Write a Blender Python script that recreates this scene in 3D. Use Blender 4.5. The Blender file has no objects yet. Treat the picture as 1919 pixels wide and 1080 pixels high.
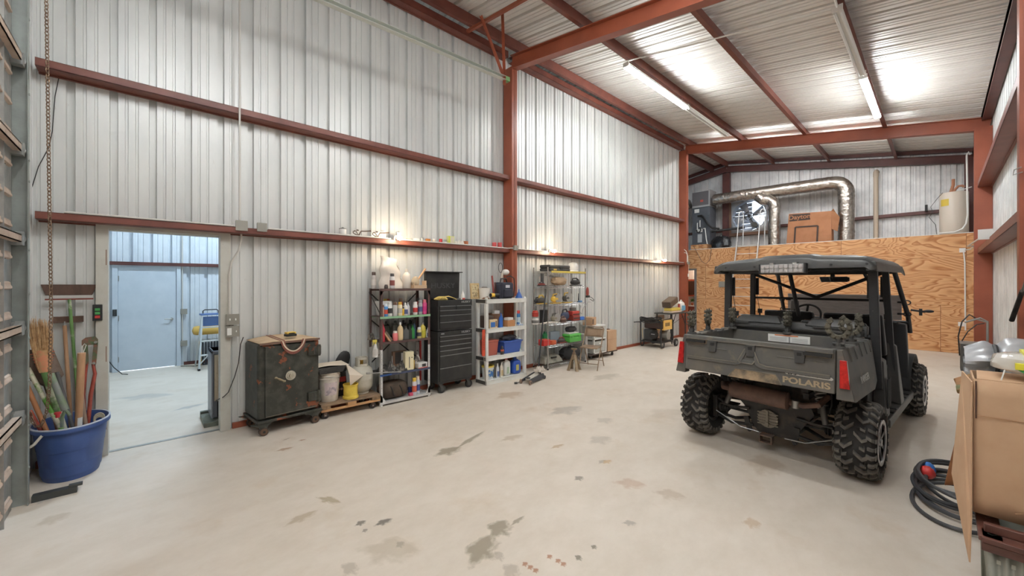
import bpy, bmesh, math, random
from mathutils import Vector, Matrix, Euler
random.seed(7)
sc = bpy.context.scene
COL = sc.collection
# ------------------------------------------------------------ camera, world, exposure
cd = bpy.data.cameras.new('camera'); cam = bpy.data.objects.new('camera', cd); COL.objects.link(cam)
cam.location = (0, 0, 1.78)
cam.rotation_euler = (math.radians(90), 0, math.radians(47.359))
cd.sensor_width = 36; cd.lens = 739.0 / 1919 * 36; cd.shift_y = -8.5 / 1919
cd.clip_start = 0.02; cd.clip_end = 200
sc.camera = cam
w = bpy.data.worlds.new('sky'); sc.world = w; w.use_nodes = True
bg = w.node_tree.nodes['Background']
bg.inputs[0].default_value = (0.72, 0.84, 1.0, 1); bg.inputs[1].default_value = 6.0
sc.view_settings.view_transform = 'Standard'; sc.view_settings.look = 'None'
sc.view_settings.gamma = 1; sc.view_settings.exposure = 0.13; sc.view_settings.use_curve_mapping = False
sc.cycles.max_bounces = 10; sc.cycles.diffuse_bounces = 7
TUBE_E = 132.0      # strength of the lit fluorescent tubes
TUBE_COL = (0.95, 0.985, 1.0)
PI = math.pi
def R(d): return math.radians(d)

# ------------------------------------------------------------ materials
def nd(nt, t, **k):
    n = nt.nodes.new(t)
    for a, b in k.items(): setattr(n, a, b)
    return n
MATS = {}
def pm(name, c, rough=.5, metal=0, c2=None, sc_=6, th=(.4, .65), bump=0, bs=40, stretch=(1, 1, 1), alpha=1, trans=0, emit=None, es=0, c3=None, sc3=20, th3=(.6, .7), coat=0, det=5):
    if name in MATS: return MATS[name]
    m = bpy.data.materials.new(name); m.use_nodes = True; nt = m.node_tree
    b = nt.nodes['Principled BSDF']
    b.inputs['Base Color'].default_value = (*c, 1); b.inputs['Roughness'].default_value = rough
    b.inputs['Metallic'].default_value = metal
    m.diffuse_color = (*c, 1)
    if alpha < 1: b.inputs['Alpha'].default_value = alpha
    if trans: b.inputs['Transmission Weight'].default_value = trans
    if coat: b.inputs['Coat Weight'].default_value = coat
    if emit: b.inputs['Emission Color'].default_value = (*emit, 1); b.inputs['Emission Strength'].default_value = es
    tc = mp = None
    if c2 or bump or c3:
        tc = nd(nt, 'ShaderNodeTexCoord'); mp = nd(nt, 'ShaderNodeMapping')
        mp.inputs['Scale'].default_value = stretch
        nt.links.new(tc.outputs['Object'], mp.inputs[0])
    src = None
    def layer(prev, col, scale, thr):
        n = nd(nt, 'ShaderNodeTexNoise'); n.inputs['Scale'].default_value = scale; n.inputs['Detail'].default_value = det
        n.inputs['Roughness'].default_value = .62
        nt.links.new(mp.outputs[0], n.inputs['Vector'])
        r = nd(nt, 'ShaderNodeValToRGB'); r.color_ramp.elements[0].position = thr[0]; r.color_ramp.elements[1].position = thr[1]
        nt.links.new(n.outputs['Fac'], r.inputs[0])
        mx = nd(nt, 'ShaderNodeMix', data_type='RGBA')
        nt.links.new(r.outputs[0], mx.inputs[0])
        if prev is None: mx.inputs[6].default_value = (*c, 1)
        else: nt.links.new(prev, mx.inputs[6])
        mx.inputs[7].default_value = (*col, 1)
        return mx.outputs[2]
    if c2: src = layer(None, c2, sc_, th)
    if c3: src = layer(src, c3, sc3, th3)
    if src: nt.links.new(src, b.inputs['Base Color'])
    if bump:
        n = nd(nt, 'ShaderNodeTexNoise'); n.inputs['Scale'].default_value = bs; n.inputs['Detail'].default_value = 4
        nt.links.new(mp.outputs[0], n.inputs['Vector'])
        bp = nd(nt, 'ShaderNodeBump'); bp.inputs['Strength'].default_value = bump; bp.inputs['Distance'].default_value = .01
        nt.links.new(n.outputs['Fac'], bp.inputs['Height']); nt.links.new(bp.outputs[0], b.inputs['Normal'])
    MATS[name] = m
    return m
def srgb(r, g, b):
    f = lambda v: (v / 255 / 12.92) if v / 255 <= .04045 else ((v / 255 + .055) / 1.055) ** 2.4
    return (f(r), f(g), f(b))
def S(name, r, g, b, rough=.5, **k):      # a material from the colour a thing has, in 0..255
    return pm(name, srgb(r, g, b), rough, **k)

# ------------------------------------------------------------ mesh builder
class MB:
    def __init__(s): s.v = []; s.f = []; s.m = []; s.cur = None; s.T = Matrix()
    def at(s, loc=(0, 0, 0), rx=0, ry=0, rz=0, sc=1):
        s.T = Matrix.Translation(loc) @ Euler((R(rx), R(ry), R(rz))).to_matrix().to_4x4() @ Matrix.Scale(sc, 4); return s
    def mat(s, m): s.cur = m; return s
    def add(s, vs, fs):
        o = len(s.v)
        s.v += [tuple(s.T @ Vector(p)) for p in vs]
        for f in fs: s.f.append([o + i for i in f]); s.m.append(s.cur)
        return s
    def box(s, x0, y0, z0, x1, y1, z1):
        v = [(x, y, z) for x in (x0, x1) for y in (y0, y1) for z in (z0, z1)]
        return s.add(v, [(0, 1, 3, 2), (4, 6, 7, 5), (0, 4, 5, 1), (2, 3, 7, 6), (0, 2, 6, 4), (1, 5, 7, 3)])
    def cbox(s, c, d): return s.box(c[0] - d[0] / 2, c[1] - d[1] / 2, c[2] - d[2] / 2, c[0] + d[0] / 2, c[1] + d[1] / 2, c[2] + d[2] / 2)
    def hexa(s, p):  # 8 points: bottom 4 (ccw) then top 4
        return s.add(p, [(3, 2, 1, 0), (4, 5, 6, 7), (0, 1, 5, 4), (1, 2, 6, 5), (2, 3, 7, 6), (3, 0, 4, 7)])
    def bar(s, p0, p1, w, h=None, up=(0, 0, 1)):   # rectangular bar from p0 to p1, w across, h along up
        h = h or w; p0 = Vector(p0); p1 = Vector(p1); d = (p1 - p0).normalized(); u = Vector(up)
        x = d.cross(u)
        if x.length < 1e-4: x = d.cross(Vector((1, 0, 0)))
        x.normalize(); u = x.cross(d).normalized()
        q = []
        for p in (p0, p1):
            for a, b in ((-1, -1), (1, -1), (1, 1), (-1, 1)): q.append(tuple(p + x * a * w / 2 + u * b * h / 2))
        return s.hexa(q)
    def ring(s, c, ax, r, n, ph=0):
        ax = Vector(ax).normalized(); t = Vector((0, 0, 1)) if abs(ax.z) < .9 else Vector((1, 0, 0))
        x = ax.cross(t).normalized(); y = ax.cross(x)
        return [tuple(Vector(c) + (x * math.cos(2 * PI * i / n + ph) + y * math.sin(2 * PI * i / n + ph)) * r) for i in range(n)]
    def cyl(s, p0, p1, r0, r1=None, n=14, caps=True):
        r1 = r0 if r1 is None else r1; ax = Vector(p1) - Vector(p0)
        v = s.ring(p0, ax, max(r0, 1e-4), n) + s.ring(p1, ax, max(r1, 1e-4), n)
        f = [(i, (i + 1) % n, n + (i + 1) % n, n + i) for i in range(n)]
        if caps: f += [tuple(range(n))[::-1], tuple(range(n, 2 * n))]
        return s.add(v, f)
    def tube(s, pts, r, n=6, closed=False):
        P = [Vector(p) for p in pts]; N = len(P); v = []; pu = None
        for i, p in enumerate(P):
            a = P[(i - 1) % N] if (closed or i) else P[i]; b = P[(i + 1) % N] if (closed or i < N - 1) else P[i]
            d = (b - a); d = d.normalized() if d.length > 1e-9 else Vector((0, 0, 1))
            if pu is None: t = Vector((0, 0, 1)) if abs(d.z) < .9 else Vector((1, 0, 0)); x = d.cross(t).normalized()
            else: x = (pu - d * pu.dot(d)); x = x.normalized() if x.length > 1e-6 else d.orthogonal().normalized()
            pu = x; y = d.cross(x); rr = r[i] if isinstance(r, (list, tuple)) else r
            v += [tuple(p + (x * math.cos(2 * PI * k / n) + y * math.sin(2 * PI * k / n)) * rr) for k in range(n)]
        f = []
        for i in range(N if closed else N - 1):
            j = (i + 1) % N
            f += [(i * n + k, i * n + (k + 1) % n, j * n + (k + 1) % n, j * n + k) for k in range(n)]
        if not closed: f += [tuple(range(n))[::-1], tuple(range((N - 1) * n, N * n))]
        return s.add(v, f)
    def lathe(s, prof, c=(0, 0, 0), n=18, ax='z', caps=True):
        v = []
        for r, z in prof:
            for i in range(n):
                a = 2 * PI * i / n; x, y = max(r, 1e-4) * math.cos(a), max(r, 1e-4) * math.sin(a)
                p = {'z': (x, y, z), 'x': (z, x, y), 'y': (y, z, x)}[ax]
                v.append((c[0] + p[0], c[1] + p[1], c[2] + p[2]))
        N = len(prof)
        f = [(j * n + i, j * n + (i + 1) % n, (j + 1) * n + (i + 1) % n, (j + 1) * n + i) for j in range(N - 1) for i in range(n)]
        if caps: f += [tuple(range(n))[::-1], tuple(range((N - 1) * n, N * n))]
        return s.add(v, f)
    def prism(s, poly, ax, a0, a1):   # poly in the plane across axis ax: x->(y,z) y->(x,z) z->(x,y)
        P = lambda p, a: {'x': (a, p[0], p[1]), 'y': (p[0], a, p[1]), 'z': (p[0], p[1], a)}[ax]
        n = len(poly); v = [P(p, a0) for p in poly] + [P(p, a1) for p in poly]
        return s.add(v, [tuple(range(n))[::-1], tuple(range(n, 2 * n))] + [(i, (i + 1) % n, n + (i + 1) % n, n + i) for i in range(n)])
    def lump(s, c, r, n=12, m=8, jit=0, sq=1, seed=1):
        rd = random.Random(seed); v = []
        q = lambda t: math.copysign(abs(t) ** sq, t)
        for j in range(1, m):
            for i in range(n):
                a = 2 * PI * i / n; b = PI * j / m; k = 1 + jit * rd.uniform(-1, 1)
                v.append((c[0] + r[0] * q(math.sin(b)) * q(math.cos(a)) * k, c[1] + r[1] * q(math.sin(b)) * q(math.sin(a)) * k, c[2] + r[2] * q(math.cos(b)) * k))
        v += [(c[0], c[1], c[2] + r[2]), (c[0], c[1], c[2] - r[2])]; t, d = len(v) - 2, len(v) - 1
        f = [(j * n + i, (j + 1) * n + i, (j + 1) * n + (i + 1) % n, j * n + (i + 1) % n) for j in range(m - 2) for i in range(n)]
        f += [(t, i, (i + 1) % n) for i in range(n)] + [(d, (m - 2) * n + (i + 1) % n, (m - 2) * n + i) for i in range(n)]
        return s.add(v, f)
    def grid(s, nu, nv, fn):
        v = [fn(i / nu, j / nv) for j in range(nv + 1) for i in range(nu + 1)]
        return s.add(v, [(j * (nu + 1) + i, j * (nu + 1) + i + 1, (j + 1) * (nu + 1) + i + 1, (j + 1) * (nu + 1) + i) for j in range(nv) for i in range(nu)])
    def build(s, name, mat=None, parent=None, bev=0, smooth=35, solid=0, sub=0, loc=None):
        me = bpy.data.meshes.new(name); me.from_pydata(s.v, [], s.f)
        mats = []
        for i, m in enumerate(s.m):
            mm = m or mat
            if mm not in mats: mats.append(mm)
        for m in mats: me.materials.append(m)
        me.polygons.foreach_set('material_index', [mats.index(m or mat) for m in s.m])
        bm = bmesh.new(); bm.from_mesh(me); bmesh.ops.recalc_face_normals(bm, faces=bm.faces); bm.to_mesh(me); bm.free()
        if smooth: me.polygons.foreach_set('use_smooth', [True] * len(me.polygons)); me.set_sharp_from_angle(angle=R(smooth))
        o = bpy.data.objects.new(name, me); COL.objects.link(o)
        if loc: o.location = loc
        if parent: o.parent = parent
        if solid: d = o.modifiers.new('s', 'SOLIDIFY'); d.thickness = solid; d.offset = 0
        if sub: d = o.modifiers.new('u', 'SUBSURF'); d.levels = sub; d.render_levels = sub
        if bev: d = o.modifiers.new('b', 'BEVEL'); d.width = bev; d.segments = 2; d.limit_method = 'ANGLE'; d.angle_limit = R(40); d.harden_normals = True
        return o
def tag(o, label=None, cat=None, group=None, kind=None):
    if label: o['label'] = label
    if cat: o['category'] = cat
    if group: o['group'] = group
    if kind: o['kind'] = kind
    return o
def thing(name, label, cat, loc=(0, 0, 0), rz=0, group=None):
    o = bpy.data.objects.new(name, None); COL.objects.link(o); o.empty_display_size = .1
    o.location = loc; o.rotation_euler = (0, 0, R(rz))
    return tag(o, label, cat, group)
def struct(o): o['kind'] = 'structure'; return o
def dup(root, loc=None, rz=None, label=None, group=None, mats=None):
    def cp(o, par):
        c = o.copy(); COL.objects.link(c); c.parent = par
        for ch in list(o.children): cp(ch, c)
        return c
    r = cp(root, None)
    if loc is not None: r.location = loc
    if rz is not None: r.rotation_euler = (0, 0, R(rz))
    if label: r['label'] = label
    if group: r['group'] = group
    return r
def text(name, s, size, mat, parent, loc, rot=(90, 0, 0), ext=.001, align='CENTER', xs=1, bold=0):
    cu = bpy.data.curves.new('t', 'FONT'); cu.body = s; cu.size = size; cu.extrude = ext; cu.align_x = align; cu.align_y = 'CENTER'; cu.offset = bold
    t = bpy.data.objects.new('t', cu); COL.objects.link(t)
    bpy.context.view_layer.update()
    me = bpy.data.meshes.new_from_object(t.evaluated_get(bpy.context.evaluated_depsgraph_get()))
    bpy.data.objects.remove(t)
    me.materials.clear(); me.materials.append(mat)
    o = bpy.data.objects.new(name, me); COL.objects.link(o); o.parent = parent
    o.location = loc; o.rotation_euler = tuple(R(a) for a in rot); o.scale = (xs, 1, 1)
    return o
def arc(c, r, a0, a1, n, pl='xz', e=1):
    o = []
    for i in range(n + 1):
        a = R(a0 + (a1 - a0) * i / n); u, v = r * math.cos(a), r * e * math.sin(a)
        o.append({'xz': (c[0] + u, c[1], c[2] + v), 'yz': (c[0], c[1] + u, c[2] + v), 'xy': (c[0] + u, c[1] + v, c[2])}[pl])
    return o

# shared materials
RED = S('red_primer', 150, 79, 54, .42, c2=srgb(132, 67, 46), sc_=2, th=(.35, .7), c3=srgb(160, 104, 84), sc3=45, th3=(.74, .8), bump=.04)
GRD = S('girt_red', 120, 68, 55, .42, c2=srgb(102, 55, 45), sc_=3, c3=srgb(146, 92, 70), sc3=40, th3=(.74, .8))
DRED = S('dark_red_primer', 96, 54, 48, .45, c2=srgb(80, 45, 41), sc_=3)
BLK = S('black_plastic', 34, 34, 34, .5)
BLK2 = S('dark_grey_plastic', 62, 62, 61, .55, c2=srgb(78, 75, 70), sc_=5)
STEEL = S('steel', 165, 165, 162, .35, metal=.8)
GALV = S('galvanised', 150, 152, 150, .45, metal=.6, c2=srgb(170, 170, 166), sc_=9)
WHITE = S('white_plastic', 226, 226, 222, .45)
RUBBER = S('rubber', 40, 39, 38, .85, c2=srgb(60, 56, 52), sc_=9)
CARD = S('cardboard', 192, 158, 126, .9, c2=srgb(183, 148, 116), sc_=4, bump=.03, bs=60)
WOODB = S('worn_board', 150, 122, 92, .85, c2=srgb(110, 88, 66), sc_=3, stretch=(1, 9, 9))
BRASS = S('brass', 190, 150, 70, .35, metal=.8)
# a point of the photograph placed on a known plane of the room (wall, floor, shelf front)
_F, _H = 739.0, 1.78
_th = math.radians(47.359); _ax = (-math.sin(_th), math.cos(_th)); _rx = (math.cos(_th), math.sin(_th))
def _ray(x, y): u = (x - 959.5) / _F; return (_ax[0] + u * _rx[0], _ax[1] + u * _rx[1], (531.0 - y) / _F)
def AX(x, y, X): d = _ray(x, y); t = X / d[0]; return Vector((X, d[1] * t, _H + d[2] * t))
def AY(x, y, Y): d = _ray(x, y); t = Y / d[1]; return Vector((d[0] * t, Y, _H + d[2] * t))
def AZ(x, y, Z): d = _ray(x, y); t = (Z - _H) / d[2]; return Vector((d[0] * t, d[1] * t, Z))
# ============================================================ the building shell
XL, XR, YN, YF = -5.9, 0.75, -0.80, 16.75
XO = -11.2                                  # far wall of the side room
RX = -5.65
def roof_z(x): return 6.56 - .167 * abs(x - RX)
PROF = [(0, 0), (.005, .056), (.060, .056), (.067, 0), (.116, 0), (.121, .011), (.139, .011), (.144, 0), (.196, 0), (.201, .011), (.219, .011), (.224, 0)]
def prof_pts(u0, u1, ph=0):
    us = [(u0, None)]
    k = math.floor((u0 - ph) / .3048) - 1; o = []
    while ph + k * .3048 < u1 + .4:
        for a, b in PROF: o.append((ph + k * .3048 + a, b))
        k += 1
    def d(u):
        for (a, b), (a2, b2) in zip(o, o[1:]):
            if a <= u <= a2: return b + (b2 - b) * (u - a) / max(a2 - a, 1e-9)
        return 0
    return [(u0, d(u0))] + [p for p in o if u0 < p[0] < u1] + [(u1, d(u1))]
def panel(mb, u0, u1, v0, v1, P, ph=0, nv=1):
    f0 = v0 if callable(v0) else (lambda u: v0); f1 = v1 if callable(v1) else (lambda u: v1)
    pts = prof_pts(u0, u1, ph); vs = []; fs = []
    for u, d in pts:
        a, b = f0(u), f1(u)
        for j in range(nv + 1): vs.append(P(u, a + (b - a) * j / nv, d))
    for i in range(len(pts) - 1):
        for j in range(nv): fs.append((i * (nv + 1) + j, i * (nv + 1) + j + 1, (i + 1) * (nv + 1) + j + 1, (i + 1) * (nv + 1) + j))
    mb.add(vs, fs)
SHEET = S('white_steel_sheet', 219, 220, 217, .36, metal=.2, c2=srgb(203, 205, 203), sc_=2.2, th=(.35, .75), c3=srgb(196, 193, 188), sc3=26, th3=(.68, .76), stretch=(1, 1, .35))
ROOFM = S('roof_steel_sheet', 226, 223, 218, .42, metal=.12, c2=srgb(214, 210, 204), sc_=1.5, th=(.3, .8))
FARM = S('far_steel_sheet', 226, 227, 226, .38, metal=.15, c2=srgb(200, 202, 202), sc_=2.2)
BLUM = S('side_room_sheet', 212, 218, 224, .45, c2=srgb(200, 207, 214), sc_=3)
# floor
def concrete():
    m = pm('concrete', srgb(216, 206, 193), .55, c2=srgb(206, 196, 182), sc_=.55, th=(.35, .7), c3=srgb(202, 187, 168), sc3=1.7, th3=(.56, .75), det=8)
    nt = m.node_tree; b = nt.nodes['Principled BSDF']; prev = b.inputs['Base Color'].links[0].from_socket
    tc = nd(nt, 'ShaderNodeTexCoord')
    def blob(prev, cx, cy, sx, sy, rot, col, amt, edge=.35):
        mp = nd(nt, 'ShaderNodeMapping', vector_type='TEXTURE'); mp.inputs['Location'].default_value = (cx, cy, 0); mp.inputs['Rotation'].default_value = (0, 0, R(rot)); mp.inputs['Scale'].default_value = (sx, sy, 1)
        nt.links.new(tc.outputs['Object'], mp.inputs[0])
        n = nd(nt, 'ShaderNodeTexNoise'); n.inputs['Scale'].default_value = 1.6; n.inputs['Detail'].default_value = 4; nt.links.new(mp.outputs[0], n.inputs['Vector'])
        g = nd(nt, 'ShaderNodeVectorMath', operation='LENGTH'); nt.links.new(mp.outputs[0], g.inputs[0])
        a = nd(nt, 'ShaderNodeMath', operation='MULTIPLY_ADD'); nt.links.new(n.outputs['Fac'], a.inputs[0]); a.inputs[1].default_value = 1.5; nt.links.new(g.outputs['Value'], a.inputs[2])
        mr = nd(nt, 'ShaderNodeMapRange'); mr.inputs['From Min'].default_value = 1.15 + edge; mr.inputs['From Max'].default_value = 1.2; mr.inputs['To Max'].default_value = amt
        nt.links.new(a.outputs[0], mr.inputs['Value'])
        mx = nd(nt, 'ShaderNodeMix', data_type='RGBA'); nt.links.new(mr.outputs[0], mx.inputs[0]); nt.links.new(prev, mx.inputs[6]); mx.inputs[7].default_value = (*srgb(*col), 1)
        return mx.outputs[2]
    for a in STAINS: prev = blob(prev, *a)
    # fine swirls of the trowel
    mp = nd(nt, 'ShaderNodeMapping'); mp.inputs['Scale'].default_value = (1.6, 1.0, 1); mp.inputs['Rotation'].default_value = (0, 0, .9); nt.links.new(tc.outputs['Object'], mp.inputs[0])
    n = nd(nt, 'ShaderNodeTexNoise'); n.inputs['Scale'].default_value = 2.5; n.inputs['Detail'].default_value = 9; n.inputs['Roughness'].default_value = .72; nt.links.new(mp.outputs[0], n.inputs['Vector'])
    r = nd(nt, 'ShaderNodeValToRGB'); r.color_ramp.elements[0].position = .38; r.color_ramp.elements[0].color = (.92, .905, .885, 1); r.color_ramp.elements[1].position = .62; r.color_ramp.elements[1].color = (1.0, 1.0, 1.0, 1); nt.links.new(n.outputs['Fac'], r.inputs[0])
    mx = nd(nt, 'ShaderNodeMix', data_type='RGBA', blend_type='MULTIPLY'); mx.inputs[0].default_value = 1; nt.links.new(prev, mx.inputs[6]); nt.links.new(r.outputs[0], mx.inputs[7])
    nt.links.new(mx.outputs[2], b.inputs['Base Color'])
    bp = nd(nt, 'ShaderNodeBump'); bp.inputs['Strength'].default_value = .08; bp.inputs['Distance'].default_value = .01; nt.links.new(n.outputs['Fac'], bp.inputs['Height']); nt.links.new(bp.outputs[0], b.inputs['Normal'])
    return m
def st(p, q, wd, col, amt):   # a stain whose long axis runs between two marks of the photograph on the floor
    a, b = AZ(*p, 0), AZ(*q, 0); c = (a + b) / 2; d = b - a
    return (c.x, c.y, max(d.length * .62, .03), wd, math.degrees(math.atan2(d.y, d.x)), col, amt)
OIL = (132, 122, 102); GRS = (150, 143, 134); RST = (168, 122, 94); BRN = (170, 148, 120)
STAINS = [st((812, 852), (868, 838), .13, OIL, .8), st((850, 842), (912, 806), .05, OIL, .75), st((872, 1060), (930, 1000), .14, OIL, .75), st((915, 1005), (955, 975), .13, OIL, .75), st((955, 985), (985, 966), .03, OIL, .7),
          st((664, 984), (688, 976), .045, (120, 113, 103), .9), st((700, 984), (738, 972), .05, (112, 106, 98), .9), st((678, 996), (690, 992), .03, (120, 113, 103), .7), st((596, 930), (640, 944), .06, (162, 146, 118), .8), st((530, 985), (600, 955), .07, (172, 156, 132), .7),
          st((1025, 775), (1095, 762), .22, (150, 143, 134), .6), st((1105, 712), (1165, 700), .25, OIL, .35), st((925, 745), (985, 735), .25, (172, 148, 120), .6), st((935, 825), (985, 815), .10, (170, 152, 128), .6), st((1100, 828), (1150, 820), .16, GRS, .35), st((1115, 790), (1150, 785), .14, GRS, .35), st((1120, 868), (1138, 862), .05, (138, 128, 116), .5), st((1075, 898), (1095, 894), .06, (132, 124, 112), .8), st((1030, 840), (1060, 832), .05, (176, 152, 122), .8), st((1128, 868), (1148, 862), .05, (192, 158, 112), .7),
          st((1150, 900), (1215, 912), .13, (182, 150, 126), .55), st((980, 1058), (988, 1056), .03, RST, .9), st((990, 1064), (998, 1062), .03, RST, .9), st((1026, 1044), (1034, 1042), .03, RST, .9), st((1042, 1052), (1050, 1050), .03, RST, .9), st((1052, 1058), (1060, 1056), .03, RST, .9), st((1000, 1070), (1008, 1068), .03, RST, .9), st((1078, 1048), (1090, 1042), .04, (122, 114, 98), .85), st((1108, 1028), (1118, 1022), .03, (122, 114, 98), .85),
          st((680, 1020), (790, 1040), .18, (178, 166, 148), .6), st((925, 1045), (945, 1038), .07, (164, 154, 140), .6), st((940, 1078), (975, 1062), .1, (164, 154, 140), .6), st((640, 1075), (670, 1055), .1, (164, 154, 140), .6), st((515, 845), (552, 838), .05, (160, 124, 92), .75), st((558, 826), (575, 823), .02, (150, 104, 70), .85), st((528, 826), (545, 820), .02, (140, 118, 100), .6), st((740, 1024), (760, 1016), .05, (140, 130, 116), .5),
          st((1225, 918), (1290, 935), .12, (178, 160, 140), .55), st((1390, 975), (1430, 985), .10, (182, 152, 116), .55), st((1210, 780), (1290, 770), .3, (184, 172, 156), .5), st((1165, 978), (1195, 982), .05, GRS, .6), st((1390, 860), (1480, 880), .35, (176, 156, 134), .5), st((220, 745), (330, 740), .25, (160, 160, 158), .5), st((320, 770), (390, 755), .10, (150, 150, 150), .6), st((60, 985), (140, 960), .12, (176, 160, 138), .5), st((60, 940), (110, 930), .10, (150, 150, 154), .5)]
CONC = concrete()
m = MB(); m.box(XO - .3, YN - .3, -.15, XR + .1, YF + .2, 0); struct(m.build('floor', CONC, smooth=0))
# left partition of corrugated sheet, with the framed opening
m = MB(); PW = lambda u, v, d: (XL - d, u, v)
DY0, DY1, DZ = -.34, .63, 2.36
panel(m, YN - .1, DY0, 0.0, DZ, PW); panel(m, YN - .1, 13.1, DZ, 6.32, PW); panel(m, DY1, 13.1, 0.0, DZ, PW)
w_ = m.build('wall_left', SHEET, smooth=0, solid=.002); struct(w_)
# right wall
m = MB(); panel(m, YN - .1, YF + .1, 0, 5.47, lambda u, v, d: (XR + d, u, v), .1); struct(m.build('wall_right', FARM, smooth=0, solid=.002))
# far gable wall, with a square hole behind the fan
FX0, FX1, FZ0, FZ1 = -5.43, -4.23, 3.70, 4.90
m = MB(); PF = lambda u, v, d: (u, YF + d, v); gz = lambda u: roof_z(u) + .035
panel(m, XO, FX0, 0, gz, PF); panel(m, FX1, XR + .03, 0, gz, PF); panel(m, FX0, FX1, 0, FZ0, PF); panel(m, FX0, FX1, FZ1, gz, PF)
struct(m.build('wall_far', FARM, smooth=0, solid=.002))
# side room far wall, near end wall
m = MB(); PO = lambda u, v, d: (XO - d, u, v)
panel(m, YN - .1, -.5, 0, 5.64, PO); panel(m, -.5, .47, 2.12, 5.64, PO); panel(m, .47, YF + .1, 0, 5.64, PO)
struct(m.build('wall_side_room', BLUM, smooth=0, solid=.002))
m = MB(); PN = lambda u, v, d: (u, YN - .02 - d, v)
panel(m, XO, -4.86, 0, gz, PN); panel(m, -4.86, XR + .03, 4.4, gz, PN); panel(m, .55, XR + .03, 0, 4.4, PN)
struct(m.build('wall_near', FARM, smooth=0, solid=.002))
# roof sheets, ribs running down the slope
m = MB()
panel(m, YN - .05, YF + .05, RX, XR + .1, lambda u, v, d: (v, u, roof_z(v) + d), .15, 2)
panel(m, YN - .05, YF + .05, XO - .1, RX, lambda u, v, d: (v, u, roof_z(v) + d), .15, 2)
struct(m.build('ceiling', ROOFM, smooth=0, solid=.002))
# base strip of red angle along the left wall
m = MB(); m.box(XL, .75, 0, XL + .035, 13.0, .07); m.box(XL, YN, 0, XL + .035, -.42, .07); struct(m.build('baseboard_left', RED, bev=.004))
m = MB(); m.box(XO, .56, 0, XO + .035, 9, .07); struct(m.build('baseboard_side_room', DRED, bev=.004))
# framed opening in the partition
TRIM = S('door_trim', 196, 195, 186, .5, c2=srgb(184, 181, 170), sc_=5, th=(.4, .7), c3=srgb(150, 140, 122), sc3=30, th3=(.74, .76))
m = MB()
m.box(XL, DY0 - .06, 0, XL + .06, DY0 + .03, DZ + .08); m.box(XL, DY1 - .0, 0, XL + .06, DY1 + .1, DZ + .08); m.box(XL, DY0 + .03, DZ - .01, XL + .06, DY1, DZ + .08)
m.box(XL - .12, DY0 - .02, 0, XL, DY0 + .03, DZ + .02); m.box(XL - .12, DY1, 0, XL, DY1 + .04, DZ + .02); m.box(XL - .12, DY0 + .03, DZ - .02, XL, DY1, DZ + .02)
m.mat(S('strike_brown', 130, 100, 80)); 
for z in (2.05, 1.05, .35): m.box(XL + .058, DY0 + .012, z - .08, XL + .0615, DY0 + .019, z + .08)
struct(m.build('trim_1', TRIM, bev=.003))
m = MB(); m.box(XL - .07, DY0 + .03, 0, XL - .02, DY1, .006); struct(m.build('trim_2', GALV))
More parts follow.
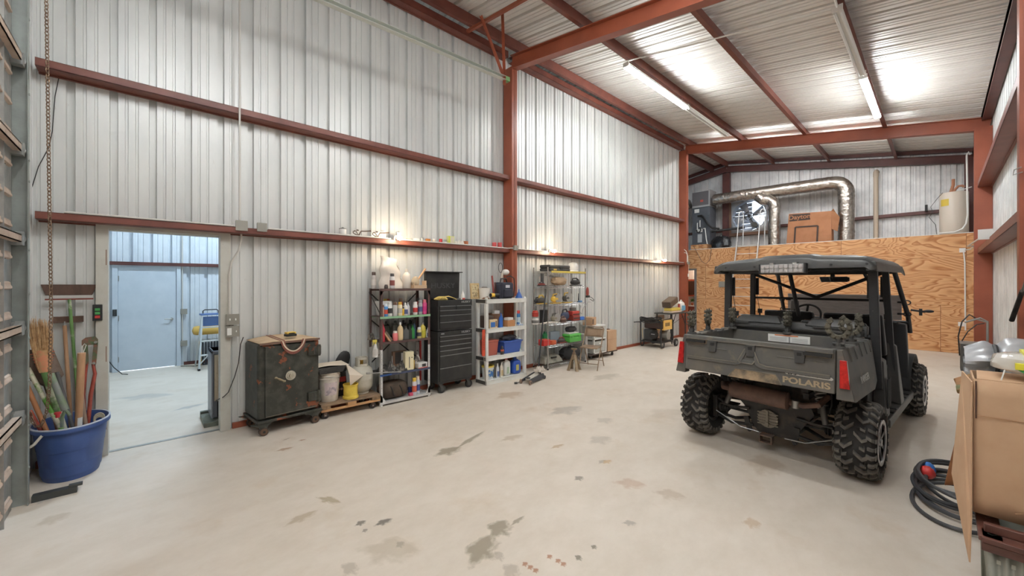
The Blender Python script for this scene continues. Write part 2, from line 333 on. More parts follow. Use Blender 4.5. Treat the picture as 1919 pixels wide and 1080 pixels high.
# plywood partition at the far end, with a door opening and a white cap
def plywood():
    m = bpy.data.materials.new('plywood'); m.use_nodes = True; nt = m.node_tree; b = nt.nodes['Principled BSDF']; b.inputs['Roughness'].default_value = .6
    tc = nd(nt, 'ShaderNodeTexCoord')
    # one offset per board so that the figure breaks at the joints
    sp = nd(nt, 'ShaderNodeSeparateXYZ'); nt.links.new(tc.outputs['Object'], sp.inputs[0])
    fz = nd(nt, 'ShaderNodeMath', operation='MULTIPLY'); fz.inputs[1].default_value = 1 / 1.22; nt.links.new(sp.outputs[2], fz.inputs[0])
    fl = nd(nt, 'ShaderNodeMath', operation='FLOOR'); nt.links.new(fz.outputs[0], fl.inputs[0])
    xs = nd(nt, 'ShaderNodeMath', operation='MULTIPLY_ADD'); nt.links.new(fl.outputs[0], xs.inputs[0]); xs.inputs[1].default_value = 1.0; nt.links.new(sp.outputs[0], xs.inputs[2])
    fx0 = nd(nt, 'ShaderNodeMath', operation='MULTIPLY'); fx0.inputs[1].default_value = 1 / 2.44; nt.links.new(xs.outputs[0], fx0.inputs[0])
    fx = nd(nt, 'ShaderNodeMath', operation='FLOOR'); nt.links.new(fx0.outputs[0], fx.inputs[0])
    cb = nd(nt, 'ShaderNodeCombineXYZ'); nt.links.new(fx.outputs[0], cb.inputs[0]); nt.links.new(fl.outputs[0], cb.inputs[1]); cb.inputs[2].default_value = 1
    sc7 = nd(nt, 'ShaderNodeVectorMath', operation='SCALE'); nt.links.new(cb.outputs[0], sc7.inputs[0]); sc7.inputs['Scale'].default_value = 7.3
    ad = nd(nt, 'ShaderNodeVectorMath', operation='ADD'); nt.links.new(tc.outputs['Object'], ad.inputs[0]); nt.links.new(sc7.outputs[0], ad.inputs[1])
    mp = nd(nt, 'ShaderNodeMapping'); mp.inputs['Scale'].default_value = (.42, 1, 1.25); nt.links.new(ad.outputs[0], mp.inputs[0])
    n = nd(nt, 'ShaderNodeTexNoise'); n.inputs['Scale'].default_value = 1.5; n.inputs['Detail'].default_value = 2.5; n.inputs['Roughness'].default_value = .5; n.inputs['Distortion'].default_value = .5; nt.links.new(mp.outputs[0], n.inputs['Vector'])
    mu = nd(nt, 'ShaderNodeMath', operation='MULTIPLY'); mu.inputs[1].default_value = 20; nt.links.new(n.outputs['Fac'], mu.inputs[0])
    fr = nd(nt, 'ShaderNodeMath', operation='FRACT'); nt.links.new(mu.outputs[0], fr.inputs[0])
    r = nd(nt, 'ShaderNodeValToRGB'); e = r.color_ramp.elements
    e[0].position = 0; e[0].color = (*srgb(222, 174, 126), 1); e[1].position = 1; e[1].color = (*srgb(222, 174, 126), 1)
    x = e.new(.5); x.color = (*srgb(214, 162, 112), 1); x = e.new(.8); x.color = (*srgb(178, 117, 66), 1); x = e.new(.9); x.color = (*srgb(188, 128, 78), 1)
    nt.links.new(fr.outputs[0], r.inputs[0])
    f2 = nd(nt, 'ShaderNodeTexNoise'); mp2 = nd(nt, 'ShaderNodeMapping'); mp2.inputs['Scale'].default_value = (2, 1, 60); nt.links.new(ad.outputs[0], mp2.inputs[0]); nt.links.new(mp2.outputs[0], f2.inputs['Vector']); f2.inputs['Scale'].default_value = 2
    r2 = nd(nt, 'ShaderNodeValToRGB'); r2.color_ramp.elements[0].color = (.82, .8, .78, 1); r2.color_ramp.elements[0].position = .3; r2.color_ramp.elements[1].position = .6; nt.links.new(f2.outputs['Fac'], r2.inputs[0])
    mx = nd(nt, 'ShaderNodeMix', data_type='RGBA', blend_type='MULTIPLY'); mx.inputs[0].default_value = 1; nt.links.new(r.outputs[0], mx.inputs[6]); nt.links.new(r2.outputs[0], mx.inputs[7])
    # joints between the boards
    def joint(src):
        q = nd(nt, 'ShaderNodeMath', operation='FRACT'); nt.links.new(src.outputs[0], q.inputs[0])
        c = nd(nt, 'ShaderNodeMath', operation='LESS_THAN'); c.inputs[1].default_value = .004; nt.links.new(q.outputs[0], c.inputs[0]); return c
    j1, j2 = joint(fz), joint(fx0); mxx = nd(nt, 'ShaderNodeMath', operation='MAXIMUM'); nt.links.new(j1.outputs[0], mxx.inputs[0]); nt.links.new(j2.outputs[0], mxx.inputs[1])
    m2 = nd(nt, 'ShaderNodeMix', data_type='RGBA'); nt.links.new(mxx.outputs[0], m2.inputs[0]); nt.links.new(mx.outputs[2], m2.inputs[6]); m2.inputs[7].default_value = (*srgb(130, 84, 50), 1)
    nt.links.new(m2.outputs[2], b.inputs['Base Color'])
    return m
PLY = plywood()
YP = 15.14
m = MB(); m.box(-6.2, YP, 0, XR, YP + .03, 3.05); m.box(-7.1, YP, 2.30, -6.2, YP + .03, 3.05); m.box(XO, YP, 0, -7.1, YP + .03, 3.05)
struct(m.build('wall_plywood', PLY, smooth=0))
m = MB(); m.box(XO, YP - .006, 3.05, XR, YP + .05, 3.066); struct(m.build('trim_3', WHITE))
m = MB(); m.box(-6.28, YP - .012, 0, -6.2, YP + .13, 2.30); m.box(-7.1, YP - .012, 2.28, -6.2, YP + .13, 2.34); struct(m.build('trim_4', S('grey_jamb', 120, 116, 112)))
m = MB(); m.box(XO, YP + .03, 2.85, XR, YF, 2.95); struct(m.build('ceiling_store_room', S('store_ceiling', 214, 190, 172)))
# ============================================================ steel frame
def ibeam(mb, p0, p1, w, d, t=.012, up=(0, 0, 1)):   # wide-flange section along p0-p1
    p0, p1, u = Vector(p0), Vector(p1), Vector(up)
    a = (p1 - p0).normalized(); u = (u - a * u.dot(a)).normalized()
    mb.bar(p0 + u * (d / 2 - t / 2), p1 + u * (d / 2 - t / 2), w, t, u); mb.bar(p0 - u * (d / 2 - t / 2), p1 - u * (d / 2 - t / 2), w, t, u)
    mb.bar(p0, p1, t, d - 2 * t, u)
def beam_z(x): return roof_z(x) - .21           # top of the rafters, under the purlins
G = 'steel frame of the building'
def column(x0, x1, y, h, label, mt=RED, w=.14):
    m = MB(); t = .012
    m.box(x0, y - w / 2, 0, x0 + t, y + w / 2, h); m.box(x1 - t, y - w / 2, 0, x1, y + w / 2, h); m.box(x0, y - t / 2, 0, x1, y + t / 2, h)
    m.box(x0 + t, y - w / 2, 0, x1 - t, y - w / 2 + .01, h)      # closed face towards the near end
    m.box(x0 - 0.0, y - w / 2 - .03, 0, x1 + .0, y + w / 2 + .03, .015)
    for dz in (.9, 2.6, 4.3): m.cyl((x1 - .06, y - w / 2 - .004, dz), (x1 - .06, y - w / 2, dz), .012, n=8)
    return tag(m.build('steel_column', mt), label, 'column', 'steel columns of the left partition' if x0 < -5 else 'steel columns of the right wall')
column(XL + .005, -5.65, 5.27, 6.02, 'red oxide steel column between the white and the chrome shelves')
column(XL + .005, -5.65, 13.07, 6.18, 'red oxide steel column at the end of the partition by the plywood')
column(.49, XR - .005, 13.07, 5.10, 'red oxide steel column where the plywood meets the right wall')
column(.435, XR - .005, 5.27, 5.10, 'red oxide steel column cut by the right edge of the view')
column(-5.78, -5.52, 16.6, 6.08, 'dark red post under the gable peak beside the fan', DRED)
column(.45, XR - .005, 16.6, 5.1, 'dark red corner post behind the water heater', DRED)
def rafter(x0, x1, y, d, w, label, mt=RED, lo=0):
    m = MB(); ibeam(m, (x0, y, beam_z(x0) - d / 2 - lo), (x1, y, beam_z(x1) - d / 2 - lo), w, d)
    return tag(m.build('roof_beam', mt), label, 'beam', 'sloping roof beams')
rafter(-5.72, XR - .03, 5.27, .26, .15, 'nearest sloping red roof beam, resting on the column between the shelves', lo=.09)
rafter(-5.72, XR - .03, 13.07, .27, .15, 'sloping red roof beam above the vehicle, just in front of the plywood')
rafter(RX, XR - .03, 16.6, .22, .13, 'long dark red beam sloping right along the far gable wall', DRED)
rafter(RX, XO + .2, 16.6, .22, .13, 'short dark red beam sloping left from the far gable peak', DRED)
# purlins (zed sections) under the sheets
def purlin(x, y0, y1, label, mt=GRD, d=.24, f=.065, dz=0, leg=-1):
    z1 = roof_z(x) - .004 + dz; z0 = z1 - d; m = MB()
    m.box(x - .004, y0, z0, x + .004, y1, z1); m.box(min(x, x + leg * f), y0, z0, max(x, x + leg * f), y1, z0 + .006); m.box(min(x, x - leg * f), y0, z1 - .006, max(x, x - leg * f), y1, z1)
    m.box(x + leg * f - .003, y0, z0, x + leg * f + .003, y1, z0 + .02)
    return tag(m.build('roof_purlin', mt), label, 'purlin', 'roof purlins')
purlin(-5.63, YN, 16.7, 'red roof purlin closest to the left partition, next to the ridge', leg=1)
purlin(-4.07, YN, 16.7, 'red roof purlin above the left row of fluorescent strips', leg=1)
purlin(-2.50, YN, 16.7, 'bare red roof purlin midway between the two rows of strips', leg=1)
purlin(-.93, YN, 16.7, 'red roof purlin above the right row of fluorescent strips', leg=1)
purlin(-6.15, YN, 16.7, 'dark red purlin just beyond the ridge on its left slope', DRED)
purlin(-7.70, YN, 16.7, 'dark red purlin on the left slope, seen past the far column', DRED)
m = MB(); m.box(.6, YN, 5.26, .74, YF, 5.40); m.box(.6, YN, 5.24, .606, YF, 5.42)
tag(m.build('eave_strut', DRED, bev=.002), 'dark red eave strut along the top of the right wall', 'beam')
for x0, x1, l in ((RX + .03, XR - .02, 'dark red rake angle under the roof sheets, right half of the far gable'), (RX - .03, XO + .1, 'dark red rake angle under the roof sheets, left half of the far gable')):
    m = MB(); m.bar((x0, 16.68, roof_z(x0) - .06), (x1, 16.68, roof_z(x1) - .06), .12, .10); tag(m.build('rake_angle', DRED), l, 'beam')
# cee girts: shelf-like channel, lips towards the room
def girt(x, xf, z, y0, y1, label, d=.11, mt=GRD, zt=None):
    m = MB(); s = 1 if xf > x else -1
    m.box(min(x, xf), y0, z + d - .004, max(x, xf), y1, z + d); m.box(min(x, xf), y0, z, max(x, xf), y1, z + .004)
    m.box(min(xf, xf - s * .004), y0, z, max(xf, xf - s * .004), y1, z + d)
    m.box(min(x, x + s * .03), y0, z - .012, max(x, x + s * .03), y1, z)
    return tag(m.build('wall_girt', mt), label, 'girt', 'horizontal wall girts')
LX = XL + .002; GX = -5.70
GM = 3.815; GL = 2.385
girt(LX, GX, GM, YN + .02, 5.19, 'upper red girt across the sheet wall of the near bay', .075)
girt(LX, GX, GM, 5.35, 13.0, 'upper red girt between the two partition columns', .075)
girt(LX, GX, GL, YN + .02, 5.19, 'lower red girt above the doorway, used as a ledge for jars and soap', .07)
girt(LX, GX, GL, 5.35, 13.0, 'lower red girt above the chrome wire shelves', .07)
girt(LX, -5.74, 6.22, YN + .02, 5.19, 'red channel capping the partition in the near bay', .12)
girt(LX, -5.74, 6.22, 5.35, 13.0, 'red channel capping the partition beyond the first column', .12)
girt(XR - .002, .54, 3.83, 5.36, 13.0, 'upper red girt of the right wall', .11)
girt(XR - .002, .54, 2.42, 5.36, 13.0, 'lower red girt of the right wall, ending in an electrical box', .11)
girt(XR - .002, .54, 3.83, YN + .02, 5.18, 'upper girt of the right wall in the near bay', .11)
girt(XR - .002, .54, 2.42, YN + .02, 5.18, 'lower girt of the right wall in the near bay', .11)
def fgirt(x0, x1, y0, y1, z, label, h=.09, mt=DRED):
    m = MB(); m.box(x0, y0, z, x1, y1, z + h); return tag(m.build('wall_girt', mt, bev=.003), label, 'girt', 'horizontal wall girts')
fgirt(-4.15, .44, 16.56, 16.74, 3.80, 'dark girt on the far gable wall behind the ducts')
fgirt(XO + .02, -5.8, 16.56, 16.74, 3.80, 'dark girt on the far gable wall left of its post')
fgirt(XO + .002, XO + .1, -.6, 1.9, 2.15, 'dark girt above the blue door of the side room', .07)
# angle-iron hanger that carries the end of the door track
m = MB(); t = .022
def angle(p0, p1, w=.045):
    m.bar(p0, p1, w, .004, (0, 1, 0)); m.bar(Vector(p0) + Vector((-w / 2, 0, 0)), Vector(p1) + Vector((-w / 2, 0, 0)), .004, w, (0, 1, 0))
angle((-4.95, 4.35, 6.35), (-4.95, 4.4, 5.12)); angle((-5.15, 4.05, 6.22), (-4.96, 4.42, 5.2)); m.bar((-5.75, 4.2, 6.3), (-3.85, 4.2, 6.05), .05, .05)
tag(m.build('track_hanger', RED), 'thin red angle-iron hanger holding the far end of the door track', 'bracket')
# roof light fixtures
TUBE = pm('lit_tube', (1, 1, 1), .3, emit=TUBE_COL, es=TUBE_E)
TOFF = S('unlit_tube', 224, 224, 220, .3); HOUS = S('strip_housing', 232, 230, 224, .4)
def strip(x, y0, z, lit, label, L=2.42, hang=.15, tm=None):
    t = thing('fluorescent_fixture', label, 'light', (x, y0, z), 0, 'fluorescent strips under the roof')
    m = MB(); m.prism([(-.055, 0), (-.035, .05), (.035, .05), (.055, 0), (.03, -.012), (-.03, -.012)], 'y', 0, L)
    m.box(-.058, -.004, -.03, .058, .012, .052); m.box(-.058, L - .012, -.03, .058, L + .004, .052)
    m.build('housing', HOUS, t)
    for yy in (.2, L - .2): m = MB(); m.tube([(0, yy, .05), (0, yy, .05 + hang)], .003, 5); m.build('hanging_chain', STEEL, t)
    for sx in (-.034, .034):
        m = MB(); m.cyl((sx, .02, -.032), (sx, L - .02, -.032), .017, n=10); m.build('tube', (tm or TUBE) if lit else TOFF, t)
    return t
strip(-4.02, 6.62, 5.90, True, 'lit fluorescent strip of the left roof row', L=2.6, hang=.10)
strip(-4.02, 9.26, 5.90, False, 'unlit fluorescent strip of the left roof row, beyond the lit one', L=2.55, hang=.10)
strip(-.93, 6.75, 5.44, False, 'unlit twin-tube strip of the right roof row, nearest the camera', hang=.07)
strip(-.93, 9.32, 5.44, True, 'lit fluorescent strip of the right roof row, above the vehicle', hang=.07)
FILL_TUBE = pm('fill_tube_near', (1, 1, 1), .3, emit=TUBE_COL, es=96)  # fill tubes for unseen strips added to brighten the near bay
for x, y, z, l in ((-.1, 3.5, 5.33, 'added unseen fluorescent strip mounted crosswise as fill over the near bay'), (-.1, 1.4, 5.33, 'added unseen fluorescent strip mounted crosswise as fill above the camera corner'), (-.1, .1, 5.33, 'added unseen fluorescent strip mounted crosswise as fill beside the sectional door')):
    t = strip(x, y, z, True, l, hang=.07, tm=FILL_TUBE); t.rotation_euler = Euler((math.atan(.167), 0, R(90)))
t = strip(-2.9, 13.42, 5.80, True, 'added unseen fluorescent strip mounted crosswise as fill behind the far roof beam', L=2.2, hang=.12, tm=pm('fill_tube_far', (1, 1, 1), .3, emit=TUBE_COL, es=74)); t.rotation_euler = (0, R(0), R(90)); t.rotation_euler = Euler((math.atan(.167), 0, R(90)))  # unseen strip added behind the beam to brighten the far wall
t = strip(-.5, 13.42, 5.40, True, 'added unseen fluorescent strip as fill behind the far roof beam, nearer the right wall', L=2.1, hang=.12, tm=MATS['fill_tube_far']); t.rotation_euler = Euler((math.atan(.167), 0, R(90)))  # second added strip, hidden by the beam, brightening the far end
strip(-9.2, 1.05, 5.3, True, 'lit fluorescent strip over the side room', L=1.3, hang=.62, tm=pm('cool_tube', (1, 1, 1), .3, emit=(.68, .85, 1.0), es=640))
tag(MB().tube([(-4.0, 6.60, 5.96), (-2.5, 6.72, 5.74), (-.97, 6.80, 5.50)], .012, 7).build('conduit', HOUS), 'thin pale conduit crossing under the purlins between the two rows of strips', 'conduit')
tag(MB().tube([(-.93, 6.74, 5.46), (-.93, 6.60, 5.50), (-.93, 6.2, 5.52)], .013, 7).build('conduit', HOUS), 'short pale conduit feeding the near end of the right row of strips', 'conduit')
# ============================================================ sectional door, track and chain
TAN = S('door_back_tan', 196, 178, 162, .6, c2=srgb(170, 150, 134), sc_=4, c3=srgb(140, 116, 98), sc3=18, th3=(.6, .8))
t = thing('door_1', None, None, (-4.9, YN, 0)); t['kind'] = 'structure'
nsec = 7; sh = .705
for k in range(6):
    z0 = .015 + k * sh; z1 = min(z0 + sh - .012, 4.385); m = MB(); prof = []
    n = 48
    for i in range(n + 1):
        z = z0 + (z1 - z0) * i / n; q = i % 4; big = (i % 16) in (6, 7, 8, 9)
        prof.append(((.0, .0, .008, .008)[q] + (.022 if big else 0), z))
    prof = [(-.03, z0)] + prof + [(-.03, z1)]
    m.prism([(a, b) for a, b in prof], 'x', .08, 5.4)
    p = m.build('door_section', TAN, t); struct(p)
    m = MB(); m.box(0.0, -.03, z0, .34, .012, z1); m.box(.34, -.03, z0, .35, .035, z1)
    for zz in (.12, .33, .55): m.cyl((.2, .012, z0 + zz), (.2, .02, z0 + zz), .012, n=8)
    struct(m.build('end_stile', GALV, t))
    if k:   # hinge, roller and horizontal strut at the joint
        m = MB(); m.box(-.03, .012, z0 - .05, .05, .03, z0 + .05); m.prism([(-.03, z0 - .05), (.05, z0 - .05), (.05, z0 + .02), (0, z0 + .06), (-.03, z0 + .05)], 'y', .03, .075)
        m.cyl((-.07, .055, z0), (.05, .055, z0), .008); m.cyl((-.045, .055, z0), (-.02, .055, z0), .028)
        struct(m.build('hinge', GALV, t))
        m = MB(); m.box(.08, .03, z0 - .03, 5.4, .075, z0 - .022); m.box(.08, .03, z0 + .022, 5.4, .075, z0 + .03); m.box(.08, .068, z0 - .03, 5.4, .075, z0 + .03)
        struct(m.build('strut', TAN, t))
t = thing('door_track', 'galvanised door track, upright left of the tub and running back under the roof', 'track', (-4.96, YN, 0))
m = MB(); m.box(-.03, 0, 0, -.025, .09, 4.4); m.box(-.03, .085, 0, .02, .09, 4.4); m.box(-.12, -.01, 0, -.03, .0, 4.4)
for z in (.3, .64, 1.0, 1.34, 1.7, 2.05, 2.6, 2.77, 3.3, 3.9): m.cyl((-.0, .09, z), (-.0, .096, z), .011, n=8)
m.build('vertical_rail', S('track_grey', 158, 164, 160, .4, metal=.4, c2=srgb(142, 146, 142), sc_=5), t)
c0 = [(0, .62 - .56 * math.cos(a), 4.4 + .72 * math.sin(a)) for a in [i * PI / 16 for i in range(9)]]
m = MB(); pts = [(0, p[1], p[2]) for p in c0] + [(0, 5.28, 5.26)]
for a, b in zip(pts, pts[1:]):
    a, b = Vector(a), Vector(b); m.bar(a, b, .07, .006, (0, -.3, 1)); m.bar(a + Vector((-.035, 0, -.028)), b + Vector((-.035, 0, -.028)), .006, .06, (0, -.3, 1)); m.bar(a + Vector((.0, 0, -.055)), b + Vector((.0, 0, -.055)), .07, .006, (0, -.3, 1))
m.mat(S('green_paint', 110, 150, 96)); m.bar((0, 5.2, 5.225), (0, 5.285, 5.228), .075, .07, (0, 0, 1))
m.build('horizontal_rail', S('track_white', 205, 208, 200, .4, metal=.3), t)
t = None
# hoist chain
t = thing('hoist_chain', 'long rusty hoist chain hanging by the wall and looping into the blue tub', 'chain', (0, 0, 0))
RUST = S('chain_rust', 138, 118, 98, .55, metal=.5, c2=srgb(110, 82, 62), sc_=30)
pts = [AX(86, -60, -4.72), AX(93, 400, -4.72), AX(96, 590, -4.74), AX(93, 720, -4.78), AX(88, 770, -4.85), AX(78, 797, -4.95), AX(68, 800, -4.98), AX(60, 788, -5.0), AX(56, 772, -5.0)]
P = [];
for a, b in zip(pts, pts[1:]):
    n = max(1, round((b - a).length / .029)); P += [a + (b - a) * i / n for i in range(n)]
P.append(pts[-1]); m = MB()
for i, (a, b) in enumerate(zip(P, P[1:])):
    d = (b - a).normalized(); s = d.cross(Vector((.67, .74, 0)) if i % 2 else Vector((.74, -.67, 0))).normalized(); c = (a + b) / 2
    m.tube([c + d * .020 * math.sin(q) + s * .0115 * math.cos(q) for q in [2 * PI * k / 8 for k in range(8)]], .0036, 4, True)
m.build('chain_links', RUST, t); t['label'] = t['label']
# ============================================================ tub and garden tools
m = MB(); TC = (-5.55, -.535)
BLU = S('tub_blue', 58, 84, 140, .5, c2=srgb(50, 74, 128), sc_=4, c3=srgb(96, 114, 150), sc3=24, th3=(.66, .8))
t = thing('storage_tub', 'round blue plastic tub full of garden tool handles', 'tub', (TC[0], TC[1], 0))
def ell(prof, n=40):
    v = []
    for k, z in prof: v += [(.33 * k * math.cos(2 * PI * i / n), (.25) * k * math.sin(2 * PI * i / n), z) for i in range(n)]
    f = [(j * n + i, j * n + (i + 1) % n, (j + 1) * n + (i + 1) % n, (j + 1) * n + i) for j in range(len(prof) - 1) for i in range(n)]
    return v, f + [tuple(range(n))[::-1], tuple(range((len(prof) - 1) * n, len(prof) * n))]
m.add(*ell([(.72, 0), (.74, .02), (.80, .14), (.815, .145), (.86, .27), (.875, .275), (.93, .42), (.93, .46), (1.0, .47), (1.03, .455), (1.035, .47), (1.02, .49), (.98, .495), (.92, .47), (.78, .05), (.7, .04)]))
m.build('body', BLU, t)
m = MB(); m.add(*(lambda e: (e[0], e[1][:-2]))(ell([(1.0, .4865), (1.032, .489), (1.03, .497), (.98, .499), (.975, .49)]))); m.build('rim', S('tub_rim', 170, 176, 190, .6), t)
m = MB(); a = AX(86, 808, -5.30); m.tube([a + Vector((.0, 0, .0)), a + Vector((.02, -.02, -.03)), a + Vector((.03, -.06, -.09)), a + Vector((.03, -.10, -.12)), a + Vector((.02, -.14, -.13))], .011, 7); m.build('rope_handle', S('rope', 200, 194, 182, .9), t, loc=(-TC[0], -TC[1], 0))
BR = S('rusty_board', 96, 72, 60, .8, c2=srgb(78, 58, 48), sc_=5, stretch=(1, 3, 1), c3=srgb(140, 122, 106), sc3=22, th3=(.68, .76))
GRN = S('green_paint_wood', 92, 128, 70, .6, c2=srgb(196, 196, 176), sc_=5, th=(.5, .62)); TANW = S('tool_handle_wood', 190, 150, 116, .6, c2=srgb(166, 126, 92), sc_=4, stretch=(4, 4, .6))
IRON = S('rusted_iron', 112, 96, 84, .75, c2=srgb(88, 72, 62), sc_=7, c3=srgb(142, 98, 74), sc3=16, th3=(.62, .74))
m = MB(); a, b = AX(76, 533, -5.87), AX(182, 533, -5.87); c, d = AX(172, 553, -5.87), AX(85, 553, -5.87)
m.prism([(a.y, a.z), (b.y, b.z), (c.y, c.z), (d.y, d.z)][::-1], 'x', -5.893, -5.868); tag(m.build('wall_board', BR, bev=.002), 'brown trapezoid board fixed to the sheet wall behind the squeegee', 'board')
def pole(nm, label, cat, a, b, r, mt, r1=None, base=None):
    t = thing(nm, label, cat); m = MB(); m.cyl(a, b, r, r1 or r, n=12); m.build('handle', mt, t); return t
B = lambda x, y: Vector((x, y, .05))
# squeegee
top = AX(130, 561, -5.80); t = pole('floor_squeegee', 'green and white poled squeegee standing head up, second head from the left wall corner', 'squeegee', B(-5.66, -.47), top, .0125, GRN)
m = MB(); a, b = AX(84, 559, -5.80), AX(175, 559, -5.80); m.box(-5.815, a.y, a.z - .004, -5.785, b.y, a.z + .026); m.build('head', S('zinc_white', 196, 194, 190, .4, metal=.3), t)
m = MB(); m.box(-5.806, a.y, a.z - .018, -5.796, b.y, a.z - .004); m.build('blade', S('red_rubber', 150, 70, 58), t)
# tan pole with a plank head
top = AX(121, 606, -5.82); t = pole('wooden_rake', 'tan wooden pole carrying a dark plank head, left of the squeegee pole', 'rake', B(-5.70, -.54), top + Vector((0, 0, -.02)), .015, TANW)
m = MB(); a, b = AX(97, 594, -5.82), AX(156, 594, -5.82); m.box(-5.865, a.y, a.z - .062, -5.825, b.y, a.z + .0); m.build('head', BR, t, bev=.002)
m = MB(); m.cyl(top + Vector((0, 0, -.03)), top + Vector((0, 0, .02)), .012, .004, n=10); m.build('ferrule', STEEL, t)
# thick handle with rope loop and sticker
top = AX(153, 661, -5.44); bt = Vector((-5.50, -.50, .07)); t = pole('sledge_handle', 'thick tan wooden handle with a string loop and a paper sticker', 'handle', bt, top, .024, TANW, .028)
d = (top - bt).normalized(); m = MB(); m.tube([top, top + Vector((.01, -.0, .05)), top + Vector((.01, .02, .085)), top + Vector((.01, .03, .07)), top + Vector((0, .01, 0))], .003, 5); m.build('string_loop', WHITE, t)
m = MB(); c = bt + d * .38; m.add(*(lambda w: (w, [(i, i + 1, i + 3, i + 2) for i in range(0, 8, 2)]))([tuple(c + Vector((math.cos(R(q)) * .0265, math.sin(R(q)) * .0265, 0)) + d * s) for q in (-10, 12, 34, 56, 78) for s in (0, .075)])); m.build('sticker', WHITE, t)
# bolt cutters
RP = S('red_paint', 164, 74, 58, .5, c2=srgb(130, 60, 50), sc_=9)
t = thing('bolt_cutters', 'red bolt cutters with rusty jaws up, leaning beside the door jamb', 'tool')
j0 = AX(168, 679, -5.72); j1 = AX(174, 679, -5.72)
m = MB(); m.tube([B(-5.62, -.46), AX(170, 740, -5.70), AX(178, 700, -5.72), AX(174, 682, -5.72)], [.015, .016, .014, .011], 8); m.build('handle', RP, t)
m = MB(); m.tube([B(-5.70, -.45), AX(157, 740, -5.74), AX(160, 700, -5.72), AX(163, 682, -5.72)], [.012, .012, .012, .010], 8); m.build('handle', RP, t)
m = MB(); a = AX(170, 645, -5.72)
m.box(-5.735, a.y - .06, a.z - .005, -5.705, a.y + .05, a.z + .045); m.bar(a + Vector((0, -.035, 0)), AX(162, 682, -5.72), .03, .03, (1, 0, 0)); m.bar(a + Vector((0, .035, 0)), AX(176, 682, -5.72), .03, .03, (1, 0, 0))
m.prism([(a.y - .06, a.z + .045), (a.y + .05, a.z + .045), (a.y + .03, a.z + .075), (a.y - .035, a.z + .07)], 'x', -5.733, -5.708)
m.mat(STEEL); m.cyl((-5.735, a.y + .035, a.z + .02), (-5.69, a.y + .035, a.z + .02), .012); m.cyl((-5.74, AX(176, 680, -5.72).y, AX(176, 680, -5.72).z), (-5.695, AX(176, 680, -5.72).y, AX(176, 680, -5.72).z), .012)
m.build('jaws', S('green_iron', 92, 88, 70, .6, c2=srgb(70, 100, 62), sc_=14, c3=srgb(128, 82, 66), sc3=12, th3=(.5, .6)), t)
# corn broom, head up
t = thing('corn_broom', 'worn straw broom standing bristles up on a thick green handle behind the chain', 'broom')
nk = AX(84, 697, -5.46); m = MB(); m.cyl(B(-5.47, -.50) + Vector((0, 0, .03)), nk, .021, .026); m.build('handle', GRN, t)
m = MB(); rd = random.Random(3); tip = AX(74, 608, -5.52); ax = (tip - nk); side = Vector((.05, .97, .08)).normalized()
m.hexa([tuple(nk + side * s * .03 + Vector((q * .02, 0, 0))) for s, q in ((-1, -1), (1, -1), (1, 1), (-1, 1))] + [tuple(nk + ax * .5 + side * s * .058 + Vector((q * .022, 0, 0))) for s, q in ((-1, -1), (1, -1), (1, 1), (-1, 1))])
for i in range(420):
    u = rd.uniform(-1, 1); q = rd.uniform(-1, 1); s0 = rd.uniform(0, .2); s1 = rd.uniform(.72, 1.08) + .12 * (1 - abs(u + .3))
    a = nk + ax * s0 + side * u * .035 + Vector((q * .022, 0, 0)); bm_ = nk + ax * .55 + side * u * .062 + Vector((q * .028, 0, 0)); c = nk + ax * s1 + side * (u * .07 + rd.uniform(-.012, .012)) + Vector((q * .026 + rd.uniform(-.01, .01), 0, 0))
    m.tube([a, bm_, c], [.0022, .0022, .0008], 3)
m.build('bristles', S('straw', 192, 156, 112, .8, c2=srgb(158, 118, 76), sc_=30), t)
m = MB(); n = 12; v = []
for s0, hw_, th_ in ((.0, .034, .026), (.12, .046, .031), (.30, .056, .032), (.46, .060, .030)):
    c = nk + ax * s0; v += [tuple(c + side * hw_ * math.cos(2 * PI * i / n) + Vector((math.sin(2 * PI * i / n) * th_, 0, 0))) for i in range(n)]
m.add(v, [(j * n + i, j * n + (i + 1) % n, (j + 1) * n + (i + 1) % n, (j + 1) * n + i) for j in range(3) for i in range(n)])
m.build('stitched_band', S('broom_orange', 196, 130, 96, .85, c2=srgb(176, 142, 98), sc_=30, th=(.45, .6)), t)
m = MB()
for k in range(5):
    c = nk + ax * (.16 + .06 * k); wv = .05 + .006 * k; n = 20
    m.tube([c + side * wv * math.cos(2 * PI * i / n) + Vector((math.sin(2 * PI * i / n) * .028, 0, 0)) for i in range(n)], .0022, 4, True)
m.build('stitching', S('broom_stitch', 186, 104, 78, .8), t)
# digging fork, shovel, poles
t = thing('garden_fork', 'grey iron fork socket on a dark pole leaning right of the broom', 'fork')
m = MB(); m.cyl(B(-5.45, -.45) + Vector((0, 0, .02)), AX(107, 697, -5.50), .014); m.build('handle', S('dark_grey_pole', 92, 92, 92, .5), t)
t = thing('iron_fork_head', 'green and grey forked iron socket end with a red plastic knob', 'fork')
m = MB(); a, b = AX(95, 700, -5.36), AX(122, 768, -5.33); m.cyl(a, b, .021, .026); m.tube([b, AX(116, 785, -5.33), AX(116, 800, -5.34)], .012, 7); m.tube([b, AX(131, 778, -5.33)], .012, 7); m.build('socket', S('socket_green', 104, 128, 92, .5, c2=srgb(128, 132, 128), sc_=8), t)
m = MB(); a = AX(108, 776, -5.31); m.cyl(a, a + Vector((0, 0, .018)), .022); m.cyl(a + Vector((0, 0, -.03)), a, .014); m.build('knob', S('red_knob', 176, 44, 52, .4), t)
t = thing('square_shovel', 'rusted shovel standing blade up in the wall corner, half behind the door track', 'shovel')
m = MB(); m.cyl(B(-5.56, -.56), AX(92, 735, -5.54), .019); m.build('handle', TANW, t)
m = MB(); a = AX(92, 735, -5.54)
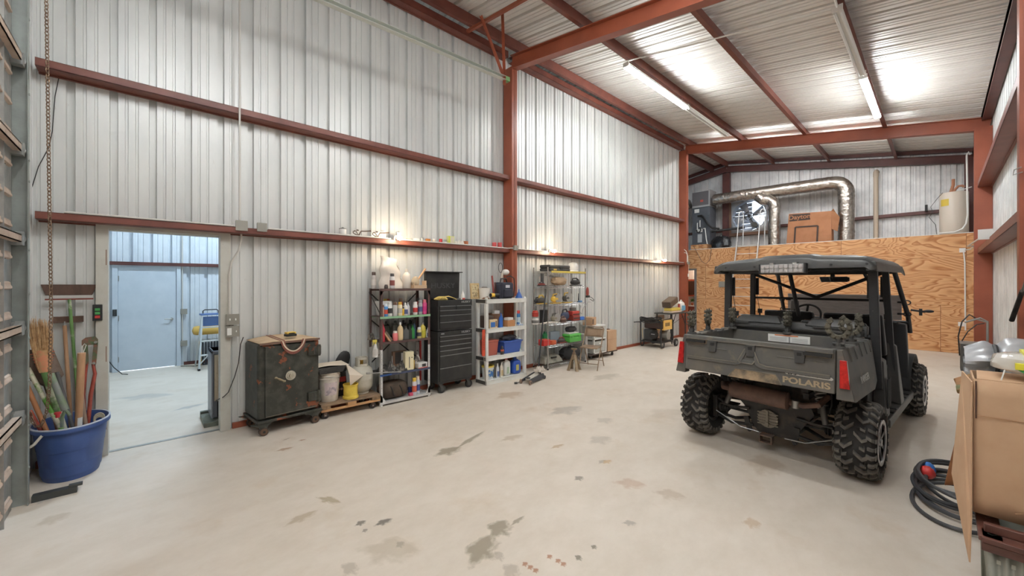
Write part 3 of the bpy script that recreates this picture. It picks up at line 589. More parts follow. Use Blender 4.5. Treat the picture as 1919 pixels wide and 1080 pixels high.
m.grid(8, 8, lambda u, v: tuple(a + Vector((.03 * math.sin(PI * u) - .06 * v, (u - .5) * (.06 + min(v * 4, 1) * .17) - .1 * v, .06 + v * .34)))); m.tube([a, a + Vector((-.0, -.02, .09))], [.02, .018], 8); m.build('blade', IRON, t, solid=.004)
pole('garden_pole', 'pale wooden pole with bright green paint, leaning left behind the door track', 'pole', Vector((-5.36, -.46, .1)), AX(52, 690, -5.52), .017, S('pale_green_pole', 214, 208, 184, .6, c2=srgb(98, 156, 62), sc_=4, th=(.5, .55)))
pole('garden_pole', 'orange-brown wooden pole, lowest one leaning left in the tub', 'pole', Vector((-5.32, -.56, .1)), AX(50, 722, -5.48), .017, S('orange_pole', 166, 112, 72, .6))
pole('garden_pole', 'short red-brown pole at the far left inside the tub', 'pole', Vector((-5.5, -.6, .1)), AX(56, 770, -5.36), .014, RP)
pole('garden_stake', 'short weathered stake behind the thick tan handle', 'stake', Vector((-5.6, -.42, .08)), AX(152, 735, -5.60), .016, S('grey_wood', 150, 128, 112, .8))
m = MB()
for k in range(4): m.tube([Vector((-5.62, -.36, .42 + .012 * k)) + Vector((0, .035 * math.cos(q), .045 * math.sin(q))) for q in [2 * PI * i / 14 for i in range(14)]], .007, 5, True)
tag(m.build('rope_coil', S('rope2', 178, 170, 150, .9)), 'small off-white rope coil stuffed in the tub rim next to the jamb', 'rope')
# button station on the jamb, small parts
t = thing('door_control', 'black three-button door control with green and red buttons on the jamb', 'switch', (-5.838, -.385, 1.40))
m = MB(); m.box(0, -.035, 0, .03, .035, .165); m.build('box', BLK, t, bev=.004)
for z, c in ((.115, (70, 150, 80)), (.078, (70, 150, 80)), (.04, (200, 60, 54))):
    m = MB(); m.box(.03, -.018, z - .013, .036, .018, z + .013); m.build('button', S('button_%d' % c[0], *c), t)
m = MB(); m.box(-5.86, -.3, .0, -5.3, -.27, .03); m = MB(); m.box(-5.05, -.70, 0, -4.98, -.45, .05); m.box(-5.03, -.5, .05, -4.99, -.42, .07)
tag(m.build('door_sensor', S('dark_metal', 62, 64, 62)), 'dark safety sensor bracket on the floor between tub and track', 'sensor')
m = MB(); m.tube([AX(60, 350, -5.885), AX(72, 312, -5.885), AX(92, 275, -5.885), AX(98, 245, -5.885), AX(103, 180, -5.885), AX(110, 146, -5.885)], .0035, 5)
tag(m.build('loose_wire', BLK), 'thin black wire dangling from the upper girt', 'wire')
# ============================================================ conduits, boxes and bulbs on the partition
COND = S('painted_conduit', 206, 203, 196, .4, metal=.2); BOXG = S('weathered_box', 150, 147, 138, .5, metal=.4)
def conduit(label, pts, r=.011, mt=None): return tag(MB().tube(pts, r, 8).build('conduit', mt or COND), label, 'conduit', 'electrical conduits')
cz = GL + .07 + .0125
conduit('pale conduit lying on the lower girt left of the junction boxes', [(-5.715, -.6, cz), (-5.715, .755, cz)])
conduit('conduit lying on the lower girt from the junction boxes to the first bulb', [(-5.715, 1.10, cz), (-5.715, 2.73, cz)], .012)
conduit('conduit lying on the lower girt from the first bulb to the column', [(-5.715, 2.93, cz), (-5.715, 5.15, cz), (-5.64, 5.17, cz + .0), (-5.635, 5.22, cz)], .012)
conduit('conduit along the lower girt between the column and the middle bulb', [(-5.635, 5.34, cz), (-5.70, 5.45, cz), (-5.715, 6.30, cz)], .012)
conduit('conduit along the lower girt from the middle bulb to the far bulb', [(-5.715, 6.50, cz), (-5.715, 11.33, cz)], .012)
conduit('conduit along the lower girt from the far bulb to the far column', [(-5.715, 11.52, cz), (-5.715, 12.95, cz)], .012)
conduit('thin vertical conduit running up the wall from the junction box', [(-5.685, .80, 2.54), (-5.685, .80, 6.2)], .011)
conduit('bent conduit dropping from the junction box to the outlets on the jamb', [AX(452, 437, -5.80), AX(452, 450, -5.80), AX(447, 470, -5.81), AX(434, 490, -5.83), AX(429, 515, -5.83), AX(430, 588, -5.825)], .011)
def jbox(name, label, c, s=.10, d=.05, mt=None, extra=None, cat='electrical box'):
    t = thing(name, label, cat, c); m = MB(); m.box(-d, -s / 2, -s / 2, 0, s / 2, s / 2); m.build('box', mt or BOXG, t, bev=.003)
    m = MB(); m.box(0, -s / 2 - .003, -s / 2 - .003, .005, s / 2 + .003, s / 2 + .003)
    for y in (-1, 1):
        for z in (-1, 1): m.cyl((.005, y * s * .42, z * s * .42), (.008, y * s * .42, z * s * .42), .004, n=6)
    m.build('cover', mt or BOXG, t)
    for e in (extra or []): MB().mat(e[0]).box(*e[1]).build(e[2], e[0], t, bev=.001)
    return t
jbox('junction_box', 'square junction box on the lower girt above the right jamb, the left one of two', (-5.68, .82, 2.475), .115)
jbox('junction_box', 'square junction box on the lower girt, the right one of two beside the jamb', (-5.68, 1.03, 2.475), .10)
jbox('switch_box', 'upper metal switch box with two toggles on the right door jamb', (-5.79, .745, 1.345), .125, .05, extra=[(WHITE, (.005, -.035, -.012, .014, -.022, .012), 'toggle'), (WHITE, (.005, .022, -.012, .014, .035, .012), 'toggle')])
jbox('outlet_box', 'lower metal outlet box with a white receptacle on the right door jamb', (-5.79, .745, 1.20), .125, .05, extra=[(WHITE, (.005, -.055, -.042, .01, -.012, .042), 'receptacle'), (WHITE, (.005, .03, -.01, .012, .04, .01), 'toggle')])
m = MB(); m.box(-5.835, .72, 1.262, -5.80, .755, 1.283); tag(m.build('conduit_coupling', BOXG), 'short nipple joining the two boxes on the jamb', 'conduit')
jbox('junction_box', 'small junction box on the front of the first column', (-5.60, 5.27, 2.475), .09, .045)
GLOBE = pm('lit_bulb', (1, 1, 1), .3, emit=(1, .86, .66), es=60)
def bulb(y, label, x=-5.66, z=2.475):
    t = thing('wall_bulb', label, 'light bulb', (x, y, z), 0, 'bare bulbs on the lower girt')
    m = MB(); m.cyl((-.075, 0, 0), (-.045, 0, 0), .052, n=16); m.cyl((-.045, 0, 0), (-.01, 0, 0), .03, .024, n=16); m.build('socket', S('porcelain', 214, 205, 192, .4), t)
    m = MB(); m.lathe([(.014, -.01), (.018, .01), (.031, .04), (.034, .06), (.027, .08), (.012, .092), (0, .094)], n=16, ax='x'); m.build('bulb', GLOBE, t)
    ld = bpy.data.lights.new('bulb_light', 'POINT'); ld.energy = 11; ld.color = (1, .80, .56); ld.shadow_soft_size = .035
    l = bpy.data.objects.new('bulb_light', ld); COL.objects.link(l); l.location = (.19, 0, 0); l.parent = t
    return t
bulb(2.83, 'bare lit bulb on the lower girt between the bronze hooks and the row of jars')
bulb(6.40, 'bare lit bulb on the lower girt just beyond the first column')
bulb(11.43, 'bare lit bulb on the lower girt near the far column')
m = MB(); m.tube([(-5.62, 12.98, 2.47), (-5.62, 12.985, 2.75), (-5.66, 12.985, 2.85), (-5.72, 12.985, 2.90)], .012, 7); m.tube([(-5.60, 12.985, 2.47), (-5.60, 12.985, 2.68), (-5.65, 12.985, 2.78), (-5.72, 12.985, 2.80)], .012, 7)
tag(m.build('bent_conduit', COND), 'pair of bent conduits hooked over the far column at the girt', 'conduit')
jbox('junction_box', 'small junction box on the far column under the bent conduits', (-5.56, 12.98, 2.45), .09, .04)
m = MB(); m.tube([(-5.56, 12.97, 2.40), (-5.56, 12.96, 2.2), (-5.565, 12.95, 2.1)], .004, 5); m.mat(WHITE).box(-5.58, 12.93, 2.0, -5.55, 12.96, 2.1)
tag(m.build('cord_plug', WHITE), 'white plug on a cord hanging from the box of the far column', 'plug')
# things left on the ledge
LZ = GL + .0705
t = thing('canister', 'white canister with a grey lid, leftmost thing on the girt ledge', 'canister', (-5.79, 2.04, LZ)); m = MB(); m.cyl((0, 0, 0), (0, 0, .10), .047, n=20); m.build('body', WHITE, t); m = MB(); m.lathe([(.05, .10), (.05, .108), (.02, .118), (.008, .13), (0, .132)]); m.build('lid', S('grey_lid', 120, 118, 112), t)
def hook(y, label):
    t = thing('coat_hook', label, 'hook', (-5.78, y, LZ), 0, 'bronze hooks on the ledge'); m = MB()
    m.box(-.012, -.03, 0, .012, .03, .012); m.tube([(0, 0, .01), (0, .005, .05), (0, .03, .095), (0, .10, .10), (0, .17, .11)], .0075, 6)
    m.tube([(0, 0, .03), (0, -.05, .04), (0, -.085, .06), (0, -.085, .085), (0, -.06, .09)], .0065, 6); m.tube([(0, -.01, .04), (0, -.04, .08), (0, -.03, .115), (0, -.015, .105)], .0055, 6)
    for p in ((0, .17, .11), (0, -.06, .09), (0, -.015, .105)): m.lump(p, (.011, .011, .011), 8, 6)
    m.build('hook_body', S('bronze', 98, 80, 66, .45, metal=.6), t); return t
hook(2.27, 'curled bronze coat hook on the ledge next to the white canister'); hook(2.56, 'curled bronze coat hook on the ledge nearer to the bulb')
def small(nm, label, cat, y, w, d, h, mt, x=-5.80, kind='box', cap=None):
    t = MB()
    if kind == 'box': t.box(-d / 2, -w / 2, 0, d / 2, w / 2, h)
    else: t.cyl((0, 0, 0), (0, 0, h), w / 2, n=16)
    if cap: t.mat(cap); t.cyl((0, 0, h), (0, 0, h + .018), w / 2 * .95, n=16)
    return tag(t.build(nm, mt, loc=(x, y, LZ)), label, cat)
small('soap_box', 'small white carton standing behind the nearest bulb', 'box', 2.93, .06, .04, .14, WHITE, x=-5.86)
small('soap_bar', 'small pinkish block on the ledge right of the bulb', 'soap', 3.08, .07, .05, .05, S('pinkish', 214, 180, 160))
t = small('paint_jar', 'white jar with black print on the girt ledge', 'jar', 3.21, .09, .07, .06, WHITE); 
small('glass_jar', 'clear glass jar between the printed jar and the orange box', 'jar', 3.32, .06, .06, .06, S('cloudy_glass', 190, 192, 188, .1), kind='cyl', cap=STEEL)
small('orange_box', 'small orange box on the girt ledge', 'box', 3.43, .07, .05, .07, S('orange_card', 204, 130, 66))
small('cream_jar', 'small cream jar with a white lid on the ledge', 'jar', 3.55, .07, .06, .06, S('cream', 216, 206, 186), kind='cyl', cap=WHITE)
small('red_bottle', 'small red plastic bottle on the ledge', 'bottle', 3.68, .06, .04, .07, S('red_bottle', 200, 54, 60), kind='cyl', cap=S('red_bottle', 200, 54, 60))
small('pill_jar', 'tiny white jar between the red bottle and the tall carton', 'jar', 3.77, .06, .05, .045, WHITE, kind='cyl')
t = thing('soap_carton', 'open yellow-green and white carton, tallest on the ledge', 'carton', (-5.80, 3.88, LZ)); m = MB(); m.box(-.03, -.06, 0, .03, .06, .15); m.build('body', S('lemon_card', 214, 214, 150), t); m = MB(); m.box(.0305, -.02, .02, .032, .05, .13); m.build('label_panel', S('cream', 216, 206, 186), t); m = MB(); m.box(.0305, -.058, .0, .032, -.03, .15); m.build('stripe', S('lime', 196, 206, 70), t)
def cloth(nm, label, c, rx, ry, h, mt, seed=1, cat='cloth', amp=.3, n=16, hang=0):
    rd = random.Random(seed); ph = [rd.uniform(0, 6) for _ in range(6)]; m = MB()
    def f(u, v):
        x, y = (u - .5) * 2, (v - .5) * 2; r = max(abs(x), abs(y)); e = (1 - r ** 3)
        z = h * e * (.65 + amp * math.sin(5 * x + ph[0]) * math.cos(4 * y + ph[1]) + amp * .6 * math.sin(9 * y + 5 * x + ph[2])) + .004
        return (c[0] + x * rx * (1 + .1 * math.sin(4 * y + ph[3])), c[1] + y * ry * (1 + .1 * math.sin(4 * x + ph[4])), c[2] + max(z, .003) - (hang * max(0, x - .5) if hang else 0))
    m.grid(n, n, f); return tag(m.build(nm, mt, smooth=80, solid=.004), label, cat)
RAG = S('white_rag', 212, 206, 196, .9)
cloth('rag', 'crumpled white rag hanging over the ledge', (-5.78, 4.06, LZ), .055, .12, .09, RAG, 3, amp=.5, hang=.0)
small('clay_pot', 'small terracotta pot on the ledge', 'pot', 4.21, .085, .07, .085, S('terracotta', 186, 110, 70), kind='cyl')
for k in range(3): tag(MB().box(-.04, -.12, 0, .04, .12, .008).build('magazine', S('mag%d' % k, *((196, 196, 170), (160, 170, 140), (206, 200, 184))[k]), loc=(-5.80 + .006 * k, 4.48 + .015 * k, LZ + .009 * k)), ('bottom', 'middle', 'top')[k] + ' one of three thin booklets lying flat on the ledge', 'booklet')
RCUP = S('red_cup', 206, 84, 84, .4)
small('red_can', 'left of two short red cans near the column on the ledge', 'can', 4.88, .085, .07, .11, RCUP, kind='cyl'); small('red_can', 'right of two short red cans near the column on the ledge', 'can', 4.99, .085, .07, .115, RCUP, x=-5.77, kind='cyl')
# ============================================================ side room
t = thing('door_2', None, None, (XO, 0, 0)); t['kind'] = 'structure'
DB = S('side_door_paint', 196, 204, 212, .4, c2=srgb(188, 197, 206), sc_=3)
m = MB(); m.box(-.02, -.456, .012, .03, .436, 2.124); struct(m.build('door_slab', DB, t, bev=.003))
m = MB(); m.box(-.05, -.54, 0, .06, -.458, 2.2); m.box(-.05, .438, 0, .06, .51, 2.2); m.box(-.05, -.458, 2.125, .06, .438, 2.2); m.box(-.05, -.47, 0, -.021, -.43, 2.13); m.box(-.05, .41, 0, -.021, .45, 2.13); m.box(-.05, -.47, 2.09, -.021, .45, 2.13); struct(m.build('door_frame', DB, t, bev=.004))
m = MB(); m.cyl((.03, .36, 1.02), (.055, .36, 1.02), .03); m.tube([(.04, .36, 1.02), (.075, .36, 1.02), (.08, .33, 1.022), (.08, .24, 1.025)], .010, 8); struct(m.build('door_handle', STEEL, t))
for z in (.25, 1.08, 1.88): m = MB(); m.cyl((.035, -.455, z - .055), (.035, -.455, z + .055), .011); m.box(.03, -.475, z - .05, .033, -.44, z + .05); struct(m.build('hinge', STEEL, t))
t = thing('door_control', 'small black button box on the wall left of the blue door', 'switch', (XO + .06, -.5, 1.13)); m = MB(); m.box(0, -.03, 0, .03, .03, .13); m.build('box', BLK, t, bev=.003)
for z in (.03, .065, .1): m = MB(); m.box(.03, -.014, z - .012, .035, .014, z + .012); m.build('button', BLK2, t)
jbox('switch_box', 'upper metal box on the wall right of the blue door', (XO + .07, .56, 1.17), .11)
jbox('outlet_box', 'lower metal box on the wall right of the blue door', (XO + .07, .56, .48), .11)
conduit('blue-lit conduit running down beside the blue door frame', [(XO + .04, .535, .5), (XO + .04, .535, 4.8)], .012)
m = MB(); m.tube([(-11.05, -.6, .3), (-10.9, -.5, .14), (-10.75, -.38, .02), (-10.7, -.3, .012)], .008, 6); tag(m.build('floor_cable', BLK), 'black cable hanging in the corner left of the blue door', 'cable')
m = MB(); m.tube([(-11.0, .5, .012), (-10.9, .65, .012), (-10.8, .72, .012), (-10.85, .80, .012)], .008, 6)
tag(m.build('floor_cable', BLK), 'black cable lying on the side room floor right of the blue door', 'cable')
# step ladder
t = thing('step_ladder', 'small folding step ladder with a blue top, standing against the side room wall', 'ladder', (-10.46, .97, 0), 4)
AL = S('aluminium', 200, 204, 206, .35, metal=.6)
for s in (-1, 1):
    m = MB(); m.bar((.22, s * .235, 0), (-.02, s * .15, 1.12), .028, .06, (1, 0, 0)); m.mat(BLK); m.cbox((.22, s * .237, .02), (.075, .04, .04)); m.build('front_rail', AL, t)
    m = MB(); m.bar((-.34, s * .22, 0), (-.06, s * .15, 1.08), .022, .03, (1, 0, 0)); m.build('rear_rail', AL, t)
    m = MB(); m.bar((.19, s * .225, .12), (.16, s * .08, .29), .02, .02); m.build('brace', AL, t)
for z in (.30, .58, .86):
    k = z / 1.12; m = MB(); m.cbox((.22 - .24 * k, 0, z), (.085, 2 * (.235 - .085 * k), .026)); m.build('step', AL, t, bev=.003)
m = MB(); m.cbox((-.05, 0, 1.13), (.2, .36, .035)); m.cbox((-.03, 0, .98), (.012, .27, .2)); m.build('top_tray', S('ladder_blue', 92, 122, 176, .5), t, bev=.004)
m = MB(); m.tube([(-.05, -.13, 1.14), (-.05, -.13, 1.2), (-.05, -.10, 1.225), (-.05, .10, 1.225), (-.05, .13, 1.2), (-.05, .13, 1.14)], .011, 7); m.build('grab_bar', BLK, t)
t = thing('air_tank', 'yellow cylindrical tank on two legs behind the step ladder', 'tank', (-11.0, 1.03, 0)); YEL = S('tank_yellow', 206, 168, 84, .5)
m = MB(); m.lathe([(.02, -.34), (.08, -.32), (.10, -.27), (.10, .27), (.08, .32), (.02, .34)], (0, 0, .75), 18, 'y'); m.build('tank', YEL, t)
for y in (-.2, .2): m = MB(); m.box(-.03, y - .02, 0, .03, y + .02, .68); m.build('leg', YEL, t)
t = thing('milk_crate', 'dark slatted crate on the side room floor behind the ladder', 'crate', (-10.96, 1.03, 0)); m = MB(); m.box(-.07, -.17, .0, .07, .17, .02)
for k in range(7): m.box(.06, -.17 + k * .0517, .02, .07, -.15 + k * .0517, .5); m.box(-.07, -.17 + k * .0517, .02, -.06, -.15 + k * .0517, .5)
m.box(-.07, -.17, .48, .07, -.16, .5); m.box(-.07, .16, .02, .07, .17, .5); m.box(-.07, -.17, .02, .07, -.16, .2); m.build('slats', S('crate_dark', 52, 56, 64), t)
# back of the refrigerated unit standing just inside the doorway
t = thing('compressor_unit', 'grey steel cabinet with black coils on its back, just inside the doorway', 'appliance', (-6.16, .575, 0))
UG = S('unit_grey', 112, 116, 124, .35, metal=.3)
m = MB(); m.box(-.42, 0, .09, -.0, .018, .93); m.box(-.42, .02, .09, -.03, .62, .93); m.box(-.42, 0, .9, .0, .62, .93); m.build('cabinet', UG, t, bev=.003)
m = MB(); m.box(-.03, .03, .3, -.01, .6, .88); m.build('back_panel', S('unit_back', 172, 160, 138, .6, c2=srgb(130, 96, 66), sc_=6, th=(.55, .7)), t)
m = MB(); m.box(-.35, .06, .1, -.012, .56, .3); m.cyl((-.1, .3, .15), (-.1, .3, .26), .09); m.build('compressor', BLK, t)
m = MB(); P = []
for k in range(11): z = .34 + k * .045; P += [(.012, .07, z), (.012, .13, z), (.012, .13, z + .022), (.012, .07, z + .022)]
m.tube(P, .005, 5); m.tube([(.015, .16, .12), (.015, .16, .8), (.015, .19, .84), (.015, .25, .84), (.015, .26, .8), (.015, .24, .15)], .014, 7); m.build('coil', BLK, t)
tag(MB().box(-.50, -.10, 0, .03, .55, .055).box(-.50, -.10, .055, -.44, .55, .085).build('wooden_skid', S('green_grey_wood', 122, 128, 116, .8, c2=srgb(96, 98, 88), sc_=6), loc=(-6.16, .60, 0)), 'grey-green wooden skid under the steel cabinet in the doorway', 'skid')
m = MB(); m.tube([AX(456, 632, -5.52), AX(451, 645, -5.66), AX(447, 680, -5.76), AX(440, 705, -5.79), AX(428, 735, -5.80), Vector((-5.82, .66, .42)), Vector((-5.95, .60, .36)), Vector((-6.13, .63, .3))], .0055, 6)
tag(m.build('electric_cable', BLK2), 'dark electric cable sagging from behind the safe through the doorway', 'cable')
# ============================================================ safe with its leather lid bag and battery
t = thing('floor_safe', 'old dark green steel safe on four iron casters with a round dial', 'safe', (-5.355, .925, 0), 6)
SG = S('safe_paint', 58, 59, 54, .42, metal=.35, c2=srgb(84, 84, 76), sc_=7, th=(.45, .7), c3=srgb(134, 80, 56), sc3=5.5, th3=(.60, .61), bump=.1, bs=14)
m = MB(); m.box(-.50, 0, .17, 0, .70, 1.07); m.build('body', SG, t, bev=.035)
m = MB(); m.box(0.0, .075, .205, .02, .67, 1.035); m.build('door', SG, t, bev=.005)
EDG = S('worn_edge', 132, 126, 112, .5, metal=.4)
m = MB(); m.box(.018, .08, .21, .024, .66, .215); m.build('edge_wear', EDG, t)
for z in (.35, .93):
    m = MB(); m.box(.012, .545, z - .055, .05, .70, z + .055); m.cyl((.045, .672, z - .07), (.045, .672, z + .07), .022); m.mat(BLK2); m.cyl((.05, .615, z - .045), (.05, .615, z + .045), .008); m.build('hinge', SG, t, bev=.003)
m = MB(); m.cyl((.02, .345, .66), (.036, .345, .66), .058, n=28); m.cyl((.036, .345, .66), (.045, .345, .66), .044, .04, n=28); m.mat(S('dial_centre', 178, 170, 152, .35, metal=.5)); m.cyl((.045, .345, .66), (.065, .345, .66), .024, n=20)
dial = m.build('dial', S('dial_ring', 190, 186, 172, .35, metal=.6), t)
m = MB(); m.cyl((.02, .222, .635), (.055, .222, .635), .014); m.tube([(.05, .222, .635), (.055, .18, .66)], .011, 7); m.tube([(.05, .222, .635), (.055, .262, .61)], .011, 7); m.lump((.055, .176, .662), (.014, .018, .014), 8, 6); m.lump((.055, .267, .607), (.014, .018, .014), 8, 6); m.build('handle', S('dull_brass', 150, 138, 112, .4, metal=.6), t)
m = MB(); m.box(-.52, -.01, .145, .03, .72, .175); m.build('base_frame', SG, t, bev=.006)
for x, y in ((-.0, .06), (-.0, .64), (-.46, .06), (-.46, .64)):
    m = MB(); m.prism([(y - .13, .145), (y + .1, .145), (y + .045, .11), (y + .03, .07), (y - .03, .07), (y - .05, .11)], 'x', x - .03, x + .02); m.build('caster_bracket', SG, t)
    m = MB(); m.cyl((x - .024, y, .048), (x + .028, y, .048), .048, n=20); m.mat(S('wheel_rim', 104, 82, 66, .5, metal=.4)).cyl((x + .028, y, .048), (x + .031, y, .048), .038, n=20); m.mat(BLK); m.cyl((x + .031, y, .048), (x + .034, y, .048), .014, n=12); m.build('caster_wheel', S('caster_iron', 62, 52, 46, .6), t)
LEA = S('pale_leather', 206, 182, 150, .7, c2=srgb(188, 158, 124), sc_=5, th=(.45, .7)); BRL = S('brown_leather', 132, 78, 66, .6)
t = thing('firewood_carrier', 'pale leather carrier with brown strap handles draped on top of the safe', 'bag', (-5.355, .925, 1.071), 6)
m = MB(); m.grid(14, 10, lambda u, v: (-.5 + .53 * u, .02 + .66 * v, .004 + .035 * math.sin(PI * v) * (1 - .6 * u) + .008 * math.sin(9 * v) * u)); m.build('sheet', LEA, t, solid=.006)
m = MB(); m.box(.028, .015, -.012, .034, .69, .012); m.build('binding', S('binding', 110, 84, 70), t)
for y0, y1, dp in ((.25, .50, .155),):
    for dx, mt in ((.04, BRL), (.047, S('cream_strap', 206, 190, 168, .7))):
        m = MB(); n = 14
        q = [(dx, y0 + (y1 - y0) * i / n, .02 - (dp - (.02 if mt is not BRL else 0)) * math.sin(PI * i / n) ** .6) for i in range(n + 1)]
        for a, b in zip(q, q[1:]): m.bar(a, b, .005, .042 if mt is BRL else .013, (0, 0, 1) if abs(b[1] - a[1]) > abs(b[2] - a[2]) else (0, 1, 0))
        m.build('strap_handle', mt, t)
for y in (.235, .275): m = MB(); m.bar((-.48, y, .045), (.03, y - .0, .022), .012, .004); m.build('strap', BRL, t)
t = thing('tool_battery', 'yellow and black power tool battery lying on the leather carrier', 'battery', (-5.50, 1.30, 1.121), 10)
YT = S('tool_yellow', 222, 186, 84, .45)
m = MB(); m.box(-.04, -.055, .03, .04, .055, .055); m.build('top', YT, t, bev=.008); m = MB(); m.box(-.045, -.06, 0, .045, .06, .03); m.build('case', BLK, t, bev=.006); m = MB(); m.box(.041, -.035, .034, .043, .035, .046); m.build('latch', BLK, t)
# ============================================================ wooden dolly with bucket, pail and gas bottle
PW_ = S('dolly_plank', 150, 124, 98, .85, c2=srgb(118, 100, 82), sc_=3, stretch=(9, 1, 9), c3=srgb(94, 82, 70), sc3=9, th3=(.55, .7))
PE = S('fresh_plank', 186, 142, 98, .8)
t = thing('wooden_dolly', 'low wooden pallet dolly on casters carrying bucket, pail and gas bottle', 'dolly', (-5.44, 1.645, 0), 0)
m = MB()
for k in range(4): m.box(-.43 + k * .108, 0, .165, -.43 + k * .108 + .103, .80, .195)
m.build('deck', PW_, t, bev=.003)
for x in (-.43, -.03): m = MB(); m.box(x, 0, .095, x + .03, .80, .125); m.build('rail', PE, t, bev=.003)
for y in (0, .34, .68): m = MB(); m.box(-.43, y, .125, 0, y + .12, .165); m.build('block', WOODB if y != .34 else PE, t, bev=.003)
for x, y in ((-.05, .70), (-.40, .70), (-.05, .06), (-.40, .06)):
    m = MB(); m.box(x - .035, y - .035, .088, x + .035, y + .035, .095); m.box(x - .03, y - .02, .03, x - .024, y + .02, .09); m.box(x + .024, y - .02, .03, x + .03, y + .02, .09); m.mat(RUBBER).cyl((x - .02, y, .045), (x + .02, y, .045), .045, n=18); m.mat(STEEL).cyl((x - .032, y, .045), (x + .032, y, .045), .009); m.build('caster', IRON, t)
DZT = .1965
t = thing('plastic_bucket', 'white five-gallon bucket partly hidden behind the safe', 'bucket', (-5.63, 1.80, DZT))
m = MB(); m.lathe([(.112, 0), (.116, .01), (.135, .30), (.142, .30), (.142, .31), (.137, .315), (.137, .335), (.143, .337), (.143, .35), (.137, .352), (.138, .37), (.144, .375), (.144, .385), (.125, .385), (.105, .02), (0, .02)], n=28); m.build('body', S('bucket_white', 212, 204, 192, .5, c2=srgb(188, 176, 158), sc_=6), t)
m = MB(); m.tube([(.145 * math.cos(a), .145 * math.sin(a), .35 - .04 * math.sin((a + .6) / 2.2 * PI / 1.3)) for a in [-.6 + i * .25 for i in range(10)]], .003, 5); m.build('bail', STEEL, t)
m = MB(); n = 8; v = []
for i in range(n + 1):
    a = R(-40 + 70 * i / n); v += [((.1265) * math.cos(a), .1265 * math.sin(a), .09), ((.138) * math.cos(a), .138 * math.sin(a), .26)]
m.add(v, [(2 * i, 2 * i + 2, 2 * i + 3, 2 * i + 1) for i in range(n)]); m.build('label_sheet', S('bucket_label', 206, 190, 190, .6, c2=srgb(160, 150, 156), sc_=14, th=(.5, .55)), t)
t = thing('paint_tray', 'black splattered tub resting on the white bucket', 'tray', (-5.63, 1.79, DZT + .387)); m = MB()
m.hexa([(-.13, -.15, 0), (.14, -.15, 0), (.14, .15, 0), (-.13, .15, 0), (-.15, -.18, .085), (.17, -.18, .085), (.17, .18, .085), (-.15, .18, .085)]); m.build('shell', S('splattered_black', 54, 54, 54, .5, c3=srgb(180, 178, 172), c2=srgb(66, 66, 66), sc3=60, th3=(.68, .7)), t, bev=.008)
m = MB(); K = Vector((-5.63, 1.79, DZT + .482))
m.grid(8, 6, lambda u, v: tuple(K + Vector((-.14 + .31 * v, -.2 + .42 * u, .006 + .012 * math.sin(5 * u) * v))))
a, b, c, d = K + Vector((-.02, .215, .0)), K + Vector((.14, .19, .0)), K + Vector((.10, .44, -.20)), K + Vector((.15, .24, -.30))
m.add([tuple(p) for p in (a, b, d, c, (b + d) / 2 + Vector((.02, .01, 0)))], [(0, 1, 4), (0, 4, 3), (4, 2, 3)])
tag(m.build('packing_sheet', S('kraft_white', 222, 208, 190, .8), smooth=0, solid=.003), 'white sheet of packing paper draped over the black tub, corner hanging down', 'paper')
t = thing('charcoal_bag', 'black and red printed bag behind the bucket', 'bag', (-5.78, 1.99, DZT)); m = MB(); m.lump((0, 0, .17), (.075, .085, .18), 14, 10, .03, .45, 5); m.build('sack', S('bag_black', 34, 30, 30, .45), t)
m = MB(); m.box(.066, -.06, .20, .076, .06, .27); m.build('red_band', S('bag_red', 150, 40, 42, .5), t); m = MB()
for y in (-.04, 0.005, .05): m.cyl((.070, y, .10), (.078, y, .10), .017, n=12)
m.build('round_print', S('print_tan', 170, 132, 110, .5), t)
t = thing('seat_cushion', 'black rounded cushion standing against the wall behind the bucket', 'cushion', (-5.84, 2.03, DZT + .12)); m = MB(); m.at((0, 0, .28), rx=-22); m.lump((0, 0, 0), (.03, .10, .22), 14, 10, 0, .8); m.build('cushion', BLK, t)
t = thing('yellow_pail', 'small open yellow plastic pail at the front of the dolly', 'pail', (-5.53, 2.055, DZT)); m = MB()
m.lathe([(.098, 0), (.104, .005), (.104, .03), (.092, .04), (.092, .17), (.098, .175), (.1, .195), (.09, .195), (.084, .03), (0, .03)], n=28); m.build('body', S('pail_yellow', 226, 198, 82, .45, c2=srgb(206, 178, 70), sc_=7), t)
t = thing('propane_tank', 'cream propane bottle with a collar guard, on the wooden dolly', 'gas bottle', (-5.70, 2.275, DZT)); TK = S('tank_cream', 202, 198, 184, .4, c2=srgb(186, 180, 164), sc_=5, c3=srgb(150, 140, 124), sc3=14, th3=(.66, .74))
m = MB(); m.lathe([(.10, .0), (.10, .025), (.11, .03)], n=28); m.build('foot_ring', TK, t)
m = MB(); m.lathe([(.02, .018), (.10, .03), (.145, .08), (.155, .12), (.155, .20), (.156, .205), (.155, .21), (.155, .29), (.145, .34), (.10, .385), (.03, .395)], n=32); m.build('bottle', TK, t)
m = MB(); n = 26
for i in range(n):
    a0, a1 = R(8 + 344 * i / n + 90), R(8 + 344 * (i + 1) / n + 90); win = abs(math.sin((a0 + a1) / 2)) < .62 and abs(math.cos((a0 + a1) / 2)) > .5
    for z0, z1 in (((.385, .425), (.485, .515)) if win else ((.385, .515),)):
        m.hexa([(.083 * math.cos(a0), .083 * math.sin(a0), z0), (.088 * math.cos(a0), .088 * math.sin(a0), z0), (.088 * math.cos(a1), .088 * math.sin(a1), z0), (.083 * math.cos(a1), .083 * math.sin(a1), z0), (.083 * math.cos(a0), .083 * math.sin(a0), z1), (.088 * math.cos(a0), .088 * math.sin(a0), z1), (.088 * math.cos(a1), .088 * math.sin(a1), z1), (.083 * math.cos(a1), .083 * math.sin(a1), z1)])
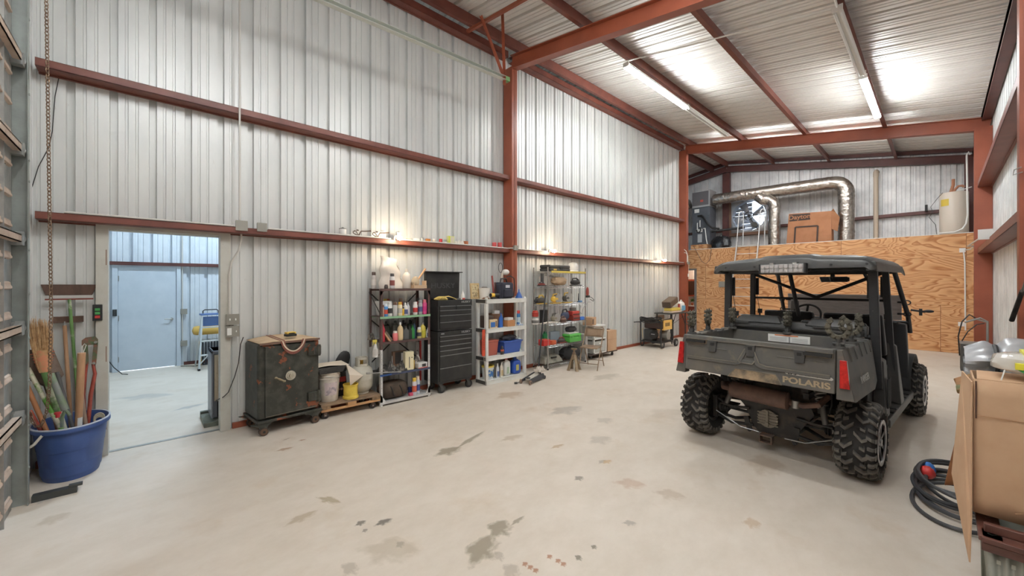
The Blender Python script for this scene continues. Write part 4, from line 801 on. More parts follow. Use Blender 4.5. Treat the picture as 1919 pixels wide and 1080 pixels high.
m.build('collar', TK, t); m = MB(); m.cyl((0, 0, .39), (0, 0, .46), .022); m.cyl((0, 0, .46), (0, 0, .485), .028, n=8); m.build('valve', BRASS, t)
# ============================================================ loft behind the plywood
LF = 2.951
FOIL = pm('duct_foil', srgb(196, 190, 182), .22, metal=.9, c2=srgb(166, 158, 150), sc_=9, bump=1.0, bs=26)
def duct(name, label, pts, r, r2=None):
    # crinkled insulation jacket
    P = [Vector(p) for p in pts]; Q = []
    for a, b in zip(P, P[1:]):
        n = max(1, round((b - a).length / .05)); Q += [a + (b - a) * i / n for i in range(n)]
    Q.append(P[-1]); rd = random.Random(len(Q)); rr = [r * (1 + rd.uniform(-.035, .03) - (.05 if i % 11 == 0 else 0)) for i in range(len(Q))]
    Q2 = [Q[0]]
    for a, b in zip(Q, Q[1:]): Q2 += [(a + b) / 2, b]
    o = MB().tube(Q2, r, 40).build(name, FOIL, DT, smooth=50)
    from mathutils import noise as NZ
    for v in o.data.vertices:
        p = v.co * 11; v.co += v.normal * (.020 * (abs(NZ.noise(p)) - .25) + .012 * abs(NZ.noise(p * 2.3)))
    return o
Yd = 15.85
DT = thing('foil_duct', 'silver foil duct run above the loft with two bends going down', 'duct')
def bend(c, r, a0, a1): return [(c[0] + r * math.cos(R(a0 + (a1 - a0) * i / 10)), c[1], c[2] + r * math.sin(R(a0 + (a1 - a0) * i / 10))) for i in range(11)]
duct('main_run', 'long silver foil duct crossing above the loft and bending down at its right end', [(-5.83, Yd, 4.97), (-4.0, Yd, 4.97)] + bend((-2.32, Yd, 4.60), .35, 90, 0) + [(-1.97, Yd, 2.96)], .2)
duct('branch_run', 'shorter silver foil duct branching down beside the wall fan', [(-4.30, Yd - .15, 4.83)] + bend((-4.12, Yd - .15, 4.40), .28, 100, 0) + [(-3.84, Yd - .15, 2.96)], .175)
duct('left_run', 'short crumpled foil duct leaving the left side of the furnace', [(-6.75, Yd, 4.95), (-7.0, Yd, 4.9), (-7.2, Yd, 4.7), (-7.25, Yd, 4.3), (-7.3, Yd, 4.1)], .18)
t = thing('furnace', 'tall grey furnace cabinet with a pale top box at the left end of the loft', 'furnace', (-6.27, 15.9, 3.27))
FG = S('furnace_grey', 84, 88, 94, .5, c2=srgb(72, 76, 82), sc_=3)
m = MB(); m.box(-.33, -.2, 0, .33, .42, 1.45); m.build('cabinet', FG, t, bev=.01)
m = MB(); m.box(-.33, -.2, 1.46, .33, .42, 1.53); m.build('collar', S('pale_metal', 176, 176, 176, .4, metal=.3), t)
m = MB(); m.box(-.33, -.2, 1.53, .29, .42, 2.06); m.build('plenum', S('plenum', 96, 94, 96, .5), t, bev=.006); m = MB(); m.box(.29, -.22, 1.5, .33, .44, 2.1); m.build('side_plate', S('pale_metal', 176, 176, 176, .4, metal=.3), t)
m = MB(); m.box(-.02, -.206, 1.66, .09, -.2, 1.74); m.build('red_sticker', S('sticker_red', 190, 84, 66), t); m = MB(); m.box(-.24, -.206, 1.26, -.06, -.2, 1.40); m.build('label_plate', WHITE, t); m = MB(); m.box(-.12, -.206, .1, .04, -.2, .42); m.build('data_plate', S('plate_grey', 178, 182, 184), t)
m = MB(); m.box(-.18, -.206, .5, .06, -.2, .62); m.tube([(-.12, -.22, .56), (-.12, -.24, .82), (-.12, -.22, .86)], .018, 7); m.tube([(-.02, -.22, .56), (-.02, -.24, .9), (-.02, -.22, .95)], .018, 7); m.mat(BLK); m.tube([(-.14, -.25, .6), (-.12, -.26, .5), (-.04, -.26, .48), (.02, -.25, .56), (-.02, -.25, .68)], .025, 8); m.build('gas_valve', WHITE, t)
m = MB(); m.tube([(-.1, -.22, 1.12), (.05, -.26, 1.12), (.15, -.3, 1.02), (.3, -.3, .75), (.45, -.3, .6), (.7, -.25, .55)], .035, 8); m.build('flex_pipe', BLK, t)
m = MB(); m.tube([(.1, -.22, .62), (.18, -.26, .62), (.2, -.28, .5), (.24, -.3, .2), (.28, -.3, .0)], .018, 6); m.build('drain_hose', WHITE, t)
tag(MB().box(-.3, -.45, 0, .3, .42, .315).build('plywood_box', PLY, loc=(-6.25, 15.9, LF)), 'low plywood box supporting the furnace on the loft', 'box')
m = MB(); m.cyl((-5.9, 15.75, 3.76), (-4.95, 16.35, 3.87), .045); m.build('x', BLK) if 0 else tag(m.build('black_pipe', BLK), 'black insulated pipe running from the furnace towards the fan', 'pipe')
m = MB(); m.lump((0, 0, .30), (.33, .24, .29), 22, 16, .07, .8, 9); m.cyl((0, 0, .5), (0, -.02, .66), .05, .02); tag(m.build('garbage_bag', pm('bag_shiny_black', srgb(26, 26, 30), .22, coat=.3, bump=1, bs=9), smooth=25, loc=(-5.50, 15.62, LF)), 'shiny black garbage bag slumped on the loft beside the furnace', 'bag')
# wall fan
t = thing('exhaust_fan', 'large round exhaust fan with louvers in the gable wall, daylight behind', 'fan', (-4.83, 16.74, 4.30))
m = MB(); m.box(-.68, -.3, -.70, -.60, 0, .70); m.box(.60, -.3, -.70, .68, 0, .70); m.box(-.60, -.3, .60, .60, 0, .70); m.box(-.60, -.3, -.70, .60, 0, -.60); m.build('wooden_frame', S('frame_brown', 112, 84, 66, .7), t)
m = MB(); n = 40; v = []
for i in range(n):
    a = 2 * PI * i / n; c, s = math.cos(a), math.sin(a); k = .60 / max(abs(c), abs(s))
    v += [(k * c, -.3, k * s), (.58 * c, -.3, .58 * s), (.56 * c, -.33, .56 * s), (.54 * c, -.10, .54 * s)]
m.add(v, [(4 * i + j, 4 * ((i + 1) % n) + j, 4 * ((i + 1) % n) + j + 1, 4 * i + j + 1) for i in range(n) for j in range(3)]); m.build('venturi_ring', S('fan_ring', 190, 194, 198, .4, metal=.4), t, solid=.004)
for k in range(4):
    a = R(k * 90 + 25); m = MB(); c, s = math.cos(a), math.sin(a); nrm = Vector((-s, 0, c))
    p = [Vector((c, 0, s)) * .1 - nrm * .06, Vector((c, 0, s)) * .1 + nrm * .06, Vector((c, 0, s)) * .52 + nrm * .17, Vector((c, 0, s)) * .52 - nrm * .14]
    m.add([tuple(q + Vector((0, -.18 - .05 * (1 if i in (0, 3) else -1), 0))) for i, q in enumerate(p)], [(0, 1, 2, 3)]); m.build('blade', S('fan_blade', 176, 178, 182, .4, metal=.4), t, solid=.004)
m = MB(); m.cyl((0, -.3, 0), (0, -.12, 0), .06); m.tube([(.15 * math.cos(a), -.31, .15 * math.sin(a)) for a in [2 * PI * i / 24 for i in range(24)]], .014, 6, True)
for k in range(4): m.bar((0, -.31, 0), (.15 * math.cos(k * PI / 2), -.31, .15 * math.sin(k * PI / 2)), .02, .01)
m.build('pulley', BLK2, t)
m = MB(); m.bar((-.62, -.28, .0), (.62, -.28, -.0), .03, .03); m.bar((0, -.29, -.0), (.3, -.29, -.55), .03, .03); m.build('motor_bracket', BLK2, t); m = MB(); m.cyl((.22, -.42, -.36), (.22, -.2, -.36), .10); m.build('motor', BLK2, t)
for k in range(8):
    z = -.55 + k * .157; tilt = .028 if k < 7 else .1; m = MB()
    m.add([(-.6, .02, z - .005), (.02, .02, z - .005), (.02, .02 + tilt, z + .148), (-.6, .02 + tilt, z + .148)], [(0, 1, 2, 3)]); m.build('louver', S('louver_grey', 168, 172, 178, .5), t, solid=.003)
    m = MB(); m.add([(.03, .02, z - .005), (.6, .02, z - .005), (.6, .15, z + .04), (.03, .15, z + .04)], [(0, 1, 2, 3)]); m.build('louver', S('louver_grey', 168, 172, 178, .5), t, solid=.003)
# leaning ladder with grab rails
t = thing('extension_ladder', 'aluminium ladder leaning on the plywood wall, rails rising past the loft edge', 'ladder', (0, 0, 0)); LAL = S('ladder_alu', 204, 204, 202, .35, metal=.5)
b0, b1 = Vector((-4.80, 14.02, 0)), Vector((-4.80, 15.09, 3.15)); wd = Vector((.66, 0, 0)); dd = (b1 - b0)
for o in (Vector(), wd):
    m = MB(); m.bar(b0 + o, b1 + o + dd * .03, .03, .07, (0, 1, 0)); m.build('side_rail', LAL, t)
    m = MB(); p = b0 + o + dd * .72 + Vector((0, -.03, 0)); q = b0 + o + dd * 1.42; q = Vector((q.x, 15.28, 4.22)); m.tube([p, b1 + o + Vector((0, -.04, 0)), q, q + Vector((.02, .02, .07)), q + Vector((.06, .05, .09)), q + Vector((.10, .08, .05)), q + Vector((.11, .10, -.05)), Vector((b1.x + o.x + .11, 15.32, LF + .06))], .018, 8); m.build('grab_rail', LAL, t)
for k in range(11):
    p = b0 + dd * (.06 + k * .092); m = MB(); m.bar(p + Vector((.015, 0, 0)), p + wd - Vector((.015, 0, 0)), .045, .022, (0, 0, 1)); m.build('rung', LAL, t)
# carton, vent pipe, water heater
t = thing('fan_carton', 'big brown carton with a dark printed band, standing on the loft', 'box', (-2.83, 15.42, LF), -3)
CB = S('brown_carton', 168, 118, 84, .8, c2=srgb(156, 107, 74), sc_=3); DKP = S('carton_print', 66, 54, 48, .8)
m = MB(); m.hexa([(-.62, 0, 0), (.58, 0, 0), (.58, .28, 0), (-.62, .28, 0), (-.55, .04, 1.12), (.56, .04, 1.06), (.56, .3, 1.06), (-.55, .3, 1.12)]); m.build('box', CB, t, bev=.01)
m = MB(); m.hexa([(-.53, .026, .86), (.03, .026, .86), (.03, .034, .86), (-.53, .034, .86), (-.53, .034, 1.09), (.03, .034, 1.06), (.03, .038, 1.06), (-.53, .038, 1.09)]); m.build('printed_band', DKP, t)
m = MB()
for a, b in (((-.39, .005, .0), (-.36, .022, .66)), ((-.36, .022, .66), (.23, .022, .64)), ((.23, .022, .64), (.21, .005, .0))): m.bar(Vector(a) + Vector((0, -.006, 0)), Vector(b) + Vector((0, -.006, 0)), .012, .045, (1, 0, 0) if abs(a[0] - b[0]) < .1 else (0, 0, 1))
m.build('printed_outline', DKP, t)
text('carton_letters', 'Dayton', .20, CB, t, (-.25, .018, .975), (88, 0, -1.5), xs=1.0, bold=.003)
m = MB(); m.add([(.56, .03, 1.06), (.58, .02, .5), (.70, .1, .42), (.74, .16, .86), (.66, .1, 1.0), (.62, .0, 1.12)], [(0, 1, 2), (0, 2, 3), (0, 3, 4), (0, 4, 5)]); m.build('torn_flap', CB, t, solid=.006, smooth=0)
m = MB(); m.cyl((-1.345, 16.5, LF), (-1.345, 16.5, 5.12), .06, n=18); m.tube([(-1.345, 16.5, 5.08), (-1.345, 16.5, 5.16), (-1.345, 16.53, 5.22), (-1.345, 16.62, 5.25), (-1.345, 16.7, 5.25)], .068, 16); tag(m.build('vent_pipe', S('pvc_cream', 206, 192, 172, .5)), 'cream vertical vent pipe on the gable wall', 'pipe')
t = thing('water_heater', 'cream water heater with red-brown pipes on top, right end of the loft', 'water heater', (.245, 15.72, LF))
m = MB(); m.lathe([(.26, 0), (.265, .01), (.265, 1.22), (.255, 1.235), (0, 1.24)], n=36); m.build('tank', S('heater_cream', 214, 204, 190, .35), t)
m = MB(); v = []
for i in range(9): a = R(-150 + 5 * i); v += [(.269 * math.cos(a), .269 * math.sin(a), .88), (.269 * math.cos(a), .269 * math.sin(a), 1.06)]
m.add(v, [(2 * i, 2 * i + 2, 2 * i + 3, 2 * i + 1) for i in range(8)]); m.build('energy_label', S('label_yellow', 214, 190, 80), t)
CU = S('pipe_wrap', 178, 124, 96, .8)
m = MB(); m.tube([(-.06, 0, 1.23), (-.01, 0, 1.45), (-.01, 0, 1.60)], .034, 10); m.build('pipe_wrap', CU, t); m = MB(); m.tube([(-.02, 0, 1.23), (.02, 0, 1.32), (.08, 0, 1.40), (.15, 0, 1.40), (.18, 0, 1.36)], .03, 10); m.build('pipe_wrap', CU, t)
m = MB(); m.tube([(.05, -.05, 1.28), (.2, -.1, 1.29), (.30, -.2, 1.31)], .012, 6); m.build('relief_pipe', WHITE, t)
m = MB(); m.tube([(-.2, -.2, 1.24), (-.3, -.2, 1.1), (-.42, -.15, .9), (-.38, -.2, .75), (-.45, -.2, .62), (-.33, -.25, .4), (-.3, -.3, .05)], .006, 5); m.build('wire', BLK, t)
jbox('junction_box', 'dark electrical box beside the water heater on the far girt', (-.25, 16.5, 3.95), .18, mt=BLK)
conduit('white conduit rising beside the water heater and curving onto the plywood edge', [(.505, 15.10, 5.0), (.48, 15.10, 5.08), (.45, 15.10, 5.0), (.465, 15.10, 3.5), (.44, 15.10, 3.28), (.38, 15.10, 3.16), (.25, 15.10, 3.09), (-.02, 15.10, 3.085)], .018, WHITE)
m = MB(); m.tube([(-6.3, 15.10, 3.2), (-6.1, 15.11, 2.8), (-6.0, 15.11, 2.6), (-5.85, 15.12, 2.5), (-5.72, 15.11, 2.65), (-5.66, 15.11, 3.0), (-5.68, 15.09, 3.1)], .008, 5); tag(m.build('hanging_cable', BLK2), 'thin cable looping down the plywood below the furnace', 'cable')
jbox('breaker_box', 'grey electric meter box on the plywood left of the ladder', (-5.31, 15.12, 1.75), .2, mt=BOXG).rotation_euler = (0, 0, R(-90))
jbox('junction_box', 'white box on the plywood by the right column', (.38, 15.12, 2.62), .1, mt=WHITE).rotation_euler = (0, 0, R(-90))
conduit('white conduit dropping down the plywood beside the right column', [(.40, 15.10, 2.57), (.42, 15.10, 2.3), (.43, 15.10, .6)], .014, WHITE)
conduit('grey conduit from the plywood to the box on the right wall girt', [(.43, 15.07, 2.62), (.50, 14.9, 2.62), (.50, 13.3, 2.60), (.40, 12.95, 2.58), (.50, 10.2, 2.585)], .014)
jbox('junction_box', 'large grey box at the end of the lower girt of the right wall', (.50, 10.0, 2.58), .16, .06, mt=WHITE).rotation_euler = (0, 0, R(-90))
# store room behind the plywood door
t = thing('hutch_cabinet', 'red-brown wooden hutch seen through the plywood doorway', 'cabinet', (-6.98, 16.45, 0)); CH = S('cherry_wood', 150, 74, 52, .4, c2=srgb(124, 58, 42), sc_=3, stretch=(1, 1, 8))
m = MB(); m.box(-.6, -.2, 0, .6, .2, .85); m.build('base', CH, t, bev=.005); m = MB(); m.box(-.62, -.24, .85, .62, .2, .89); m.build('top', WHITE, t); m = MB(); m.box(-.6, 0, 1.25, .6, .2, 1.95); m.build('upper', CH, t)
for x in (-.4, 0, .4): m = MB(); m.box(x - .16, -.012, 1.32, x + .16, 0, 1.88); m.build('glass_door', S('dark_glass', 60, 44, 40, .15), t)
for x in (-.3, .3): m = MB(); m.box(x - .28, -.215, .08, x + .28, -.2, .78); m.build('door', CH, t, bev=.004)
t = thing('potted_plant', 'leafy green plant on the hutch behind the plywood doorway', 'plant', (-6.85, 16.30, .893)); m = MB(); m.cyl((0, 0, 0), (0, 0, .10), .04, .05); m.build('pot', S('terracotta', 186, 110, 70), t); m = MB(); rd = random.Random(5)
for k in range(70):
    a, e = rd.uniform(0, 2 * PI), rd.uniform(.1, 1.4); d = Vector((math.cos(a) * math.cos(e), math.sin(a) * math.cos(e), math.sin(e))) * rd.uniform(.06, .13); s = Vector((-math.sin(a), math.cos(a), 0)) * .03; p = Vector((0, 0, .12)) + d
    m.add([tuple(p - s), tuple(p + d * .25), tuple(p + s), tuple(p - d * .3)], [(0, 1, 2, 3)])
m.build('leaves', S('leaf', 74, 116, 52, .6), t)
t = thing('wall_bulb', 'bare bulb on the store room ceiling behind the plywood', 'light bulb', (-6.4, 15.9, 2.75)); m = MB(); m.cyl((0, 0, .05), (0, 0, .1), .05); m.build('socket', WHITE, t); m = MB(); m.lump((0, 0, 0), (.035, .035, .05)); m.build('bulb', GLOBE, t)
ld = bpy.data.lights.new('bulb_light', 'POINT'); ld.energy = 40; ld.color = (1, .8, .62); ld.shadow_soft_size = .04; l = bpy.data.objects.new('bulb_light', ld); COL.objects.link(l); l.location = (0, 0, -.12); l.parent = t
# ============================================================ utility vehicle
V = thing('utility_vehicle', 'dusty black four-seat utility vehicle with a cargo bed, parked with its tailgate towards the camera', 'utility vehicle', (-1.21, 4.9, 0), -3.7)
V['label'] = 'dusty black utility vehicle with a cargo bed, parked tail towards the camera'
DUST2 = S('dusty_ridges', 122, 115, 102, .7, c2=srgb(100, 95, 86), sc_=7)
DUST = S('dusty_bed_plastic', 84, 83, 80, .5, c2=srgb(104, 98, 88), sc_=2.6, th=(.42, .7), c3=srgb(128, 114, 94), sc3=6, th3=(.60, .78), bump=.05)
BODY = S('body_plastic', 60, 60, 59, .42, c2=srgb(74, 72, 68), sc_=5); CAB = S('cab_black', 36, 36, 37, .5); SEAT = S('seat_vinyl', 32, 32, 33, .38)
MUD = S('dried_mud', 158, 136, 108, .9, c2=srgb(96, 88, 76), sc_=9, th=(.4, .62)); TIRE = S('tire_dusty', 84, 80, 75, .75, c2=srgb(116, 110, 101), sc_=8, th=(.42, .7)); CARC = S('tire_carcass', 44, 42, 41, .85)
MUF = S('muffler_rust', 100, 78, 70, .6, c2=srgb(122, 94, 80), sc_=9); CHS = S('chassis_black', 44, 43, 42, .55, c2=srgb(78, 68, 58), sc_=7, th=(.5, .75))
RIMB = S('rim_black', 34, 34, 35, .35); RIMS = S('rim_silver', 184, 184, 186, .25, metal=.7)
# --- wheels
def tire_r(s, Rr):   # carcass radius across the section, s in -1..1
    a = abs(s); return Rr - .022 - .018 * a * a - (.035 * ((a - .8) / .2) ** 2 if a > .8 else 0)
def wheel_proto(w, side, Rr=.348):
    hw = w / 2; t = bpy.data.objects.new('wheel', None); COL.objects.link(t)
    m = MB(); prof = [(.185, -hw * .72), (.21, -hw * .9), (.27, -hw * 1.02), (Rr - .075, -hw)]
    prof += [(tire_r(s, Rr), s * hw) for s in (-1, -.9, -.8, -.5, 0, .5, .8, .9, 1)] + [(Rr - .075, hw), (.27, hw * 1.02), (.21, hw * .9), (.185, hw * .72)]
    m.lathe(prof, n=48, ax='x', caps=False); tr = m.build('tire', CARC, t)
    m = MB()
    def P(s, a, h):
        r = tire_r(max(-1, min(1, s)), Rr) + h; x = max(-1.03, min(1.03, s)) * hw
        return (x, r * math.cos(a), r * math.sin(a))
    def lug(path, wd, h=.024):
        n = 4; L = []
        for k in range(n + 1):
            q = k / n * (len(path) - 1); i = min(int(q), len(path) - 2); f = q - i
            L.append((path[i][0] + (path[i + 1][0] - path[i][0]) * f, path[i][1] + (path[i + 1][1] - path[i][1]) * f))
        v = []
        for s, a in L:
            for da, hh in ((-wd, -.006), (-wd * .72, h), (wd * .72, h), (wd, -.006)): v.append(P(s, a + da, hh))
        f = []
        for k in range(n):
            for j in range(3): f.append((k * 4 + j, k * 4 + j + 1, k * 4 + 5 + j, k * 4 + 4 + j))
            f.append((k * 4 + 3, k * 4, k * 4 + 4, k * 4 + 7))
        f += [(0, 1, 2, 3), (n * 4 + 3, n * 4 + 2, n * 4 + 1, n * 4)]
        m.add(v, f)
    N = 13; st = 2 * PI / N
    for k in range(N):
        a = k * st
        for sg, off in ((1, 0), (-1, st / 2)):
            b = a + off
            lug([(sg * .02, b), (sg * .42, b + .17), (sg * .66, b + .10)], .052)
            lug([(sg * .60, b + .05), (sg * .84, b + .10), (sg * 1.02, b + .12)], .056)
            lug([(sg * .30, b - .14), (sg * .56, b - .09), (sg * .52, b - .20)], .04)
            lug([(sg * .66, b - .16), (sg * .9, b - .13), (sg * 1.03, b - .13)], .05)
            # shoulder knobs down the sidewall
            x0, x1 = sorted((sg * hw * 1.0, sg * hw * 1.045)); r0 = Rr - .085
            for da in (.1, -.14):
                c, s_ = math.cos(b + da), math.sin(b + da); u = Vector((0, -s_, c)) * .018; rr = Vector((0, c, s_))
                q = [rr * r0 - u, rr * r0 + u, rr * (Rr - .035) + u, rr * (Rr - .035) - u]
                m.hexa([(x0, p.y, p.z) for p in q] + [(x1, p.y, p.z) for p in q])
    m.build('tread', TIRE, tr)
    sd = side; rm = MB(); rm.lathe([(.188, sd * hw * .72), (.20, sd * hw * .98), (.19, sd * hw * 1.0), (.165, sd * hw * .9), (.16, sd * hw * .2), (.16, -sd * hw * .7), (.19, -sd * hw * .78)], n=40, ax='x', caps=False)
    r = rm.build('rim', RIMB, t)
    m = MB(); m.lathe([(.205, sd * hw * .99), (.203, sd * hw * 1.03), (.172, sd * hw * 1.02), (.165, sd * hw * .96)], n=40, ax='x', caps=False); m.build('rim_lip', RIMS, r)
    m = MB()
    for k in range(7):
        a = k * 2 * PI / 7; c, s_ = math.cos(a), math.sin(a); m.bar((sd * hw * .84, .04 * c, .04 * s_), (sd * hw * .88, .16 * c, .16 * s_), .036, .02, (1, 0, 0))
    m.cyl((sd * hw * .3, 0, 0), (sd * hw * .88, 0, 0), .05, n=18); m.build('spokes', RIMB, r)
    m = MB(); m.cyl((sd * hw * .88, 0, 0), (sd * hw * 1.0, 0, 0), .036, .03, n=16); m.build('hub_cap', RIMS, r)
    m = MB(); m.cyl((-sd * hw * .3, 0, 0), (-sd * hw * .3 + sd * .02, 0, 0), .12, n=24); m.cyl((-sd * hw * .45, 0, 0), (-sd * hw * .2, 0, 0), .06, n=16); m.build('brake_disc', CHS, r)
    return t
def place(o, x, y, z, ang=0): o.parent = V; o.location = (x, y, z); o.rotation_euler = (R(ang), 0, 0)
w1 = wheel_proto(.285, -1); place(w1, -.715, 0, .347, 8); w2 = wheel_proto(.285, 1); place(w2, .715, 0, .347, 20)
w3 = wheel_proto(.235, -1); place(w3, -.70, 2.80, .345, 0); w4 = wheel_proto(.235, 1, .355); place(w4, .775, 2.80, .347, 33)
# --- cargo bed
m = MB(); zt, zb = 1.215, .855; yr, yf = -.56, .56
def side(sx):
    P = lambda q: [(sx * a, b, c) for a, b, c in q]
    outer = [(.69, yr, zt), (.70, yf, zt - .01), (.745, yf, .80), (.77, .30, .76), (.775, yr, .79)]
    inner = [(.60, yr, zt), (.60, yf, zt - .01), (.60, yf, .88), (.60, .30, .88), (.60, yr, .88)]
    m.add(P(outer) + P(inner), [(0, 1, 2, 3, 4), (9, 8, 7, 6, 5), (0, 5, 6, 1), (1, 6, 7, 2), (2, 7, 8, 3), (3, 8, 9, 4), (4, 9, 5, 0)])
    for y in (-.36, -.16, .04, .24, .42): m.hexa([(sx * .70, y - .015, 1.10), (sx * .725, y - .015, 1.10), (sx * .725, y + .015, 1.10), (sx * .70, y + .015, 1.10), (sx * .60, y - .03, 1.222), (sx * .70, y - .03, 1.222), (sx * .70, y + .03, 1.222), (sx * .60, y + .03, 1.222)])
side(1); side(-1)
m.box(-.62, yr + .08, .84, .62, yf - .03, .885); m.box(-.64, yf - .05, .86, .64, yf, zt - .012)
for x in (-.45, -.15, .15, .45): m.box(x - .04, yr + .1, .885, x + .04, yf - .06, .895)
m.build('cargo_bed', DUST, V, bev=.012)
# tail light housings
for sx in (-1, 1):
    m = MB(); q = lambda x, y, z: (sx * x, y, z)
    m.hexa([q(.655, yr - .04, .80), q(.775, yr - .02, .80), q(.775, yr + .10, .78), q(.655, yr + .06, .80), q(.655, yr - .02, zt), q(.69, yr, zt), q(.69, yr + .08, zt), q(.655, yr + .06, zt)])
    h = m.build('light_housing', DUST, V, bev=.008)
    m = MB(); m.hexa([q(.678, yr - .048, .90), q(.745, yr - .040, .90), q(.745, yr, .90), q(.678, yr, .90), q(.678, yr - .036, 1.135), q(.722, yr - .030, 1.135), q(.722, yr, 1.135), q(.678, yr, 1.135)])
    m.build('tail_light', pm('tail_light_red', srgb(196, 34, 30), .2, c2=srgb(150, 24, 22), sc_=24, coat=.5), h, bev=.004)
# tailgate with its relief
m = MB(); yg = yr - .055
m.hexa([(-.65, yg, .845), (.65, yg, .845), (.65, yg + .07, .845), (-.65, yg + .07, .845), (-.65, yg + .025, zt + .005), (.65, yg + .025, zt + .005), (.65, yg + .09, zt + .005), (-.65, yg + .09, zt + .005)])
tg = m.build('tailgate', DUST, V, bev=.01)
def yz(z): return yg + .025 * (z - .845) / (zt - .84)
def relief(poly, h=.012, nm='relief', mt=DUST, bev=.004):
    m = MB(); n = len(poly); v = [(x, yz(z) - h, z) for x, z in poly] + [(x, yz(z) + .02, z) for x, z in poly]
    m.add(v, [tuple(range(n)), tuple(range(n, 2 * n))[::-1]] + [(i, n + i, n + (i + 1) % n, (i + 1) % n) for i in range(n)])
    return m.build(nm, mt, tg, bev=bev)
relief([(-.64, 1.185), (.64, 1.185), (.64, zt + .004), (-.64, zt + .004)], .016, 'top_lip')
relief([(-.62, 1.0), (-.12, 1.0), (-.05, 1.14), (-.02, 1.14), (-.09, .985), (-.13, .968), (-.62, .968)], .014, 'pressed_ridge', DUST); relief([(.62, 1.0), (.14, 1.0), (.08, 1.02), (.03, 1.14), (.0, 1.14), (.05, .99), (.1, .968), (.62, .968)], .014, 'pressed_ridge')
relief([(-.11, 1.03), (.04, 1.03), (.02, 1.0), (-.09, 1.0)], .010, 'pressed_ridge')
relief([(-.20, .845), (.27, .845), (.22, .935), (-.13, .935)], .012, 'muddy_panel', MUD)
relief([(-.60, 1.10), (-.22, 1.10), (-.22, 1.108), (-.60, 1.108)], .006, 'pressed_line'); relief([(.22, 1.10), (.60, 1.10), (.60, 1.108), (.22, 1.108)], .006, 'pressed_line')
for q in ([(-.62, .998), (-.12, .998), (-.05, 1.14)], [(.62, .998), (.14, .998), (.08, 1.018), (.03, 1.14)], [(-.11, 1.03), (-.09, 1.0), (.02, 1.0), (.04, 1.03)], [(-.2, .85), (-.13, .937), (.22, .937), (.27, .85)], [(-.64, 1.186), (.64, 1.186)]):
    m = MB()
    for a, b in zip(q, q[1:]): m.bar((a[0], yz(a[1]) - .0155, a[1]), (b[0], yz(b[1]) - .0155, b[1]), .004, .007)
    m.build('dust_line', DUST2, tg)
for x in (-.36, .0, .40):
    relief([(x - .035, 1.07), (x + .035, 1.07), (x + .045, 1.185), (x - .045, 1.185)], .02, 'rim_notch', BODY); m = MB(); m.box(x - .018, yz(1.15) - .023, 1.135, x + .018, yz(1.15) - .018, 1.165); m.build('notch_hole', BLK, tg)
for sx in (-1, 1):
    a, b = sorted((sx * .64, sx * .42)); relief([(a, 1.14), (b, 1.14), (b, 1.185), (a, 1.185)], .01, 'latch_recess', MUD)
    m = MB(); m.box(a + .01, yz(1.16) - .04, 1.150, b - .01, yz(1.16) - .01, 1.178); m.cyl((sx * .56, yz(1.16) - .036, 1.164), (sx * .56, yz(1.16) - .01, 1.164), .014, n=8); m.build('latch_handle', BLK, tg)
text('tailgate_letters', 'POLARIS', .074, S('letter_tan', 160, 142, 116, .6), tg, (.445, yz(.905) - .0005, .902), (93, 0, 0), ext=.003, xs=1.25, bold=.0025)
relief([(.30, .955), (.63, .955), (.64, .965), (.63, .98), (.30, .98), (.29, .967)], .006, 'badge', S('badge_grey', 182, 178, 170, .4), 0)
text('badge_letters', 'EPS', .03, BLK, tg, (.345, yz(.967) - .0068, .967), (93, 0, 0), ext=.0008, xs=1.5, bold=.001); text('badge_small_letters', 'ELECTRONIC POWER STEERING', .0125, BLK, tg, (.505, yz(.967) - .0068, .966), (93, 0, 0), ext=.0006, xs=1.15)
m = MB(); m.box(-.21, yf - .056, 1.10, .20, yf - .052, 1.185); wl = m.build('warning_label', WHITE, V); m = MB(); m.box(-.14, yf - .059, 1.172, .09, yf - .056, 1.183); m.build('orange_bar', S('label_orange', 206, 120, 70), wl); m = MB(); m.box(.0, yf - .059, 1.10, .012, yf - .056, 1.165)
for k in range(4): m.box(-.19, yf - .058, 1.115 + .012 * k, -.02, yf - .056, 1.118 + .012 * k); m.box(.03, yf - .058, 1.112 + .012 * k, .18, yf - .056, 1.115 + .012 * k)
m.build('print_lines', S('print_grey', 140, 140, 140), wl)
text('side_letters', 'RANGER', .085, S('decal_silver', 168, 166, 160, .4, metal=.3), V, (.764, -.12, .93), (82, 0, 90), ext=.001, xs=1.0, bold=.001)
# gear grips bolted to the bed rim
GRIP = S('grip_rubber', 72, 68, 58, .8, c2=srgb(96, 90, 76), sc_=20)
def grip(x, y, z, rz, w=1):
    t = bpy.data.objects.new('gear_grip', None); COL.objects.link(t); t.parent = V; t.location = (x, y, z); t.rotation_euler = (0, 0, R(rz))
    m = MB(); m.cyl((0, 0, 0), (0, 0, .022), .05, .046, n=18); m.cyl((0, 0, .022), (0, 0, .05), .028); m.cyl((-.04, 0, .045), (.04, 0, .045), .02, n=10); m.cyl((0, 0, .05), (0, 0, .085), .022, .026); m.build('clamp_base', BLK2, t)
    m = MB()
    q = [(-.055, .235), (-.07, .19), (-.062, .145), (-.035, .11), (0, .098), (.035, .11), (.062, .145), (.07, .19), (.055, .235)]
    m.tube([(a, 0, b) for a, b in q], [.012, .014, .015, .017, .019, .017, .015, .014, .012], 8)
    for a, b in q:
        d = Vector((a, 0, b - .17)).normalized(); m.cyl((a * 1.0, -.026, b), (a * 1.0, .026, b), .017, n=8)
        m.bar(Vector((a, 0, b)), Vector((a, 0, b)) + d * .025, .05, .009, (0, 1, 0))
    m.build('fork', GRIP, t)
